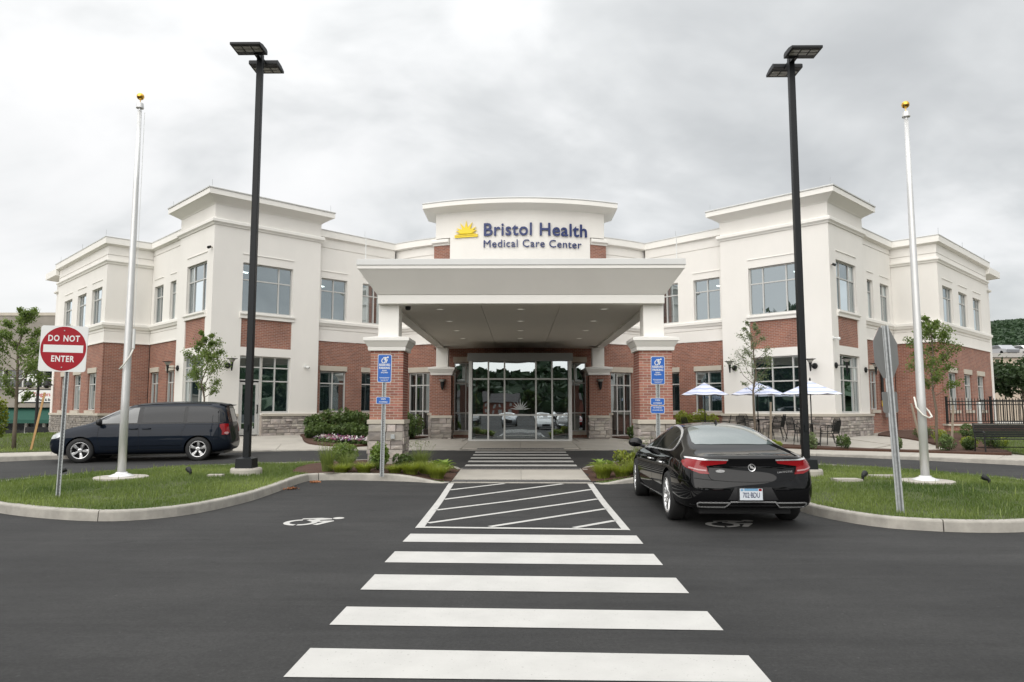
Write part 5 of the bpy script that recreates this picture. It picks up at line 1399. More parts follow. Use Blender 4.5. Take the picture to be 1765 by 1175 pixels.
def make_van(paint, label, loc, rz, group=None):
    root = empty('minivan', loc, rz, label, 'car', group)
    zm = (.52, .74)
    def hr(*t): return half_ring(*t, zm=zm)
    T = [(2.12, .90, .24, .78, .80, .86, .66, .90, .93), (1.85, .95, .22, .86, .87, .95, .76, .985, 1.01), (1.50, .97, .21, .90, .89, 1.01, .78, 1.06, 1.09), (1.30, .975, .21, .93, .90, 1.03, .78, 1.12, 1.16),
         (.95, .975, .21, .94, .91, 1.04, .735, 1.32, 1.38), (.50, .975, .21, .95, .915, 1.05, .70, 1.51, 1.58), (.15, .975, .21, .95, .915, 1.06, .695, 1.60, 1.67), (-.5, .975, .21, .95, .92, 1.07, .70, 1.635, 1.71),
         (-1.2, .975, .21, .95, .92, 1.075, .70, 1.635, 1.71), (-1.75, .97, .22, .95, .915, 1.08, .70, 1.63, 1.70), (-2.02, .955, .24, .95, .90, 1.08, .695, 1.60, 1.675)]
    rings = [hr(*t) for t in T]
    zR = [.28, .28, .30, .42, .55, .74, .95, 1.08, 1.56, 1.63, 1.64]
    xR = [-2.28, -2.32, -2.38, -2.42, -2.42, -2.38, -2.36, -2.34, -2.22, -2.22, -2.16]
    yB = [0, .62, .80, .86, .88, .88, .87, .84, .66, .45, 0]
    def rr(f, dx): return [(xR[i] + dx * (1 if i < 8 else .6), yB[i] * f, zR[i]) for i in range(11)]
    rear = [rr(.99, .12), rr(.88, .02), rr(.5, 0), [(xR[i], 0, zR[i]) for i in range(11)]]
    zF = [.22, .22, .25, .36, .50, .62, .74, .80, .85, .88, .89]
    xF = [2.26, 2.30, 2.38, 2.46, 2.48, 2.46, 2.42, 2.37, 2.30, 2.24, 2.19]
    def fr(f, dx): return [(xF[i] - dx, yB[i] * f * .98, zF[i]) for i in range(11)]
    front = [fr(.95, .16), fr(.78, .05), fr(.42, 0), [(xF[i], 0, zF[i]) for i in range(11)]]
    me = car_body(rings, rear, front)
    body, bvh = finish_body(me, 'body', paint, [(-1.54, .345, .385), (1.54, .345, .385)], root)
    ww = wheel(.345, .22, .228, 5, 0)
    for x, st in ((-1.54, 0), (1.54, R(9))):
        for y in (.86, -.86): put_wheel(root, ww, x, y, .343, st)
    u = MB(); u.box((0, 0, .28), (4.4, 1.35, .16)); u.build('underbody', M['plastic'], root)
    for pr in ('left', 'right'):
        F1 = [(1.18, 1.075), (1.0, 1.20), (.70, 1.375), (.38, 1.50), (.10, 1.52), (.10, 1.09)]
        F2 = [(-.02, 1.09), (-.02, 1.525), (-1.12, 1.535), (-1.12, 1.10)]
        F3 = [(-1.22, 1.10), (-1.22, 1.535), (-1.75, 1.525), (-2.02, 1.46), (-2.14, 1.34), (-2.20, 1.14), (-2.12, 1.10)]
        patch(bvh, pr, [(1.26, 1.05), (1.0, 1.235), (.70, 1.41), (.38, 1.535), (.04, 1.555), (-1.2, 1.57), (-1.80, 1.555), (-2.08, 1.49), (-2.20, 1.36), (-2.25, 1.12), (-2.16, 1.075), (0, 1.06)], 'window_surround', M['plastic'], root, off=.002, step=.12)
        patch(bvh, pr, F1, 'front_side_window', M['carglass'], root, off=.006, step=.1)
        patch(bvh, pr, F2, 'sliding_door_window', M['carglass_tint'], root, off=.006, step=.12)
        patch(bvh, pr, F3, 'rear_quarter_window', M['carglass_tint'], root, off=.006, step=.1)
        sb = MB()
        for path in ([(1.08, 1.04), (1.10, .7), (1.02, .36)], [(.04, 1.56), (.04, .7), (.02, .34)], [(-1.17, 1.57), (-1.17, 1.0), (-1.08, .8), (-1.1, .36)], [(.9, .345), (-1.12, .345)], [(2.2, .75), (1.95, .74)], [(-1.17, 1.03), (-2.2, 1.03)], [(-2.5, .72), (-1.95, .70)]):
            strip(bvh, pr, path, .008, 'x', None, None, off=.0015, mb=sb)
        sb.build('panel_gap', M['seam'], root)
        mb2 = MB(); strip(bvh, pr, [(1.03, .475), (.06, .48)], .035, 'side_moulding', paint, root, off=.014, th=.012); strip(bvh, pr, [(.02, .48), (-1.08, .485)], .035, 'side_moulding', paint, root, off=.014, th=.012)
        s = 1 if pr == 'left' else -1
        for hx in (.18, -.16):
            p, n = hit(bvh, pr, hx, .93)
            if p: h = MB(); h.tube([(-.11, 0, 0), (-.09, .035 * s, .004), (.09, .035 * s, .004), (.11, 0, 0)], .017, 8); h.build('door_handle', paint, root, loc=p, smooth=True)
        bm = bmesh.new(); bmesh.ops.create_uvsphere(bm, u_segments=16, v_segments=10, radius=1); me2 = bpy.data.meshes.new('wing_mirror')
        for v in bm.verts: v.co = Vector((v.co.x * (.10 if v.co.x > 0 else .05), v.co.y * .13, v.co.z * .10))
        bm.to_mesh(me2); bm.free(); me2.materials.append(M['plastic']); me2.polygons.foreach_set('use_smooth', [True] * len(me2.polygons))
        inst(me2, 'wing_mirror', root, (1.02, 1.05 * s, 1.12)); mm = MB(); mm.tube([(1.04, .88 * s, 1.04), (1.02, 1.0 * s, 1.07)], [.035, .025], 8); mm.build('mirror_arm', M['plastic'], root)
        TLs = [(-2.09, .98), (-2.14, 1.05), (-2.29, 1.05), (-2.34, .80), (-2.28, .73), (-2.20, .77)]
        patch(bvh, pr, TLs, 'tail_light', M['tail'], root, off=.012, step=.04, th=.02)
        patch(bvh, pr, [(-2.21, .78), (-2.28, .745), (-2.32, .78), (-2.30, .82), (-2.24, .82)], 'reversing_lamp', M['tailpale'], root, off=.024, step=.03)
        HLs = [(2.05, .83), (2.12, .86), (2.30, .82), (2.36, .70), (2.18, .68), (2.02, .74)]
        patch(bvh, pr, HLs, 'head_light', M['headl'], root, off=.008, step=.05)
    for s in (1, -1):
        patch(bvh, 'rear', [(.74 * s, 1.04), (.88 * s, 1.04), (.90 * s, .74), (.80 * s, .74)], 'tail_light', M['tail'], root, off=.012, step=.04)
        patch(bvh, 'front', [(.50 * s, .70), (.82 * s, .78), (.86 * s, .68), (.55 * s, .62)], 'head_light', M['headl'], root, off=.008, step=.05)
    WS = [(1.30, 0), (1.26, .5), (1.16, .74), (.80, .70), (.42, .645), (.36, .5), (.33, 0)]
    patch(bvh, 'top', WS + [(x, -y) for x, y in WS[::-1][1:-1]], 'windscreen', M['carglass'], root, off=.004, step=.1)
    patch(bvh, 'rear', [(-.68, 1.10), (.68, 1.10), (.60, 1.50), (-.60, 1.50)], 'rear_window', M['carglass_tint'], root, off=.004, step=.1)
    patch(bvh, 'front', [(-.45, .70), (.45, .70), (.40, .52), (-.40, .52)], 'grille', M['plastic'], root, off=.006, step=.1)
    patch(bvh, 'front', [(-.75, .45), (.75, .45), (.70, .30), (-.70, .30)], 'bumper_intake', M['plastic'], root, off=.004, step=.1)
    sp = MB(); sp.add([(-2.02, .60, 1.635), (-2.02, -.60, 1.635), (-2.31, .56, 1.605), (-2.31, -.56, 1.605), (-2.2, .58, 1.57), (-2.2, -.58, 1.57)], [(0, 1, 3, 2), (2, 3, 5, 4), (0, 2, 4), (1, 5, 3), (0, 4, 5, 1)]); sp.build('roof_spoiler', paint, root)
    ra = MB()
    for s in (1, -1):
        pts_ = []
        for xx in (.2, -.3, -.8, -1.3, -1.8): p, n = hit(bvh, 'top', xx, .60 * s); pts_.append((xx, .60 * s, p.z + .012))
        ra.tube(pts_, .011, 8)
    ra.build('roof_rails', M['plastic'], root)
    return root
# ------------------------------------------------------------------ drive-through entrance canopy
can = empty('entrance_canopy', (0, 18.25, .2), 0, 'cream flat-roofed entrance canopy on four brick and stone columns over the drive', 'canopy')
def bevbox(c, d, name, m, bv=.006, parent=can):
    mb = MB(); mb.box(c, d); return mb.build(name, M[m], parent, world=True, bevel=bv)
SB = []; NB = 0
def column(cx, fy, front):
    global NB
    g = road_z(cx, fy) + .05 if front else .30
    w = .83
    # core and masonry
    bevbox((cx, fy + w / 2, (g + 1.24) / 2), (w - .04, w - .04, 1.24 - g), 'stone_core', 'mortar', 0)
    fs = [Fr((cx - w / 2, fy), (1, 0), (0, -1)), Fr((cx + w / 2, fy), (0, 1), (1, 0)), Fr((cx - w / 2, fy + w), (0, -1), (-1, 0)), Fr((cx + w / 2, fy + w), (-1, 0), (0, 1))]
    vis = [0, 1] if cx < 0 else [0, 2]
    for i, f in enumerate(fs):
        st = stones(f, -.02, w + .02, g, 1.235, d=.035, seed=int(100 + cx * 7 + fy + i * 3))
        if i in vis: place_stones(st, can, 999)
        else: place_stones(st, can, 0)
    bevbox((cx, fy + w / 2, 1.295), (w + .11, w + .11, .11), 'stone_cap', 'stonecap', .012)
    z0, z1 = 1.352, 3.085; n = 26; ch = (z1 - z0) / n; jt = .0125
    if front:
        bevbox((cx, fy + w / 2, (z0 + z1) / 2), (w - .008, w - .008, z1 - z0), 'mortar_core', 'mortar', 0)
        BL = .2032; D = .0
        mbs = {}
        stuff = MB()
        for r in range(n):
            za, zb = z0 + r * ch + jt / 2, z0 + (r + 1) * ch - jt / 2
            for i, f in enumerate(fs):
                off = (r + i) % 2
                # corner bricks overlap alternately: header on one face, stretcher on the next
                s = 0.0 if not off else -.0
                cuts = [0.0] + ([.10 * 1.0] if off else []) 
                x = cuts[-1]
                while x + BL < w - .06: x += BL; cuts.append(x)
                cuts.append(w)
                for a, b in zip(cuts, cuts[1:]):
                    ja, jb = (a + jt / 2 if a > 0 else a + .0006), (b - jt / 2 if b < w else b - .0006)
                    dz = rng.uniform(-.0015, .0015)
                    lo = -.05
                    P = [(ja, lo, za), (jb, lo, za), (jb, lo, zb), (ja, lo, zb), (ja, dz, za), (jb, dz, za), (jb, dz, zb), (ja, dz, zb)]
                    F = [(4, 5, 6, 7), (0, 1, 5, 4), (1, 2, 6, 5), (2, 3, 7, 6), (3, 0, 4, 7)]
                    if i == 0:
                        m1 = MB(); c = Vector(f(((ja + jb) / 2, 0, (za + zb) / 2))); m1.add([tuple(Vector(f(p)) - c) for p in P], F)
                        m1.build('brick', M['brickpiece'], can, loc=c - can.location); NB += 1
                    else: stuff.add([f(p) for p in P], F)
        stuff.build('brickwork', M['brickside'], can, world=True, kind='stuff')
    else:
        mb = MB()
        for f in fs: mb.add([f(p) for p in ((0, 0, z0), (w, 0, z0), (w, 0, z1), (0, 0, z1))], [(0, 1, 2, 3)], uvs=[[(0, z0), (w, z0), (w, z1), (0, z1)]])
        mb.build('brick_shaft', M['brick'], can, world=True)
    # capital: band, flared cove, slab
    cy_ = fy + w / 2
    mb = MB(); mb.frust((cx, cy_, 3.086), (w + .11, w + .11), (w + .13, w + .13), .10); mb.frust((cx, cy_, 3.188), (w + .14, w + .14), (w + .30, w + .30), .14); mb.frust((cx, cy_, 3.33), (w + .33, w + .33), (w + .33, w + .33), .085); mb.frust((cx, cy_, 3.417), (w + .27, w + .27), (.60, .60), .045)
    mb.build('capital', M['trim'], can, world=True, bevel=.006)
    bevbox((cx, cy_, 3.87), (.52, .52, .83), 'upper_shaft', 'trim', .008)
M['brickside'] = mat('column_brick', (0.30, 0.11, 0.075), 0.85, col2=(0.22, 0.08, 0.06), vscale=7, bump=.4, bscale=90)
for cx in (-3.39, 3.39):
    column(cx, 18.25, True); column(cx, 31.2, False)
# roof: frieze ring, flared soffit, fascia, coping, ceiling
def ringpath(h, y0, y1=33.4): return [(-h, y1), (-h, y0), (h, y0), (h, y1)]
mb = MB(); sweep(mb, ringpath(3.64, 18.2), [(-.32, 4.285), (0, 4.285), (0, 4.515), (-.32, 4.515)]); mb.build('frieze', M['trim'], can, world=True, bevel=.006)
mb = MB(); sweep(mb, ringpath(3.64, 18.2), [(-.10, 4.517), (.02, 4.517), (.425, 5.095), (.425, 5.10), (-.10, 5.10)]); mb.build('flared_soffit', M['stucco'], can, world=True)
mb = MB(); sweep(mb, ringpath(3.64, 18.2), [(-.10, 5.102), (.44, 5.102), (.44, 5.185), (-.10, 5.185)]); mb.build('fascia', M['trim'], can, world=True)
mb = MB(); sweep(mb, ringpath(3.64, 18.2), [(-.6, 5.187), (.455, 5.187), (.46, 5.20), (.45, 5.34), (.40, 5.355), (-.6, 5.36)]); mb.build('roof_coping', M['coping'], can, world=True)
mb = MB(); mb.box((0, 25.8, 5.30), (7.0, 15.0, .06)); mb.build('canopy_roof', M['roof'], can, world=True)
for a, b in ((-3.318, -1.062), (-1.05, 1.05), (1.062, 3.318)):
    mb = MB(); mb.box(((a + b) / 2, 25.7, 4.37), (b - a, 14.3, .03)); mb.build('ceiling_panel', M['ceiling'], can, world=True)
mb = MB(); mb.box((0, 25.7, 4.40), (6.64, 14.3, .02)); mb.build('ceiling_backing', M['plastic'], can, world=True)
for y in (19.7, 22.4, 25.1, 27.9):
    for x in (-2.22, 0, 2.28):
        mb = MB(); mb.lathe((x, y, 4.344), [(.125, 0), (.13, .008), (.13, .012)], 20); d = mb.build('downlight', M['trim'], can, world=True)
        mb = MB(); mb.lathe((x, y, 4.340), [(.085, 0), (.085, .003)], 16); mb.build('downlight_lens', M['down_on'], d)
mb = MB(); mb.lathe((-3.02, 19.2, 4.25), [(.0, 0), (.06, .01), (.075, .05), (.075, .10)], 16); mb.build('ceiling_camera', M['darkiron'], can, world=True)
mb = MB(); mb.box((-3.2, 18.19, .93), (.10, .06, .11)); mb.build('outlet_box', M['galv'], can, world=True, bevel=.005)
mb = MB()
for s in (1, -1): mb.tube([(3.92 * s, 17.98, 5.35), (3.92 * s, 17.98, 5.95)], .012, 6)
mb.build('lightning_rods', M['signwhite'], can, world=True)
# ------------------------------------------------------------------ the two cars
make_sedan(M['paint_black'], 'shiny black four-door car parked nose-in on the wheelchair bay right of the crosswalk', (3.05, 12.30, 0), R(90))
v_ = make_van(M['paint_navy'], 'dark blue minivan standing in the drive behind the left island', (-10.89, 21.35, 0), R(191.5))
v_.location.z = .135; v_.rotation_euler = (0, R(.3), R(191.5))

# ------------------------------------------------------------------ lamp posts
def lamp_post(x, y, top, label, sx):
    g = isl_top(x, y)
    t = empty('street_lamp', (x, y, g), 0, label, 'street lamp', 'tall black parking lot lamps')
    mb = MB(); mb.lathe((0, 0, -.1), [(.33, 0), (.33, .20), (.315, .235), (.10, .24)], 28); mb.build('concrete_footing', M['concrete'], t, smooth=False)
    mb = MB(); mb.frust((0, 0, .14), (.37, .37), (.35, .35), .20); mb.frust((0, 0, .34), (.35, .35), (.20, .20), .03); mb.build('base_cover', M['black'], t, bevel=.006)
    mb = MB(); mb.frust((0, 0, .3), (.14, .14), (.13, .13), top - .3 - g); mb.build('pole', M['black'], t, bevel=.012)
    mb = MB(); mb.box((.0, -.088, 1.0), (.07, .02, .14)); mb.build('hand_hole_cover', M['black'], t)
    for k, (dx, dy, f) in enumerate(((-.16 * sx, -.44, 1), (-.03 * sx, .46, -1))):
        ang = 0
        h = empty('lamp_head', (dx * .62, dy, top - g - .09), 0, parent=t)
        h.rotation_euler = (R(-3) * f, 0, 0)
        b = MB(); V = []; W_ = .66; Dp_ = .50
        prof = [(-Dp_ / 2, -.03), (-Dp_ / 2, .025), (-.05, .075), (Dp_ / 2 * .8, .085), (Dp_ / 2, .05), (Dp_ / 2, -.03)]
        prof = [(p[0] * f, p[1]) for p in prof]
        V = [(-W_ / 2, a, z) for a, z in prof] + [(W_ / 2, a, z) for a, z in prof]; k_ = len(prof)
        b.add(V, [(j, (j + 1) % k_, k_ + (j + 1) % k_, k_ + j) for j in range(k_)] + [tuple(range(k_)), tuple(range(2 * k_ - 1, k_ - 1, -1))])
        hb = b.build('lamp_housing', M['black'], t, loc=(dx * .62, dy, top - g - .09), bevel=.006); 
        bpy.data.objects.remove(h)
        for i in range(3):
            for j in range(2):
                q = MB(); q.box((-.20 + .20 * i, (-.07 + .13 * j - .045) * f, -.034), (.165, .105, .012)); q.build('led_lens', M['lens'], hb)
    a = MB(); a.box((0, -.17, top - g - .10), (.10, .22, .08)); a.box((0, .18, top - g - .10), (.10, .24, .08)); a.build('bracket', M['black'], t)
lamp_post(-5.93, 15.75, 9.66, 'tall black lamp post on the left island', 1)
lamp_post(6.02, 15.55, 9.42, 'tall black lamp post on the right island behind the black car', -1)

# ------------------------------------------------------------------ flagpoles
def flagpole(x, y, top, label, rope):
    g = isl_top(x, y)
    t = empty('flagpole', (x, y, g), 0, label, 'flagpole', 'bare flagpoles on the islands')
    mb = MB(); mb.lathe((0, 0, -.1), [(.50, 0), (.50, .125), (.48, .135)], 32); mb.build('concrete_collar', M['concrete'], t)
    mb = MB(); mb.lathe((0, 0, .03), [(.24, 0), (.235, .02), (.17, .045), (.11, .07), (.105, .09)], 28); mb.build('flash_collar', M['brushed'], t, smooth=True)
    H = top - g; mb = MB(); mb.lathe((0, 0, 0), [(.078, .05), (.078, 1.6), (.070, 3.2), (.054, H * .75), (.040, H - .36)], 28, cap=True); mb.build('pole', M['brushed'], t, smooth=True)
    mb = MB(); mb.lathe((0, 0, H - .36), [(.03, 0), (.03, .04), (.072, .05), (.078, .06), (.066, .16), (.02, .165)], 20); mb.build('truck', M['brushed'], t)
    mb = MB(); mb.tube([(0, 0, H - .20), (0, 0, H - .10)], .008, 6); mb.build('spindle', M['gold'], t)
    bm = bmesh.new(); bmesh.ops.create_uvsphere(bm, u_segments=24, v_segments=16, radius=.075); me = bpy.data.meshes.new('ball'); bm.to_mesh(me); bm.free(); me.materials.append(M['gold']); me.polygons.foreach_set('use_smooth', [True] * len(me.polygons)); inst(me, 'ball', t, (0, 0, H - .05))
    mb = MB()
    if rope == 'halyard':
        mb.tube([(.13, -.03, 2.6), (.13, -.03, 3.0)], .028, 10); mb.tube([(.105, 0, H - .4), (.12, -.02, 3.05)], .005, 5)
        mb.build('counterweight', M['signwhite'], t)
        m2 = MB(); m2.tube([(.13, -.03, 2.6), (.11, -.10, 2.45), (.02, -.14, 2.28), (-.09, -.11, 2.18), (-.12, 0, 2.2), (-.06, .10, 2.3)], .015, 8); m2.build('rope_loop', M['rope'], t, smooth=True)
    else:
        m2 = MB(); m2.tube([(-.12, .02, 1.62), (-.13, -.06, 1.42), (-.06, -.13, 1.28), (.05, -.15, 1.22), (.14, -.09, 1.24), (.15, .02, 1.34), (.08, .12, 1.48)], .017, 8); m2.build('rope_loop', M['rope'], t, smooth=True)
    return t
flagpole(-8.02, 14.63, 8.22, 'silver flagpole on the left island, rope and white counterweight at mid height', 'halyard')
flagpole(7.72, 14.11, 7.75, 'silver flagpole on the right island with a rope loop low on the pole', 'loop')

# ------------------------------------------------------------------ signs
def upost(h, name='post', parent=None, m='galv', w=.05, holes=True):
    """perforated U-channel post, opening towards -y"""
    mb = MB(); k = .003
    for a, b, c, d in ((-w * .72, -w * .40, -.002, .003), (w * .40, w * .72, -.002, .003)): mb.box(((a + b) / 2, (c + d) / 2, h / 2), (b - a, d - c + .002, h))
    for s in (1, -1): mb.add([(w * .40 * s, 0, 0), (w * .22 * s, .03, 0), (w * .22 * s, .03, h), (w * .40 * s, 0, h), (w * .40 * s - .003 * s, 0, 0), (w * .22 * s - .003 * s, .033, 0), (w * .22 * s - .003 * s, .033, h), (w * .40 * s - .003 * s, 0, h)], [(0, 1, 2, 3), (4, 5, 6, 7)])
    z = .04
    n = int(h / .05); zz = 0
    mb.box((0, .0315, h / 2), (w * .44, .003, h))
    o = mb.build(name, M[m], parent)
    if not holes: return o
    hb = MB()
    for i in range(n): hb.box((0, .0290, .03 + i * .05), (.011, .003, .014))
    hb.build('post_holes', M['seam'], o)
    return o
def rrect(w, h, r, n=5):
    P = []
    for cx, cy_, a0 in ((w / 2 - r, h / 2 - r, 0), (-w / 2 + r, h / 2 - r, 90), (-w / 2 + r, -h / 2 + r, 180), (w / 2 - r, -h / 2 + r, 270)):
        for i in range(n + 1): a = R(a0 + 90 * i / n); P.append((cx + r * math.cos(a), cy_ + r * math.sin(a)))
    return P
def plate_at(poly, y0, y1, name, m, parent, loc=(0, 0, 0)):
    """flat plate in the xz plane; y1 is the front (-y)"""
    mb = MB(); mb.prism(poly, y0, y1, tf=lambda P: (P[0], -P[2], P[1])); return mb.build(name, M[m] if isinstance(m, str) else m, parent, loc=loc)
def txt(s, size, m, parent, x, z, y=-.012, bold=0.0, sx=1.0, sp=1.0, name='lettering'):
    me = text_mesh(s, size, M[m], name, .0006, bold, sp); return inst(me, name, parent, (x, y, z), (R(90), 0, 0), (sx, 1, 1))
# DO NOT ENTER
g = isl_top(-7.57, 11.92)
t = empty('do_not_enter_sign', (-7.57, 11.92, g - .02), R(4), 'red and white DO NOT ENTER sign on a steel post at the island tip', 'road sign')
t.rotation_euler = (0, R(.9), R(4))
po = upost(2.85, 'post', t)
face = plate_at(rrect(.762, .762, .045), -.004, .004, 'sign_plate', 'signwhite', t, (-.08, -.012, 2.46)); face.rotation_euler = (0, R(.5), 0)
plate_at([(.368 * math.cos(R(a)), .368 * math.sin(R(a))) for a in range(0, 360, 6)], .0042, .0056, 'red_disc', 'signred', face)
plate_at([(-.32, -.062), (.32, -.062), (.32, .062), (-.32, .062)], .006, .0068, 'white_bar', 'signwhite', face)
txt('DO', .14, 'signwhite', face, -.165, .125, -.0062, .0035, .82, 1.12); txt('NOT', .14, 'signwhite', face, .12, .125, -.0062, .0035, .82, 1.12)
txt('ENTER', .14, 'signwhite', face, 0, -.215, -.0062, .0035, .82, 1.12)
for z in (.30, -.31):
    mb = MB(); mb.lathe((0, 0, 0), [(.011, 0), (.011, -.012), (.006, -.016)], 10, 'y'); mb.build('bolt', M['galv'], face, loc=(0, 0, z))
# stop sign seen from behind
g = isl_top(5.38, 10.56)
t = empty('stop_sign', (5.39, 10.56, g - .02), 0, 'leaning steel sign post showing the grey backs of an octagonal sign and a plate below', 'road sign')
t.rotation_euler = (0, R(-1.9), R(-14))
po = upost(2.72, 'post', t, w=.07, holes=False); 
oc = [(.40 * math.cos(R(22.5 + 45 * k)), .40 * math.sin(R(22.5 + 45 * k))) for k in range(8)]
o8 = plate_at(oc, -.003, .0, 'octagon_plate', 'signback', t, (.0, .045, 2.32)); o8.rotation_euler = (0, 0, R(52))
o9 = plate_at(rrect(.46, .30, .03), -.003, .0, 'lower_plate', 'signback', t, (.0, .045, 1.60)); o9.rotation_euler = (0, 0, R(52))
f8 = plate_at(oc, -.0045, -.0032, 'red_face', 'signred', o8)
# accessible parking signs
def isa_small(parent, x, z, s):
    k = 0
    for poly in A + [person_p]:
        # upright version: rotate so the figure leans forward
        v, f = tri_fill([(p[0] * s, p[1] * s * 1.15) for p in poly], .1 * s * 3)
        mb = MB(); mb.add([(x + a, -.0066 - .0002 * k, z + b) for a, b in v], f); mb.build('wheelchair_symbol', M['signwhite'], parent); k += 1
def hc_sign(x, y, zt, plates, label):
    g = isl_top(x, y)
    t = empty('reserved_parking_sign', (x, y, g - .03), 0, label, 'parking sign', 'blue reserved parking signs')
    t.rotation_euler = (0, R(.6), 0)
    upost(zt - g - .01, 'post', t, w=.062)
    zc_ = zt - g - .305
    b = plate_at(rrect(.305, .61, .035), -.003, .003, 'sign_plate', 'signwhite', t, (0, -.012, zc_)); plate_at(rrect(.285, .59, .03), .0032, .0042, 'blue_field', 'signblue', b)
    isa_small(b, 0, .185, .20)
    txt('RESERVED', .068, 'signwhite', b, 0, .055, -.0052, .002, .80, 1.0); txt('PARKING', .066, 'signwhite', b, 0, -.012, -.0052, .002, .86, 1.0)
    txt('PERMIT', .036, 'signwhite', b, 0, -.062, -.0052, .0008, .9); txt('REQUIRED', .036, 'signwhite', b, 0, -.102, -.0052, .0008, .9)
    plate_at([(-.11, -.004), (.11, -.004), (.11, .004), (-.11, .004)], .0045, .0052, 'rule_line', 'signwhite', b, (0, 0, -.198))
    txt('VIOLATORS WILL BE', .024, 'signwhite', b, 0, -.238, -.0052, .0004, .85); txt('FINED MIN $150', .024, 'signwhite', b, 0, -.27, -.0052, .0004, .85)
    z = zc_ - .305
    for dz, hh, lines in plates:
        q = plate_at(rrect(.305, hh, .03), -.003, .003, 'sub_plate', 'signwhite', t, (-.012, -.012, z - dz)); plate_at(rrect(.288, hh - .016, .025), .0032, .0042, 'blue_field', 'signblue', q)
        for s_, sz, zz in lines: txt(s_, sz, 'signwhite', q, 0, zz, -.0052, .0008, .88)
    return t
hc_sign(-3.0, 15.86 - .12, 2.83, [(.39, .155, [('VAN', .06, .012), ('ACCESSIBLE', .04, -.045)])], 'blue reserved parking sign with one small plate, in front of the left column')
hc_sign(2.96, 15.85, 2.79, [(.375, .155, [('VAN', .06, .012), ('ACCESSIBLE', .04, -.045)]), (.55, .165, [('NO PARKING', .036, .03), ('IN ACCESS AISLE', .034, -.02)])], 'blue reserved parking sign with two small plates, behind the black car')

# ------------------------------------------------------------------ ground floodlights
def flood(x, y, rz, label):
    g = isl_top(x, y)
    t = empty('ground_spotlight', (x, y, g), rz, label, 'spotlight', 'black spotlights in the grass')
    mb = MB(); mb.tube([(0, 0, -.02), (0, 0, .10)], .025, 8); mb.build('stem', M['darkiron'], t)
    mb = MB(); mb.tube([(0, -.02, .08), (0, .02, .10)], [.025, .03], 8); mb.tube([(0, .0, .10), (0, .05, .125), (0, .11, .155)], [.03, .05, .055], 12); mb.build('lamp_can', M['darkiron'], t)
flood(-9.72, 15.35, R(-50), 'black spotlight in the grass left of the left flagpole')
flood(-6.77, 14.93, R(50), 'black spotlight in the grass between left flagpole and lamp post')
flood(6.61, 14.28, R(-50), 'black spotlight in the grass between the right lamp post and flagpole')
flood(8.70, 13.75, R(50), 'black spotlight in the grass right of the right flagpole')
def gslab(x, y, w, d, rz, label):
    t = MB(); t.box((0, 0, 0), (w, d, .06)); t.build('utility_lid', M['concrete'], loc=(x, y, isl_top(x, y) + .015), label=label, cat='ground lid', group='pale concrete lids in the grass').rotation_euler = (0, 0, rz)
gslab(-6.32, 15.1, .30, .22, .1, 'pale concrete lid in the grass left of the left lamp post')
gslab(7.30, 14.9, .55, .22, 0, 'pale concrete lid in the grass behind the right island spotlight')
gslab(6.35, 14.4, .5, .3, 0, 'pale concrete lid in the grass beside the right lamp post')

# ------------------------------------------------------------------ building lamps and cameras (mounted on the walls, separate things)
def sconce(fr, s, z, label, out=.42, up=True):
    p = fr((s, 0, z)); q = fr((s, 1, z)); rz = math.atan2(q[1] - p[1], q[0] - p[0]) + math.pi / 2   # local -y is outward
    t = empty('wall_lamp', p, rz, label, 'wall lamp', 'torch-shaped wall lamps')
    mb = MB(); mb.lathe((0, -.05, 0), [(.115, .055), (.115, .01), (.09, -.01), (.03, -.02)], 20, 'y'); mb.build('back_plate', M['darkiron'], t)
    mb = MB(); mb.tube([(0, -.05, 0), (0, -out, .0)], .014, 8); mb.build('arm', M['darkiron'], t)
    mb = MB(); mb.lathe((0, -out, -.22), [(.022, 0), (.03, .05), (.055, .30), (.06, .33)], 16); mb.build('cone', M['darkiron'], t, smooth=False)
    mb = MB(); mb.lathe((0, -out, .11), [(.055, 0), (.10, .06), (.14, .13), (.13, .13), (.05, .02)], 20, cap=False); mb.build('glass_cup', M['lens'], t, smooth=True)
    mb = MB(); mb.lathe((0, -out, .225), [(.135, 0), (.215, .022), (.215, .032), (.0, .045)], 20); mb.build('cap_disc', M['darkiron'], t)
TIn = {sx: Fr((12, 27.8), (-1, 1), (-1, -1), sx) for sx in (1, -1)}; TOut = {sx: Fr((12, 27.8), (1, 1), (1, -1), sx) for sx in (1, -1)}
W3f = {sx: Fr((11.82, 27.98), (1, 1), (1, -1), sx) for sx in (1, -1)}
sconce(TIn[1], 4.12, 3.36, 'wall lamp at the left edge of the right tower, behind the small tree'); sconce(TIn[1], .72, 3.30, 'wall lamp on the right tower, just left of its corner')
sconce(TOut[1], .18, 3.30, 'wall lamp just right of the right tower corner'); sconce(TOut[1], 3.22, 3.24, 'wall lamp on the right tower above the stop sign side, beside the brick wing')
sconce(TIn[-1], .70, 3.33, 'wall lamp on the left tower between its corner and the side door')
sconce(TOut[-1], 3.25, 3.33, 'wall lamp at the outer edge of the left tower, above the minivan')
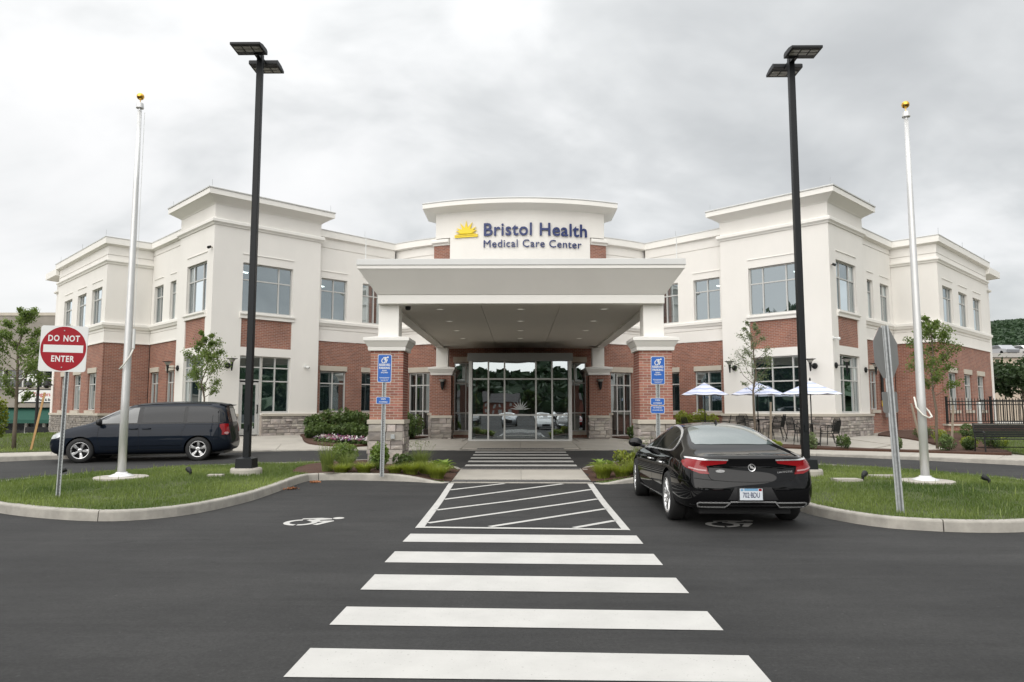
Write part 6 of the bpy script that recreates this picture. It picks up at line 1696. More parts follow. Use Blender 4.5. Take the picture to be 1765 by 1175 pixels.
for sx in (-1, 1):
    fr = Fr((3.39, 31.2), (1, 0), (0, -1), sx)
    p = (3.39 * sx + .05, 31.2, 2.72)
    t = empty('column_lamp', p, 0, 'dark cone lamp on the brick column %s of the glass entrance' % ('left' if sx < 0 else 'right'), 'wall lamp', 'lamps on the rear columns')
    mb = MB(); mb.lathe((0, -.02, 0), [(.09, .025), (.09, 0), (.03, -.01)], 16, 'y'); mb.build('back_plate', M['darkiron'], t)
    mb = MB(); mb.lathe((0, -.13, -.28), [(.02, 0), (.06, .10), (.085, .30), (.09, .36)], 16); mb.build('cone', M['darkiron'], t)
    mb = MB(); mb.lathe((0, -.13, .08), [(.09, 0), (.15, .10), (.145, .11), (.08, .02)], 16, cap=False); mb.build('glass_cup', M['lens'], t); mb = MB(); mb.lathe((0, -.13, .175), [(.155, 0), (.155, .015)], 18); mb.build('cap_disc', M['darkiron'], t)
def camera_(fr, s, z, label, big=False):
    p = fr((s, 0, z)); q = fr((s, 1, z)); rz = math.atan2(q[1] - p[1], q[0] - p[0]) + math.pi / 2
    t = empty('security_camera', p, rz, label, 'security camera', 'small security cameras on the walls')
    if big:
        mb = MB(); mb.lathe((0, -.03, 0), [(.07, .03), (.07, -.01)], 14, 'y'); mb.build('mount', M['signwhite'], t)
        mb = MB(); mb.tube([(0, -.03, 0), (.02, -.14, -.01)], .025, 8); bm = MB(); mb.lathe((.03, -.19, -.10), [(.02, 0), (.065, .03), (.07, .08), (.05, .12)], 14); mb.build('camera_body', M['signwhite'], t)
        mb = MB(); mb.lathe((.05, -.225, -.055), [(.03, 0), (.02, -.03)], 10, 'y'); mb.build('lens', M['darkiron'], t)
    else:
        mb = MB(); mb.tube([(0, 0, .02), (0, -.10, .02)], .02, 8); mb.build('mount', M['oldwood'], t)
        mb = MB(); mb.tube([(-.04, -.06, .04), (.02, -.18, -.02)], [.05, .055], 10); mb.build('camera_body', M['darkiron'], t)
camera_(TIn[-1], 4.05, 3.42, 'white security camera on the left tower right of the side door windows', True)
camera_(TOut[-1], .15, 7.95, 'small brown security camera high on the left tower corner'); camera_(TOut[1], .15, 7.2, 'small brown security camera high on the right tower corner')
camera_(TOut[1], -.02 + .1, 4.35, 'white security camera at mid height on the right tower corner', True)

# ------------------------------------------------------------------ patio furniture
def umbrella(x, y, r, zr, zt, label):
    g = surf_z(x, y); t = empty('patio_umbrella', (x, y, g), 0, label, 'umbrella', 'striped patio umbrellas')
    mb = MB(); mb.tube([(0, 0, 0), (0, 0, zt - g + .05)], .02, 10); mb.build('pole', M['darkiron'], t)
    mb = MB(); mb.lathe((0, 0, 0), [(.25, 0), (.25, .05), (.05, .09)], 20); mb.build('base', M['darkiron'], t)
    mb = MB(); mb.lathe((0, 0, zt - g + .02), [(.03, 0), (.035, .03), (.01, .09)], 10); mb.build('finial', M['darkiron'], t)
    for k in range(8):
        mb = MB(); V = []; F = []; n = 9; m_ = 4
        for i in range(n + 1):
            f = i / n; rr = r * f; z = zt - g - (zt - zr) * (f ** 0.92) - .0
            for j in range(m_ + 1):
                u = j / m_; a = R(45 * (k + u) + 10); e = rr * (1 - .028 * math.sin(math.pi * u)); V.append((e * math.cos(a), e * math.sin(a), z - .03 * math.sin(math.pi * u) * f))
        for i in range(n):
            for j in range(m_): F.append((i * (m_ + 1) + j, i * (m_ + 1) + j + 1, (i + 1) * (m_ + 1) + j + 1, (i + 1) * (m_ + 1) + j))
        o = mb.add(V, F); mb.m = [1 if (q // m_) % 3 == 1 else 0 for q in range(len(F))]
        c = mb.build('canopy_panel', [M['umb'], M['umbstripe']], t, smooth=False); md = c.modifiers.new('t', 'SOLIDIFY'); md.thickness = .004
    mb = MB()
    for k in range(8): a = R(45 * k + 10); mb.tube([(0, 0, zt - g - .03), (r * .97 * math.cos(a), r * .97 * math.sin(a), zr - g - .02)], .006, 5)
    mb.build('ribs', M['darkiron'], t)
def ptable(x, y, label):
    g = surf_z(x, y); t = empty('patio_table', (x, y, g), 0, label, 'table', 'round black patio tables')
    mb = MB(); mb.lathe((0, 0, .70), [(.03, 0), (.46, 0), (.47, .012), (.46, .025), (.03, .025)], 28, cap=False); mb.build('table_top', M['darkiron'], t)
    for k in range(3):
        a = R(120 * k + 20); c, s = math.cos(a), math.sin(a); mb = MB(); mb.tube([(.04 * c, .04 * s, .70), (.06 * c, .06 * s, .35), (.16 * c, .16 * s, .10), (.33 * c, .33 * s, .0)], .014, 7); mb.build('leg', M['darkiron'], t)
chair_proto = None
def pchair(x, y, rz, label):
    global chair_proto
    g = surf_z(x, y)
    if chair_proto is None:
        t = empty('patio_chair', (0, 0, 0), 0, label, 'chair', 'black metal patio chairs'); chair_proto = t
        mb = MB(); 
        for i in range(9): mb.box((-.18 + .045 * i, 0, .44), (.028, .42, .012))
        mb.box((0, .21, .44), (.42, .02, .02)); mb.box((0, -.21, .44), (.42, .02, .02)); mb.build('seat', M['darkiron'], t)
        mb = MB(); tf = lambda P: (P[0], P[1] + .10 * (P[2] - .44) / .45, P[2])
        for i in range(9): mb.box((-.16 + .04 * i, .22, .66), (.012, .012, .42), tf=tf)
        mb.tube([tf((-.20, .22, .44)), tf((-.20, .22, .80)), tf((-.15, .22, .90)), tf((.15, .22, .90)), tf((.20, .22, .80)), tf((.20, .22, .44))], .012, 7); mb.build('backrest', M['darkiron'], t)
        for s in (1, -1):
            mb = MB(); mb.tube([(.23 * s, -.24, 0), (.22 * s, -.20, .44), (.23 * s, -.20, .62), (.23 * s, -.12, .655), (.23 * s, .15, .655), (.21 * s, .25, .62)], .012, 7); mb.build('arm_leg', M['darkiron'], t)
            mb = MB(); mb.tube([(.21 * s, .33, 0), (.20 * s, .21, .44)], .012, 7); mb.build('leg', M['darkiron'], t)
    else: t = copy_tree(chair_proto); t['label'] = label
    t.location = (x, y, g); t.rotation_euler = (0, 0, rz); return t
sets = [(7.32, 28.9, .96, 'leftmost'), (8.95, 27.5, 1.02, 'middle'), (10.25, 25.75, 1.05, 'rightmost')]
for i, (x, y, r, w) in enumerate(sets):
    umbrella(x, y, r, 2.20 - .02 * i, 2.68 - .03 * i, {0: 'blue and white striped umbrella leftmost, in front of the brick wall window', 1: 'blue and white striped umbrella behind the small sparse tree', 2: 'blue and white striped umbrella rightmost, partly behind the black lamp post'}[i])
    ptable(x, y, 'round black patio table under the %s umbrella' % w)
cn = [('left', 200), ('far', 95), ('right', -15), ('near', 285)]
for i, (x, y, r, w) in enumerate(sets):
    for nme, a in cn:
        if i == 0 and nme in ('far', 'near'): continue
        aa = R(a + 12 * i); d = .66
        pchair(x + d * math.cos(aa), y + d * math.sin(aa), aa - R(90), '%s black metal chair of the table under the %s umbrella' % (nme, w))

# bench on the right lawn
def bench(x, y, rz, label, L=1.9, m='darkiron'):
    g = surf_z(x, y); t = empty('park_bench', (x, y, g), rz, label, 'bench')
    for i in range(5): mb = MB(); mb.box((0, -.20 + .09 * i, .43), (L, .075, .02)); mb.build('seat_slat', M[m], t)
    for i in range(7): mb = MB(); mb.box((0, .22 + .010 * i, .50 + .055 * i), (L, .02, .05)); mb.build('back_slat', M[m], t)
    mb = MB(); mb.tube([(-L / 2, .29, .88), (L / 2, .29, .88)], .018, 8); mb.tube([(-L / 2, .1, .18), (L / 2, .1, .18)], .014, 6); mb.build('rails', M[m], t)
    for s in (1, -1):
        mb = MB(); mb.tube([(L / 2 * s, -.26, 0), (L / 2 * s, -.24, .40), (L / 2 * s, -.25, .62), (L / 2 * s, -.18, .66), (L / 2 * s, .22, .64)], .022, 8); mb.tube([(L / 2 * s, .26, 0), (L / 2 * s, .20, .42), (L / 2 * s, .30, .90)], .022, 8); mb.build('end_frame', M[m], t)
bench(14.85, 22.25, R(0), 'dark metal slatted bench on the lawn at the right edge')
# retaining wall and fence on the right
FW = empty('retaining_wall', (17.0, 29.0, .6), 0, 'low brick retaining wall with a stone cap behind the right lawn', 'wall')
mb = MB(); fr = Fr((16.95, 29.0), (1, 0), (0, -1)); mb.add([fr(p) for p in ((0, 0, .5), (22, 0, .5), (22, 0, .96), (0, 0, .96))], [(0, 1, 2, 3)], uvs=[[(0, .5), (22, .5), (22, .96), (0, .96)]])
mb.add([fr(p) for p in ((0, 0, .5), (0, -.3, .5), (0, -.3, .96), (0, 0, .96))], [(0, 1, 2, 3)], uvs=[[(0, .5), (.3, .5), (.3, .96), (0, .96)]]); mb.build('brick_face', M['brick'], FW, world=True)
for i in range(18): mb = MB(); mb.box((17.5 + 1.22 * i, 29.12, 1.0), (1.21, .40, .07)); mb.build('cap_stone', M['stonecap'], FW, world=True, bevel=.008)
FN = empty('iron_fence', (17.0, 29.12, 1.04), 0, 'black iron fence on top of the low brick wall at the right', 'fence')
x = 16.98; i = 0
while x < 27:
    if i % 14 == 0: mb = MB(); mb.box((x, 29.12, 1.57), (.07, .07, 1.06)); mb.box((x, 29.12, 2.115), (.09, .09, .03)); mb.build('fence_post', M['darkiron'], FN, world=True)
    else: mb = MB(); mb.box((x, 29.12, 1.57), (.02, .02, .90)); mb.frust((x, 29.12, 2.02), (.02, .02), (.004, .004), .06); mb.build('picket', M['darkiron'], FN, world=True)
    x += .125; i += 1
for z in (1.14, 1.80, 1.93): mb = MB(); mb.box((22, 29.10, z), (10.1, .03, .035)); mb.build('fence_rail', M['darkiron'], FN, world=True)
FN2 = empty('iron_gate', (18.9, 30.2, .6), R(0), 'denser black iron fence panel standing behind the first fence at the right', 'fence')
for i in range(34): mb = MB(); mb.box((18.95 + .09 * i, 30.1, 1.45), (.018, .018, 1.15)); mb.build('picket', M['darkiron'], FN2, world=True)
for z in (.95, 1.98): mb = MB(); mb.box((20.5, 30.1, z), (3.2, .03, .035)); mb.build('fence_rail', M['darkiron'], FN2, world=True)
mb = MB(); mb.box((18.75, 29.9, 1.4), (.13, .13, 1.0)); mb.build('bollard', M['signwhite'], None, label='white bollard behind the iron fence at the right', cat='bollard', bevel=.02)
# gas meter on the wing wall at the right
p = W3f[1]((5.95, .02, 1.5)); t = empty('gas_meter', (p[0] + .1, p[1] - .22, surf_z(p[0], p[1])), R(45), 'grey gas meter with riser pipes against the right brick wall', 'gas meter')
mb = MB(); mb.box((0, 0, .75), (.34, .24, .36)); mb.lathe((0, -.1, .80), [(.13, -.06), (.13, .02), (.05, .05)], 16, 'y'); mb.lathe((.22, 0, .80), [(.12, -.05), (.12, .05)], 16, 'x'); mb.build('meter_body', M['signback'], t, bevel=.02)
mb = MB(); mb.tube([(-.12, 0, 0), (-.12, 0, 1.25), (.0, 0, 1.3)], .022, 8); mb.tube([(.14, 0, .9), (.14, 0, 1.2), (0, 0, 1.3)], .022, 8); mb.build('pipes', M['signback'], t)
p = W3f[1]((5.70, .06, 2.0)); t = empty('vent_pipe', (p[0], p[1], 1.85), 0, 'black pipe with a yellow band on the right brick wall', 'pipe')
mb = MB(); mb.tube([(0, 0, .15), (0, 0, 1.5)], .06, 10); mb.build('pipe', M['darkiron'], t); mb = MB(); mb.tube([(0, 0, -.1), (0, 0, .15)], .055, 10); mb.build('yellow_band', M['yellow'], t)
# small call post at the left path and downspout box
mb = MB(); mb.box((0, 0, .5), (.06, .06, 1.0)); mb.box((0, -.02, 1.02), (.10, .08, .12)); x, y = -10.2, 27.9
mb.build('access_post', M['galv'], None, loc=(x - .9, y + .15, surf_z(x, y)), label='thin grey card reader post in front of the left stone base', cat='post')
# ------------------------------------------------------------------ vegetation
M['leafC2'] = leaf_mat('mid_green_leaf', (0.07, 0.13, 0.02), (0.20, 0.27, 0.06), .3)
def leaf_mesh(name, pts, size, m, nrm_up=.4, aspect=1.6, tone=None, jit=.35, rs=None, tri=False):
    """pts (n,3) -> one small bent quad per point"""
    rs = rs or nr
    n = len(pts); pts = np.asarray(pts, float)
    s = size * (1 + jit * (rs.rand(n) * 2 - 1))
    a = rs.normal(size=(n, 3)); a[:, 2] -= .3; a /= np.linalg.norm(a, axis=1)[:, None]
    b = rs.normal(size=(n, 3)); b[:, 2] += nrm_up * 2; b -= (b * a).sum(1)[:, None] * a; b /= np.linalg.norm(b, axis=1)[:, None]
    c = np.cross(a, b)
    L = (a * (s * aspect / 2)[:, None]); Wd = (c * (s / 2)[:, None]); up = b * (s * .12)[:, None]
    V = np.stack([pts - L, pts + Wd - up * 0, pts + L - up * 2, pts - Wd], 1).reshape(-1, 3)
    me = bpy.data.meshes.new(name); me.vertices.add(4 * n); me.vertices.foreach_set('co', V.ravel())
    me.loops.add(4 * n); me.loops.foreach_set('vertex_index', np.arange(4 * n)); me.polygons.add(n)
    me.polygons.foreach_set('loop_start', np.arange(n) * 4); me.polygons.foreach_set('loop_total', np.full(n, 4))
    t = rs.rand(n) if tone is None else np.clip(tone + .25 * (rs.rand(n) - .5), 0, 1)
    at = me.attributes.new('tone', 'FLOAT', 'FACE'); at.data.foreach_set('value', t.astype(np.float32))
    me.materials.append(m); me.update(); me.validate(); return me
def blades(name, P, h, w, m, lean=.45, rs=None, tone=None):
    """grass blades: two-segment tapering strips"""
    rs = rs or nr
    P = np.asarray(P, float); n = len(P); hh = h * (.55 + .8 * rs.rand(n)) if np.isscalar(h) else h
    th = rs.rand(n) * 2 * np.pi; d = np.stack([np.cos(th), np.sin(th), np.zeros(n)], 1); side = np.stack([-np.sin(th), np.cos(th), np.zeros(n)], 1)
    le = lean * rs.rand(n) ** 1.3
    up = np.array([0, 0, 1.])
    mid = P + d * (hh * le * .35)[:, None] + up * (hh * .55)[:, None]
    tip = P + d * (hh * le)[:, None] + up * (hh * (1 - .35 * le))[:, None]
    ww = w * (.7 + .6 * rs.rand(n))[:, None]
    V = np.stack([P - side * ww / 2, P + side * ww / 2, mid + side * ww * .4, mid - side * ww * .4, tip], 1).reshape(-1, 3)
    me = bpy.data.meshes.new(name); me.vertices.add(5 * n); me.vertices.foreach_set('co', V.ravel())
    base = (np.arange(n) * 5)[:, None]
    idx = np.concatenate([base + np.array([[0, 1, 2, 3]]), base + np.array([[3, 2, 4]])], 1)
    me.loops.add(7 * n); me.loops.foreach_set('vertex_index', idx.ravel()); me.polygons.add(2 * n)
    ls = np.stack([np.arange(n) * 7, np.arange(n) * 7 + 4], 1).ravel(); lt = np.tile([4, 3], n)
    me.polygons.foreach_set('loop_start', ls); me.polygons.foreach_set('loop_total', lt)
    t = np.repeat(np.clip((rs.rand(n) if tone is None else tone), 0, 1), 2)
    at = me.attributes.new('tone', 'FLOAT', 'FACE'); at.data.foreach_set('value', t.astype(np.float32))
    me.materials.append(m); me.update(); me.validate(); return me
def scatter(poly, n, zf, rs=None):
    rs = rs or nr; xs = [p[0] for p in poly]; ys = [p[1] for p in poly]; out = []
    while len(out) < n:
        x = rs.uniform(min(xs), max(xs)); y = rs.uniform(min(ys), max(ys))
        if inpoly(x, y, poly): out.append((x, y))
    return out
def noise2(x, y, s, k=0): return mnoise.noise(Vector((x * s, y * s, k)))
def place(me, name, parent=None, loc=(0, 0, 0), **kw): return inst(me, name, parent, loc, **kw)

BEDP = {s: [(1.5 * s, 15.6), (4.3 * s, 15.8), (5.1 * s, 16.3), (5.3 * s, 17.2), (5.2 * s, 18.4), (4.4 * s, 19.3), (1.5 * s, 19.3)] for s in (1, -1)}
SLABX = [(-8.02, 14.63, .50), (7.72, 14.11, .50), (-5.93, 15.75, .33), (6.02, 15.55, .33), (-6.32, 15.1, .14), (7.30, 14.9, .2), (6.35, 14.4, .2)]
for s, inner in ((-1, inL), (1, inR)):
    pts = [p for p in scatter(inner, 62000, None) if not inpoly(p[0], p[1], BEDP[s]) and all(math.hypot(p[0] - a, p[1] - b) > r + .01 for a, b, r in SLABX)]
    keep = []; hts = []; tn = []
    for x, y in pts:
        q = noise2(x, y, 1.3, 5); w = noise2(x, y, .5, 9)
        edge = min(1, min((abs(x - a) + abs(y - b)) for a, b in [(x, y)] + [(99, 99)]) + 1)
        if q < -.32 and nr.rand() < .55: continue
        keep.append((x, y, isl_top(x, y) - .005)); hts.append(.042 + .030 * (q + .4) + .018 * nr.rand()); tn.append(.42 + .75 * w + .35 * (nr.rand() - .5))
    hts = np.array(hts) * (.7 + .6 * nr.rand(len(keep)))
    place(blades('grass', keep, hts, .008, M['grass'], .8, tone=np.array(tn)), 'grass', label='short green grass covering the %s island' % ('left' if s < 0 else 'right'), cat='grass', kind='stuff')
    wd = [(x, y, z) for x, y, z in (keep[i] for i in nr.choice(len(keep), 260))]
    place(blades('weeds', wd, .16, .012, M['ornam'], .6), 'weeds', label='taller seeding grass stems on the %s island' % ('left' if s < 0 else 'right'), cat='grass', kind='stuff')
for poly, n, nm in ((LAWN_R, 60000, 'right'), (LAWN_L, 45000, 'left')):
    poly2 = [tuple(p) for p in resample(catmull(poly, 3), .7, True)]
    cl = [p for p in scatter(poly2, n, None) if p[1] > abs(p[0]) * 1.15]
    P = [(x, y, surf_z(x, y) + .012) for x, y in cl]
    place(blades('grass', P, .085, .016, M['grass'], .7, tone=np.array([.45 + .7 * noise2(x, y, .5, 2) + .3 * (nr.rand() - .5) for x, y in cl])), 'grass', label='green lawn grass beside the building at the far %s' % nm, cat='grass', kind='stuff')

def shrub(x, y, rx, rz_, n, size, m, label, cat='shrub', group=None, zf=None, flat=False, name='shrub', twig=True, up=0.0):
    z0 = (zf or surf_z)(x, y) + up; t = empty(name, (x, y, z0), 0, label, cat, group)
    # lumpy: several lobes
    k = 6; lob = [(nr.normal(0, .38, 2) * rx, .45 + .35 * nr.rand()) for _ in range(k)]
    pts = []; tone = []
    for i in range(n):
        c, zc_ = lob[nr.randint(k)]; d = nr.normal(size=3); d /= np.linalg.norm(d); rr = (.55 + .45 * nr.rand() ** .5)
        p = np.array([c[0], c[1], zc_ * rz_]) + d * np.array([rx * .62, rx * .62, rz_ * .45]) * rr
        if p[2] < .01: p[2] = abs(p[2]) * .5 + .01
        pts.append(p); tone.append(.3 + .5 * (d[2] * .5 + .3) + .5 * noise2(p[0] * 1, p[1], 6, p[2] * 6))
    o = inst(leaf_mesh('foliage', pts, size, m, tone=np.array(tone)), 'foliage', t)
    if twig:
        mb = MB()
        for i in range(7):
            a = rng.uniform(0, 6.28); mb.tube([(0, 0, -.02), (rx * .3 * math.cos(a), rx * .3 * math.sin(a), rz_ * .4), (rx * .6 * math.cos(a), rx * .6 * math.sin(a), rz_ * .8)], [.012, .008, .004], 5)
        mb.build('stems', M['bark'], t)
    return t
def tuft(x, y, h, r, n, m, label, zf=isl_top, group=None, lean=.9, w=.010, name='ornamental_grass', heads=0):
    z0 = zf(x, y); t = empty(name, (x, y, z0), 0, label, 'ornamental grass', group)
    P = []; 
    for i in range(n): a = nr.rand() * 6.28; rr = r * .45 * nr.rand() ** .5; P.append((rr * math.cos(a), rr * math.sin(a), 0))
    P = np.array(P); hh = h * (.55 + .5 * nr.rand(n))
    th = np.arctan2(P[:, 1], P[:, 0]) + nr.normal(0, .7, n); le = lean * (.25 + .75 * nr.rand(n)) * r / h * 1.2
    d = np.stack([np.cos(th), np.sin(th), np.zeros(n)], 1); side = np.stack([-np.sin(th), np.cos(th), np.zeros(n)], 1); up = np.array([0, 0, 1.])
    prev = P; rows = []
    K_ = 5
    for k in range(K_):
        f = k / (K_ - 1); rows.append(P + d * (hh * le * f ** 1.8)[:, None] + up * (hh * (f - .25 * f ** 3 * le))[:, None])
    V = []; F = []; 
    for k in range(K_): ww = w * (1 - k / (K_ - 1)) * .5 + .0008; V.append(rows[k] - side * ww); V.append(rows[k] + side * ww)
    V = np.stack(V, 1).reshape(-1, 3); b = (np.arange(n) * 2 * K_)[:, None]
    quads = np.array([[2 * k, 2 * k + 1, 2 * k + 3, 2 * k + 2] for k in range(K_ - 1)]); idx = (b[:, None, :] + quads[None]).reshape(-1, 4)
    me = bpy.data.meshes.new('blades'); me.vertices.add(len(V)); me.vertices.foreach_set('co', V.ravel()); me.loops.add(idx.size); me.loops.foreach_set('vertex_index', idx.ravel()); me.polygons.add(len(idx))
    me.polygons.foreach_set('loop_start', np.arange(len(idx)) * 4); me.polygons.foreach_set('loop_total', np.full(len(idx), 4))
    at = me.attributes.new('tone', 'FLOAT', 'FACE'); at.data.foreach_set('value', (np.repeat(nr.rand(n), K_ - 1) * .7 + .15).astype(np.float32)); me.materials.append(m); me.update(); me.validate()
    inst(me, 'blades', t)
    if heads:
        P2 = np.array([(nr.normal(0, r * .5), nr.normal(0, r * .5), h * (1.0 + .35 * nr.rand())) for _ in range(heads)])
        inst(leaf_mesh('seed_heads', P2, .018, M['leafF'], aspect=3), 'seed_heads', t)
        mb = MB()
        for p in P2[::3]: mb.tube([(p[0] * .2, p[1] * .2, 0), (p[0] * .7, p[1] * .7, p[2] * .7), tuple(p)], .0016, 3)
        mb.build('stalks', M['leafC'], t)
def leaf_blade_mesh(L, W_):
    mb = MB(); V = []; n = 6
    for i in range(n + 1):
        f = i / n; w = W_ * math.sin(math.pi * min(1, f * .93 + .04)) ** .8 * (1 - .25 * f); z = .32 * L * math.sin(f * math.pi * .75) * .6 - .22 * L * f * f; x = L * f
        V += [(x, -w / 2, z + w * .14), (x, 0, z), (x, w / 2, z + w * .14)]
    F = []
    for i in range(n):
        for j in (0, 1): F.append((i * 3 + j, (i + 1) * 3 + j, (i + 1) * 3 + j + 1, i * 3 + j + 1))
    mb.add(V, F); me = mb.mesh('leaf', M['leafD'], True); at = me.attributes.new('tone', 'FLOAT', 'FACE'); at.data.foreach_set('value', [.2 + .6 * rng.random() for _ in F]); return me
HL_ = [leaf_blade_mesh(.26, .15), leaf_blade_mesh(.30, .17), leaf_blade_mesh(.22, .13)]
def hosta(x, y, s, n, label, zf=isl_top, group='hosta plants'):
    t = empty('hosta', (x, y, zf(x, y)), 0, label, 'hosta', group)
    for i in range(n):
        a = 6.28 * i * .382 + rng.uniform(-.2, .2); lv = i / n
        inst(HL_[i % 3], 'leaf', t, (0.03 * math.cos(a), .03 * math.sin(a), .05 + .12 * lv * s), (rng.uniform(-.2, .2), -.15 - .75 * lv + rng.uniform(-.15, .15), a), (s * (1.05 - .35 * lv),) * 3)
    return t
# left bed in front of the column
tuft(-4.38, 16.5, .60, .26, 380, M['ornam'], 'tall thin grass clump at the left end of the left bed', heads=90)
shrub(-4.27, 17.8, .33, .50, 2600, .030, M['leafC2'], 'round green shrub left of the left column in the island bed', zf=isl_top, up=.0)
tuft(-4.02, 16.75, .46, .30, 320, M['ornam'], 'loose green grass clump in front of the round shrub, left bed', heads=40)
shrub(-3.22, 16.75, .27, .56, 1300, .045, M['leafC2'], 'leafy green shrub in front of the left column', zf=isl_top)
shrub(-2.78, 17.2, .19, .34, 700, .04, M['leafB'], 'small dark shrub right of the left column', zf=isl_top)
tuft(-2.42, 17.5, .50, .34, 520, M['ornam'], 'feathery green grass clump right of the left column', heads=80)
for i, (x, y, r, h, lb) in enumerate([(-4.0, 16.25, .26, .20, 'low yellow-green mound at the left end of the left bed kerb'), (-3.50, 16.28, .25, .22, 'low yellow-green mound left of the sign post in the left bed'), (-2.80, 16.25, .22, .17, 'low yellow-green mound just right of the left sign post'), (-2.46, 16.25, .28, .25, 'low yellow-green mound in the middle of the left bed'),
                                     (-2.18, 16.7, .26, .27, 'yellow-green mound behind the front row of the left bed'), (-1.86, 16.15, .27, .29, 'yellow-green mound at the right end of the left bed')]):
    tuft(x - (.0), y, h * 1.35, r * 1.15, 620, M['leafC'], lb, group='yellow-green mounds', lean=1.3, w=.012, name='grass_mound')
hosta(-1.82, 17.45, 1.05, 26, 'light green hosta beside the crossing, left bed'); hosta(-2.05, 17.8, .8, 16, 'smaller hosta behind the light green hosta, left bed')
# right bed
hosta(1.88, 17.5, 1.05, 26, 'broad hosta beside the crossing, right bed'); hosta(2.15, 17.75, .8, 16, 'second hosta behind the right bed mound')
for i, (x, y, r, h, lb) in enumerate([(1.82, 16.3, .28, .32, 'tall yellow-green mound at the left end of the right bed'), (2.22, 16.1, .28, .26, 'yellow-green mound at the kerb of the right bed'), (2.6, 16.25, .30, .28, 'yellow-green mound beside the black car, right bed'), (3.3, 16.4, .32, .28, 'yellow-green mound hidden partly by the black car')]):
    tuft(x, y, h * 1.3, r * 1.1, 620, M['leafC'], lb, group='yellow-green mounds', lean=1.3, w=.012, name='grass_mound')
tuft(2.85, 17.5, .55, .32, 420, M['ornam'], 'feathery green grass clump behind the right bed mounds', heads=80)
shrub(2.48, 17.4, .24, .36, 800, .04, M['leafC'], 'yellow flowering shrub in the right bed', zf=isl_top)
# beds at the wing walls
for i, (x, y, r, h, lb) in enumerate([(-8.35, 29.3, .42, .75, 'leftmost dark shrub at the left wing wall'), (-7.75, 30.2, .55, 1.0, 'tall dark green shrub left under the wing window'), (-7.0, 30.6, .60, .95, 'tall dark green shrub below the middle of the left wing wall'), (-6.3, 31.2, .60, .9, 'tall dark green shrub right under the left wing wall'), (-5.5, 31.4, .55, .9, 'dark green shrub beside the left column, back row'),
                                     (-4.75, 30.6, .55, 1.0, 'dark shrub between front and rear left columns'), (-7.6, 28.6, .40, .55, 'medium green shrub in the left bed, second row left'), (-6.9, 28.9, .42, .58, 'medium green shrub in the left bed, second row middle'), (-6.2, 28.6, .40, .55, 'medium green shrub in the left bed, second row right'), (-7.9, 27.7, .30, .45, 'small green shrub at the left end of the flower bed')]):
    shrub(x, y, r, h, 1500, .07, M['leafB'], lb, group='green shrubs at the left wing')
hosta(-4.75, 28.6, 1.2, 16, 'bright hosta at the right end of the left wing bed', surf_z); 
for i, (x, y, r, h, lb) in enumerate([(4.55, 28.9, .30, .55, 'small green shrub in the right wing bed beside the column'), (5.4, 30.6, .5, .8, 'dark green shrub in the right wing bed, left'), (6.2, 31.2, .5, .8, 'dark green shrub in the right wing bed, middle'), (7.0, 31.0, .5, .95, 'light green shrub under the right wing window, left'), (7.75, 30.6, .5, .95, 'light green shrub under the right wing window, right'), (6.5, 29.3, .45, .6, 'low green shrub in the right wing bed front row')]):
    shrub(x, y, r, h, 1200, .07, M['leafC'] if 'light' in lb else M['leafB'], lb, group='green shrubs at the right wing')
# petunias
fb = empty('flower_bed', (-6.3, 26.0, surf_z(-6.3, 26)), 0, 'row of pink, white and purple petunias along the left pavement', 'flowers', None, 'stuff')
poly = [(-7.6, 26.7), (-5.2, 25.9), (-5.35, 26.7), (-7.2, 27.6)]
for m, k in ((M['petalp'], 75), (M['petalw'], 110), (M['petald'], 60)):
    P = []
    for _ in range(k):
        (x, y), = scatter(poly, 1, None); 
        for q in range(9): a = 6.28 * q / 9; P.append((x + .035 * math.cos(a), y + .035 * math.sin(a), surf_z(x, y) + .20 + .09 * nr.rand() * (q == 0) + noise2(x, y, 4) * .05))
    inst(leaf_mesh('petals', np.array(P), .06, m, nrm_up=1.5, aspect=1.1), 'petals', fb, tuple(-fb.location), kind='stuff')
P = [(x, y, surf_z(x, y) + .06 + .14 * nr.rand()) for x, y in scatter(poly, 3200, None)]
inst(leaf_mesh('foliage', np.array(P), .05, M['leafB']), 'foliage', fb, tuple(-fb.location), kind='stuff')
# small shrubs in the right mulch strip
for i, (x, y, r, h, m, lb) in enumerate([(8.6, 24.75, .14, .22, 'leafC', 'tiny yellow-green plant in the strip before the patio'), (9.55, 24.25, .22, .50, 'leafF', 'grey-green twiggy bush right of the black lamp post'), (10.6, 24.0, .18, .42, 'leafB', 'second small bush right of the lamp post'), (11.9, 23.2, .17, .38, 'leafF', 'third small pale bush in the patio strip'), (13.2, 22.9, .27, .46, 'leafB', 'rounded dark bush left of the stop sign post'), (14.05, 23.1, .22, .42, 'leafB', 'bush behind the stop sign post'),
                                     (14.4, 23.6, .24, .38, 'leafC', 'light bush between sign post and flagpole'), (15.3, 24.0, .36, .52, 'leafB', 'bush just right of the right flagpole'), (15.9, 24.4, .30, .34, 'leafC', 'light low bush right of the flagpole'), (16.0, 26.0, .36, .55, 'leafB', 'far bush at the corner of the right wing'), (14.9, 27.0, .35, .45, 'leafB', 'dark bush before the right brick wall'), (14.6, 25.5, .3, .45, 'leafC', 'light bush before the gas meter')]):
    shrub(x, y, r, h, 700, .04, M[m], lb, group='small bushes by the patio')

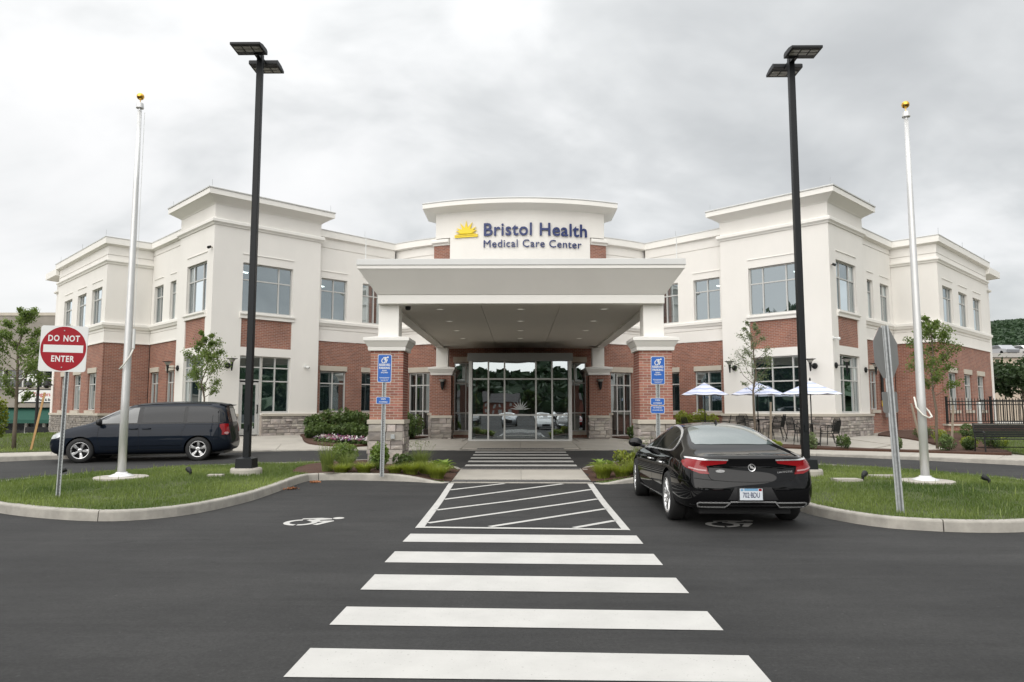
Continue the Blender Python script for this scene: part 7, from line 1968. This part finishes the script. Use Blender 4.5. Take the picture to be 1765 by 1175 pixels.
def tree(x, y, H, cr, zb, n, size, m, label, zf=surf_z, cat='tree', group=None, name='young_tree', trunk=.035, seed=1, sparse=.5, yshape=1.0, stakes=None):
    rs = np.random.RandomState(seed); r = random.Random(seed); z0 = zf(x, y); t = empty(name, (x, y, z0), 0, label, cat, group)
    tb = MB(); top = H * .95
    bend = [(0, 0, -.05)] + [(r.uniform(-.02, .02) * k, r.uniform(-.02, .02) * k, top * k / 7) for k in range(1, 8)]
    tb.tube(bend, [trunk * (1.15 - .95 * k / 7) for k in range(8)], 8); tb.build('trunk', M['bark'], t, smooth=True)
    lm = MB(); pts = []; tone = []
    nb = 26 if H < 8 else 40
    for i in range(nb):
        f = (i + .5) / nb; zz = zb + (top - zb) * f * .95; az = i * 2.4 + r.uniform(-.4, .4)
        Rr = cr * min(1, .45 + f * 2.6) * (1 - f * .93) ** .62 * r.uniform(.6, 1.15)
        k = min(7, int(zz / top * 7)); bx_, by_ = bend[k][0], bend[k][1]
        e = (bx_ + Rr * math.cos(az), by_ + Rr * math.sin(az), zz + Rr * r.uniform(.7, 1.25))
        mdl = (bx_ + Rr * .5 * math.cos(az), by_ + Rr * .5 * math.sin(az), zz + Rr * .35)
        lm.tube([(bx_, by_, zz), mdl, e], [trunk * .35 * (1 - .6 * f), trunk * .2, .004], 5)
        for q in range(3):
            fr_ = r.uniform(.3, .9); a2 = az + r.uniform(-1.1, 1.1); s0 = tuple(mdl[j] + (e[j] - mdl[j]) * fr_ for j in range(3)); s1 = (s0[0] + Rr * .35 * math.cos(a2), s0[1] + Rr * .35 * math.sin(a2), s0[2] + Rr * .25)
            lm.tube([s0, s1], [trunk * .12, .003], 4)
            cnt = int(n / nb / 4)
            c = np.array(s1) * .5 + np.array(s0) * .5; sg = max(Rr * .19, .05 * cr)
            P = c + rs.normal(0, 1, (cnt, 3)) * np.array([sg, sg, sg * .8]); pts.append(P); tone += list(.35 + .35 * (P[:, 2] - c[2]) / max(sg, .01) * .3 + rs.normal(0, .15) + .0 * P[:, 0])
        cnt = int(n / nb / 4); u = rs.rand(cnt)[:, None]; P = np.array(mdl) * (1 - u) + np.array(e) * u + rs.normal(0, Rr * .10, (cnt, 3)); pts.append(P); tone += list(.3 + rs.rand(cnt) * .3)
    lm.build('limbs', M['bark'], t)
    P = np.concatenate(pts); inst(leaf_mesh('crown', P, size, m, tone=np.array(tone), rs=rs), 'crown', t)
    return t
def stake(x, y, lean, h, m, label, zf=surf_z):
    mb = MB(); mb.box((0, 0, h / 2), (.06, .04, h)); o = mb.build('tree_stake', M[m], None, loc=(x, y, zf(x, y) - .05), label=label, cat='stake', group='wooden tree stakes'); o.rotation_euler = (lean[0], lean[1], .3)
tree(-16.75, 24.0, 4.95, 1.05, 1.4, 8500, .046, M['leafA'], 'slim green young tree at the far left edge', seed=3, trunk=.06)
tree(-10.93, 24.9, 4.05, .80, 1.65, 4600, .042, M['leafA'], 'small green tree behind the blue minivan', seed=5, trunk=.04)
tree(8.45, 26.3, 4.55, .85, 1.7, 2600, .034, M['leafF'], 'thin sparse tree on the patio behind the black car', seed=8, trunk=.045)
tree(13.9, 24.5, 4.65, 1.0, 1.7, 5200, .046, M['leafA'], 'small green tree right behind the right flagpole', seed=12, trunk=.045)
stake(-15.85, 23.5, (0, R(9)), 1.95, 'wood', 'pale new wooden stake right of the far left tree'); stake(-17.25, 23.2, (0, R(-9)), 1.9, 'wood', 'pale wooden stake at the left edge of the picture')
stake(8.95, 26.2, (0, R(2)), 1.5, 'oldwood', 'grey wooden stake beside the thin patio tree'); stake(13.25, 24.2, (0, R(-14)), 1.6, 'oldwood', 'leaning wooden stake left of the right flagpole'); stake(14.42, 24.6, (0, R(7)), 1.5, 'oldwood', 'leaning wooden stake right of the right flagpole')
shrub(-17.9, 24.6, .35, 1.5, 900, .07, M['leafC'], 'small yellow-green sapling at the far left edge', name='sapling')
# ------------------------------------------------------------------ surroundings
M['hill'] = leaf_mat('hill_leaf', (0.012, 0.032, 0.014), (0.045, 0.085, 0.035), .1)
M['hillbase'] = mat('hill_ground', (0.028, 0.055, 0.022), 1.0, col2=(0.014, 0.03, 0.013), vscale=.03, detail=8)
M['oldconc'] = mat('weathered_concrete', (0.33, 0.30, 0.26), .9, col2=(0.20, 0.185, 0.16), vscale=.5, bump=.3, bscale=20, detail=9)
M['awning'] = mat('green_awning', (0.012, 0.07, 0.05), .8)
M['tan'] = mat('tan_wall', (0.55, 0.46, 0.36), .9, var=.05)
M['darkglass'] = mat('shop_glass', (0.02, 0.025, 0.027), .06, spec=.8)
M['redtext'] = mat('sign_red_letters', (.45, .04, .04), .6)
M['siding'] = mat('house_siding', (.45, .43, .40), .9); M['shingle'] = mat('roof_shingle', (.12, .11, .11), .95, var=.2, vscale=3)
# wooded hills
def hill(label_y, pts, depth, name, base_y, n, size, turn=None, lb='dark green woodland covering the distant hill'):
    """ridge profile pts [(x,z)] at y=base_y, falling towards the viewer by depth"""
    xs = np.linspace(pts[0][0], pts[-1][0], 90); zs = np.interp(xs, [p[0] for p in pts], [p[1] for p in pts]); K_ = 16; V = []
    for j in range(K_ + 1):
        f = j / K_
        for x, z in zip(xs, zs):
            V.append((x, base_y - depth * f, z * math.cos(f * math.pi / 2) ** .9 + 6 * noise2(x, j * 30, .01) * (1 - f) - 3 * f))
    nx = len(xs); F = [(j * nx + i, j * nx + i + 1, (j + 1) * nx + i + 1, (j + 1) * nx + i) for j in range(K_) for i in range(nx - 1)]
    mb = MB(); mb.add(V, F); o = mb.build(name, M['hillbase'], kind='structure', smooth=True)
    if turn: o.rotation_euler = (0, 0, turn)
    V = np.array(V).reshape(K_ + 1, nx, 3); rs = np.random.RandomState(4); P = []; T = []
    for _ in range(n):
        f = rs.rand() ** 1.5 * .95; a = rs.rand() * (nx - 1.01); j = f * K_; i0, j0 = int(a), int(j); p = V[j0, i0] * (1 - (a - i0)) + V[j0, i0 + 1] * (a - i0); q = V[j0 + 1, i0] * (1 - (a - i0)) + V[j0 + 1, i0 + 1] * (a - i0); c = p * (1 - (j - j0)) + q * (j - j0)
        k = 9; d = rs.normal(size=(k, 3)); d /= np.linalg.norm(d, axis=1)[:, None]; d[:, 2] = abs(d[:, 2]); P.append(c + d * size * np.array([.8, .8, 1.0])); T += list(.25 + .45 * d[:, 2] + rs.normal(0, .2))
    inst(leaf_mesh('woodland', np.concatenate(P), size * .9, M['hill'], tone=np.array(T), aspect=1.2, rs=rs), 'woodland', None, (0, 0, 0), (0, 0, turn or 0), label=lb, cat='woodland', kind='stuff')
hill(0, [(250, 40), (320, 62), (370, 70), (410, 73), (450, 75), (500, 72), (560, 50)], 380, 'hill', 640, 24000, 3.0)
hill(0, [(-420, 10), (-260, 14), (-170, 22), (-90, 16), (-40, 22), (10, 23), (60, 16), (130, 20), (260, 16), (420, 10)], -170, 'hill', -420, 5000, 5.0, None, 'dark green woodland on the hill behind the camera')
hill(0, [(-330, 9), (-200, 20), (-90, 26), (0, 24), (60, 22), (120, 16), (150, 5)], 90, 'hill', 280, 3500, 5.0, R(-90), 'unseen dark green woodland added far right of the lot for window reflections')  # unseen hill added so the lower windows reflect something dark
hill(0, [(-150, 5), (-120, 16), (-60, 22), (0, 24), (90, 26), (200, 20), (330, 9)], 90, 'hill', 280, 3500, 5.0, R(90), 'unseen dark green woodland added far left of the lot for window reflections')  # its unseen counterpart on the left, added for the same dark reflections
# far tan building with roof parking on the right
tb = empty('tan_building', (75, 95, 0), 0, 'low tan building with parked cars on its roof, far right under the hill', 'building')
mb = MB(); mb.box((90, 100, 4.1), (70, 20, 8.2)); mb.build('wall', M['tan'], tb, world=True); mb = MB(); mb.box((90, 89.9, 8.3), (70.4, .3, .5)); mb.build('roof_edge', M['siding'], tb, world=True)
# cars on the roof: small bodies with cabin, wheels
cars_s = None
def far_car(x, y, z, m, rz, label):
    t = empty('distant_car', (x, y, z), rz, label, 'car', 'cars on the far roof deck')
    mb = MB(); P = [(-2.2, .35), (-2.25, .8), (-1.5, .92), (-.9, 1.38), (.5, 1.40), (1.15, .95), (2.1, .80), (2.25, .45), (2.1, .3), (-2.1, .3)]
    mb.prism([p for p in P], -.85, .85, tf=lambda q: (q[0], q[2], q[1])); mb.build('body', M[m], t, bevel=.08)
    for s in (1, -1): mb = MB(); mb.prism([(-1.3, .94), (-.82, 1.32), (.45, 1.34), (.95, .96)], .86 * s, .87 * s, tf=lambda q: (q[0], q[2], q[1])); mb.build('side_window', M['carglass'], t)
    for wx in (-1.35, 1.35):
        for s in (1, -1): mb = MB(); mb.lathe((wx, .75 * s, .32), [(.32, -.1), (.32, .1)], 16, 'y'); mb.build('wheel', M['tyre'], t)
for i, (m, lb) in enumerate((('paint_silver', 'leftmost silver car on the far roof deck'), ('paint_white', 'white car on the far roof deck next to the silver one'), ('paint_white', 'second white car on the far roof deck'), ('yellow', 'yellow vehicle on the far roof deck at the right edge'))): far_car(61.0 + 2.9 * i, 92 + .3 * i, 8.3, m, R(90 + 4 * i), lb)
# trees in front of it
def bigtree(x, y, H, cr, m, label, seed, n=5200, size=.28, zb=None, name='tree', zf=lambda x, y: 0.0, group='broad trees around the lot'):
    return tree(x, y, H, cr, zb if zb is not None else H * .28, n, size, m, label, zf=zf, name=name, trunk=H * .022, seed=seed, group=group, yshape=.85)
bigtree(28.2, 41.0, 2.7, 1.9, M['leafE'], 'bushy green tree behind the iron fence, left one', 21, 9000, .15, 1.3, zf=surf_z, group='bushy trees behind the iron fence')
bigtree(31.4, 42.0, 2.8, 2.0, M['leafE'], 'bushy green tree behind the iron fence at the right edge', 22, 9000, .15, 1.3, zf=surf_z, group='bushy trees behind the iron fence')
bigtree(34.6, 43.0, 2.8, 2.0, M['leafE'], 'bushy green tree behind the iron fence, just outside the right edge', 23, 6000, .17, 1.3, zf=surf_z, group='bushy trees behind the iron fence')
# old concrete commercial block on the left
cb = empty('commercial_block', (-40, 48, -.6), 0, 'weathered grey concrete block with shop fronts across the street at far left', 'building')
def cbx(x0, x1, y0, y1, z0, z1, nm, m, parent=cb, **k): mb = MB(); mb.box(((x0 + x1) / 2, (y0 + y1) / 2, (z0 + z1) / 2), (x1 - x0, y1 - y0, z1 - z0)); return mb.build(nm, m, parent, world=(parent is cb), **k)
cbx(-70, -24, 48.0, 62, 4.25, 8.0, 'upper_wall', M['oldconc']); cbx(-70, -24, 47.95, 48.5, 7.9, 8.1, 'parapet', M['stonecap'])
cbx(-70, -24, 48.3, 62, -.9, 4.25, 'shop_void', M['darkglass'])
cbx(-70, -24, 47.95, 48.28, 2.05, 3.05, 'fascia_band', M['oldconc']); cbx(-70, -24, 47.85, 48.28, 2.95, 3.10, 'ledge', M['oldconc']); cbx(-70, -24, 47.9, 48.28, 1.75, 2.05, 'lower_ledge', M['oldconc'])
for x in (-34.9, -27.0, -40.5, -46): cbx(x - .45, x + .45, 47.98, 48.28, -.9, 1.75, 'pier', M['oldconc'])
for i in range(14):
    x = -44 + 1.35 * i; cbx(x - .05, x + .05, 48.1, 48.28, 3.10, 4.25, 'window_bar', M['alu'])
for i in range(6): cbx(-44 + 3 * i, -44 + 3 * i + 2.9, 48.12, 48.26, 3.65, 3.71, 'window_bar', M['alu'])
cbx(-32.9, -32.2, 48.04, 48.09, 3.15, 3.95, 'window_poster', M['signwhite']); cbx(-36.0, -35.2, 48.04, 48.09, 3.15, 3.95, 'window_poster', M['signwhite'])
for x0, x1 in ((-34.3, -27.5), (-40.0, -35.4)):
    mb = MB(); mb.prism([(48.27, 1.72), (47.25, .95), (47.25, .72), (48.27, .72)], x0, x1, tf=lambda P: (P[2], P[0], P[1])); mb.build('awning', M['awning'], cb, world=True)
sg = empty('shop_sign', (-31.6, 47.9, 2.5), 0, 'white shop sign with red and black lettering above the green awning', 'shop sign')
mb = MB(); mb.box((0, 0, 0), (3.3, .12, .78)); mb.build('panel', M['signwhite'], sg); mb = MB(); mb.box((0, .03, 0), (3.45, .1, .92)); mb.build('frame', M['darkiron'], sg)
txt('Troggers', .36, 'redtext', sg, -.1, .0, -.07, .004, .9); txt('Barber & Beauty', .23, 'darkiron', sg, .2, -.32, -.07, .006, .95)
cbx(-32.9, -32.75, 48.1, 48.28, -.5, .72, 'door_frame', M['alu']); cbx(-31.7, -31.55, 48.1, 48.28, -.5, .72, 'door_frame', M['alu']); cbx(-32.75, -31.7, 48.1, 48.27, -.02, .06, 'door_rail', M['alu']); cbx(-30.2, -30.1, 48.1, 48.28, -.5, .72, 'door_frame', M['alu']); cbx(-34.4, -34.3, 48.1, 48.28, -.5, .72, 'door_frame', M['alu'])
cbx(-35, -33.0, 48.0, 48.28, -.9, -.35, 'brick_apron', M['brickside']); cbx(-31.5, -27, 48.0, 48.28, -.9, -.35, 'brick_apron', M['brickside'])
# benches and ornamental street lamp on the far left
def small_bench(x, y, label):
    t = empty('street_bench', (x, y, road_z(x, y) + .12), 0, label, 'bench', 'benches on the far left pavement')
    mb = MB(); mb.box((0, 0, .44), (1.7, .42, .04)); mb.build('seat', M['darkiron'], t); mb = MB(); mb.box((0, .22, .70), (1.7, .03, .30)); mb.build('backrest', M['darkiron'], t)
    for s in (1, -1): mb = MB(); mb.box((.75 * s, 0, .22), (.06, .42, .44)); mb.build('leg', M['darkiron'], t)
small_bench(-27.6, 38.5, 'dark bench in front of the shops, left one')
small_bench(-25.6, 38.5, 'dark bench in front of the shops beside the street lamp')
x, y = -25.4, 38.0; g = road_z(x, y)
t = empty('ornamental_street_lamp', (x, y, g), 0, 'dark blue ornamental street lamp beside the left brick corner', 'street lamp')
mb = MB(); mb.tube([(0, 0, 0), (0, 0, .4), (0, 0, .9), (0, 0, 4.3)], [.16, .13, .085, .05], 12); mb.build('post', M['darkiron'], t)
for s in (1, -1):
    mb = MB(); mb.tube([(0, 0, 3.4), (.25 * s, 0, 3.75), (.42 * s, 0, 3.55)], .025, 6); mb.build('arm', M['darkiron'], t)
    mb = MB(); mb.lathe((.45 * s, 0, 3.0), [(.08, 0), (.14, .12), (.30, .16), (.10, .36), (.04, .5)], 14); mb.build('lantern', M['darkiron'], t)
x, y = -26.9, 41; t = empty('street_trash_can', (x, y, road_z(x, y)), 0, 'black trash can in front of the shop door', 'trash can'); mb = MB(); mb.lathe((0, 0, 0), [(.25, 0), (.32, .7), (.34, .8), (.12, .95)], 16); mb.build('can', M['darkiron'], t)

# ------------------------------------------------------------------ behind the camera: unseen houses, trees and cars invented for the glass to reflect
def house(x, y, w, d, h, rz, m, label):
    t = empty('brick_house', (x, y, 0), rz, label, 'house', 'houses behind the parking lot')
    mb = MB(); mb.box((0, 0, h / 2), (w, d, h)); mb.build('wall', M[m], t)
    mb = MB(); mb.prism([(-d / 2 - .5, h), (d / 2 + .5, h), (0, h + d * .35)], -w / 2 - .4, w / 2 + .4, tf=lambda P: (P[2], P[0], P[1])); mb.build('roof', M['shingle'], t)
    for i in range(int(w / 2.6)):
        for z in (1.6, 4.4):
            if z < h - 1: mb = MB(); mb.box((-w / 2 + 1.6 + 2.6 * i, d / 2 + .01, z), (1.0, .06, 1.4)); mb.build('window', M['alu'], t); 
for a in ((-62, -240, 10, 9, 5.5, .05, 'brickside', 'small red brick house behind the lot, leftmost'), (-30, -250, 9, 9, 5.2, -.1, 'siding', 'small pale house behind the lot, second from the left'), (-6, -245, 9, 9, 5.6, .1, 'brickside', 'small red brick house behind the lot, middle'), (22, -250, 10, 9, 5.4, -.03, 'brickside', 'small red brick house behind the lot, second from the right'), (50, -240, 9, 9, 5.0, .08, 'siding', 'small pale house behind the lot, rightmost')): house(*a)
bt = [(-12, -46, 4.4, 31), (-6, -52, 3.8, 32), (1.5, -50, 4.6, 33), (7, -48, 4.2, 34), (13, -56, 4.4, 35), (-20, -40, 5.0, 36), (24, -38, 5.2, 37)]
for i, (x, y, H, sd) in enumerate(bt): bigtree(x, y, H, H * .30, M['leafB'], ['tree behind the lot left of the middle', 'tree behind the lot near the middle left', 'tree behind the lot near the middle right', 'tree behind the lot right of the middle', 'tall tree behind the lot at the right', 'broad tree at the left rear of the lot', 'broad tree at the right rear of the lot'][i], sd, 3200, .42)
for i, (x, y, H, sd) in enumerate([(-58, 3, 15, 41), (-66, 18, 8, 42), (-60, -8, 8, 43), (56, 10, 7, 44), (64, 20, 8, 45), (60, -6, 8, 46), (62, 34, 7, 47), (-54, 34, 7, 48)]):
    bigtree(x, y, H, H * .36, M['leafE'], ['tall dark tree far left of the lot', 'second tall tree far left', 'third tall tree far left', 'tall dark tree far right of the lot', 'largest tree far right', 'third tall tree far right', 'tree beyond the right lawn', 'tree beyond the left lawn'][i], sd, 6000, .55, H * .2)
pk = [(-11, -9.5, 'sedan', 'paint_silver'), (-7.8, -9.7, 'van', 'paint_white'), (-4.6, -9.4, 'sedan', 'paint_black'), (-1.2, -9.6, 'sedan', 'paint_silver'), (2.2, -9.5, 'sedan', 'paint_white'), (5.6, -9.6, 'sedan', 'paint_redcar'), (9.0, -9.5, 'sedan', 'paint_silver'), (12.2, -9.5, 'van', 'paint_black')]
protos = {}
for i, (x, y, k, m) in enumerate(pk):
    if (k, m) not in protos:
        protos[(k, m)] = t = (make_sedan(M[m], '', (x, y, 0), R(90), 'cars parked behind the camera', detail=False) if k == 'sedan' else make_van(M[m], '', (x, y, 0), R(90), 'cars parked behind the camera'))
    else: t = copy_tree(protos[(k, m)])
    t.location = (x, y, 0); t['label'] = '%s %s parked in the row behind the crosswalk, number %s from the left' % ({'paint_silver': 'silver', 'paint_white': 'white', 'paint_black': 'black', 'paint_redcar': 'red'}[m], 'car' if k == 'sedan' else 'minivan', ['first', 'second', 'third', 'fourth', 'fifth', 'sixth', 'seventh', 'eighth'][i])
    t['label'] = t['label'].replace('number ', '')
# leaf litter by the kerb and small stones on the asphalt
for x, y, lb in ((-4.40, 15.55, 'clump of dry red-brown leaves in the corner of the left kerb'), (-4.55, 14.5, 'small clump of dry leaves along the left kerb')):
    P = np.array([(nr.normal(0, .05), nr.normal(0, .05), .01 + .02 * nr.rand()) for _ in range(90)]); M.setdefault('dry', mat('dry_leaf', (.30, .13, .06), .9)); inst(leaf_mesh('dry_leaves', P, .035, M['dry'], nrm_up=2), 'dry_leaves', None, (x, y, road_z(x, y)), label=lb, cat='dry leaves', kind='stuff')
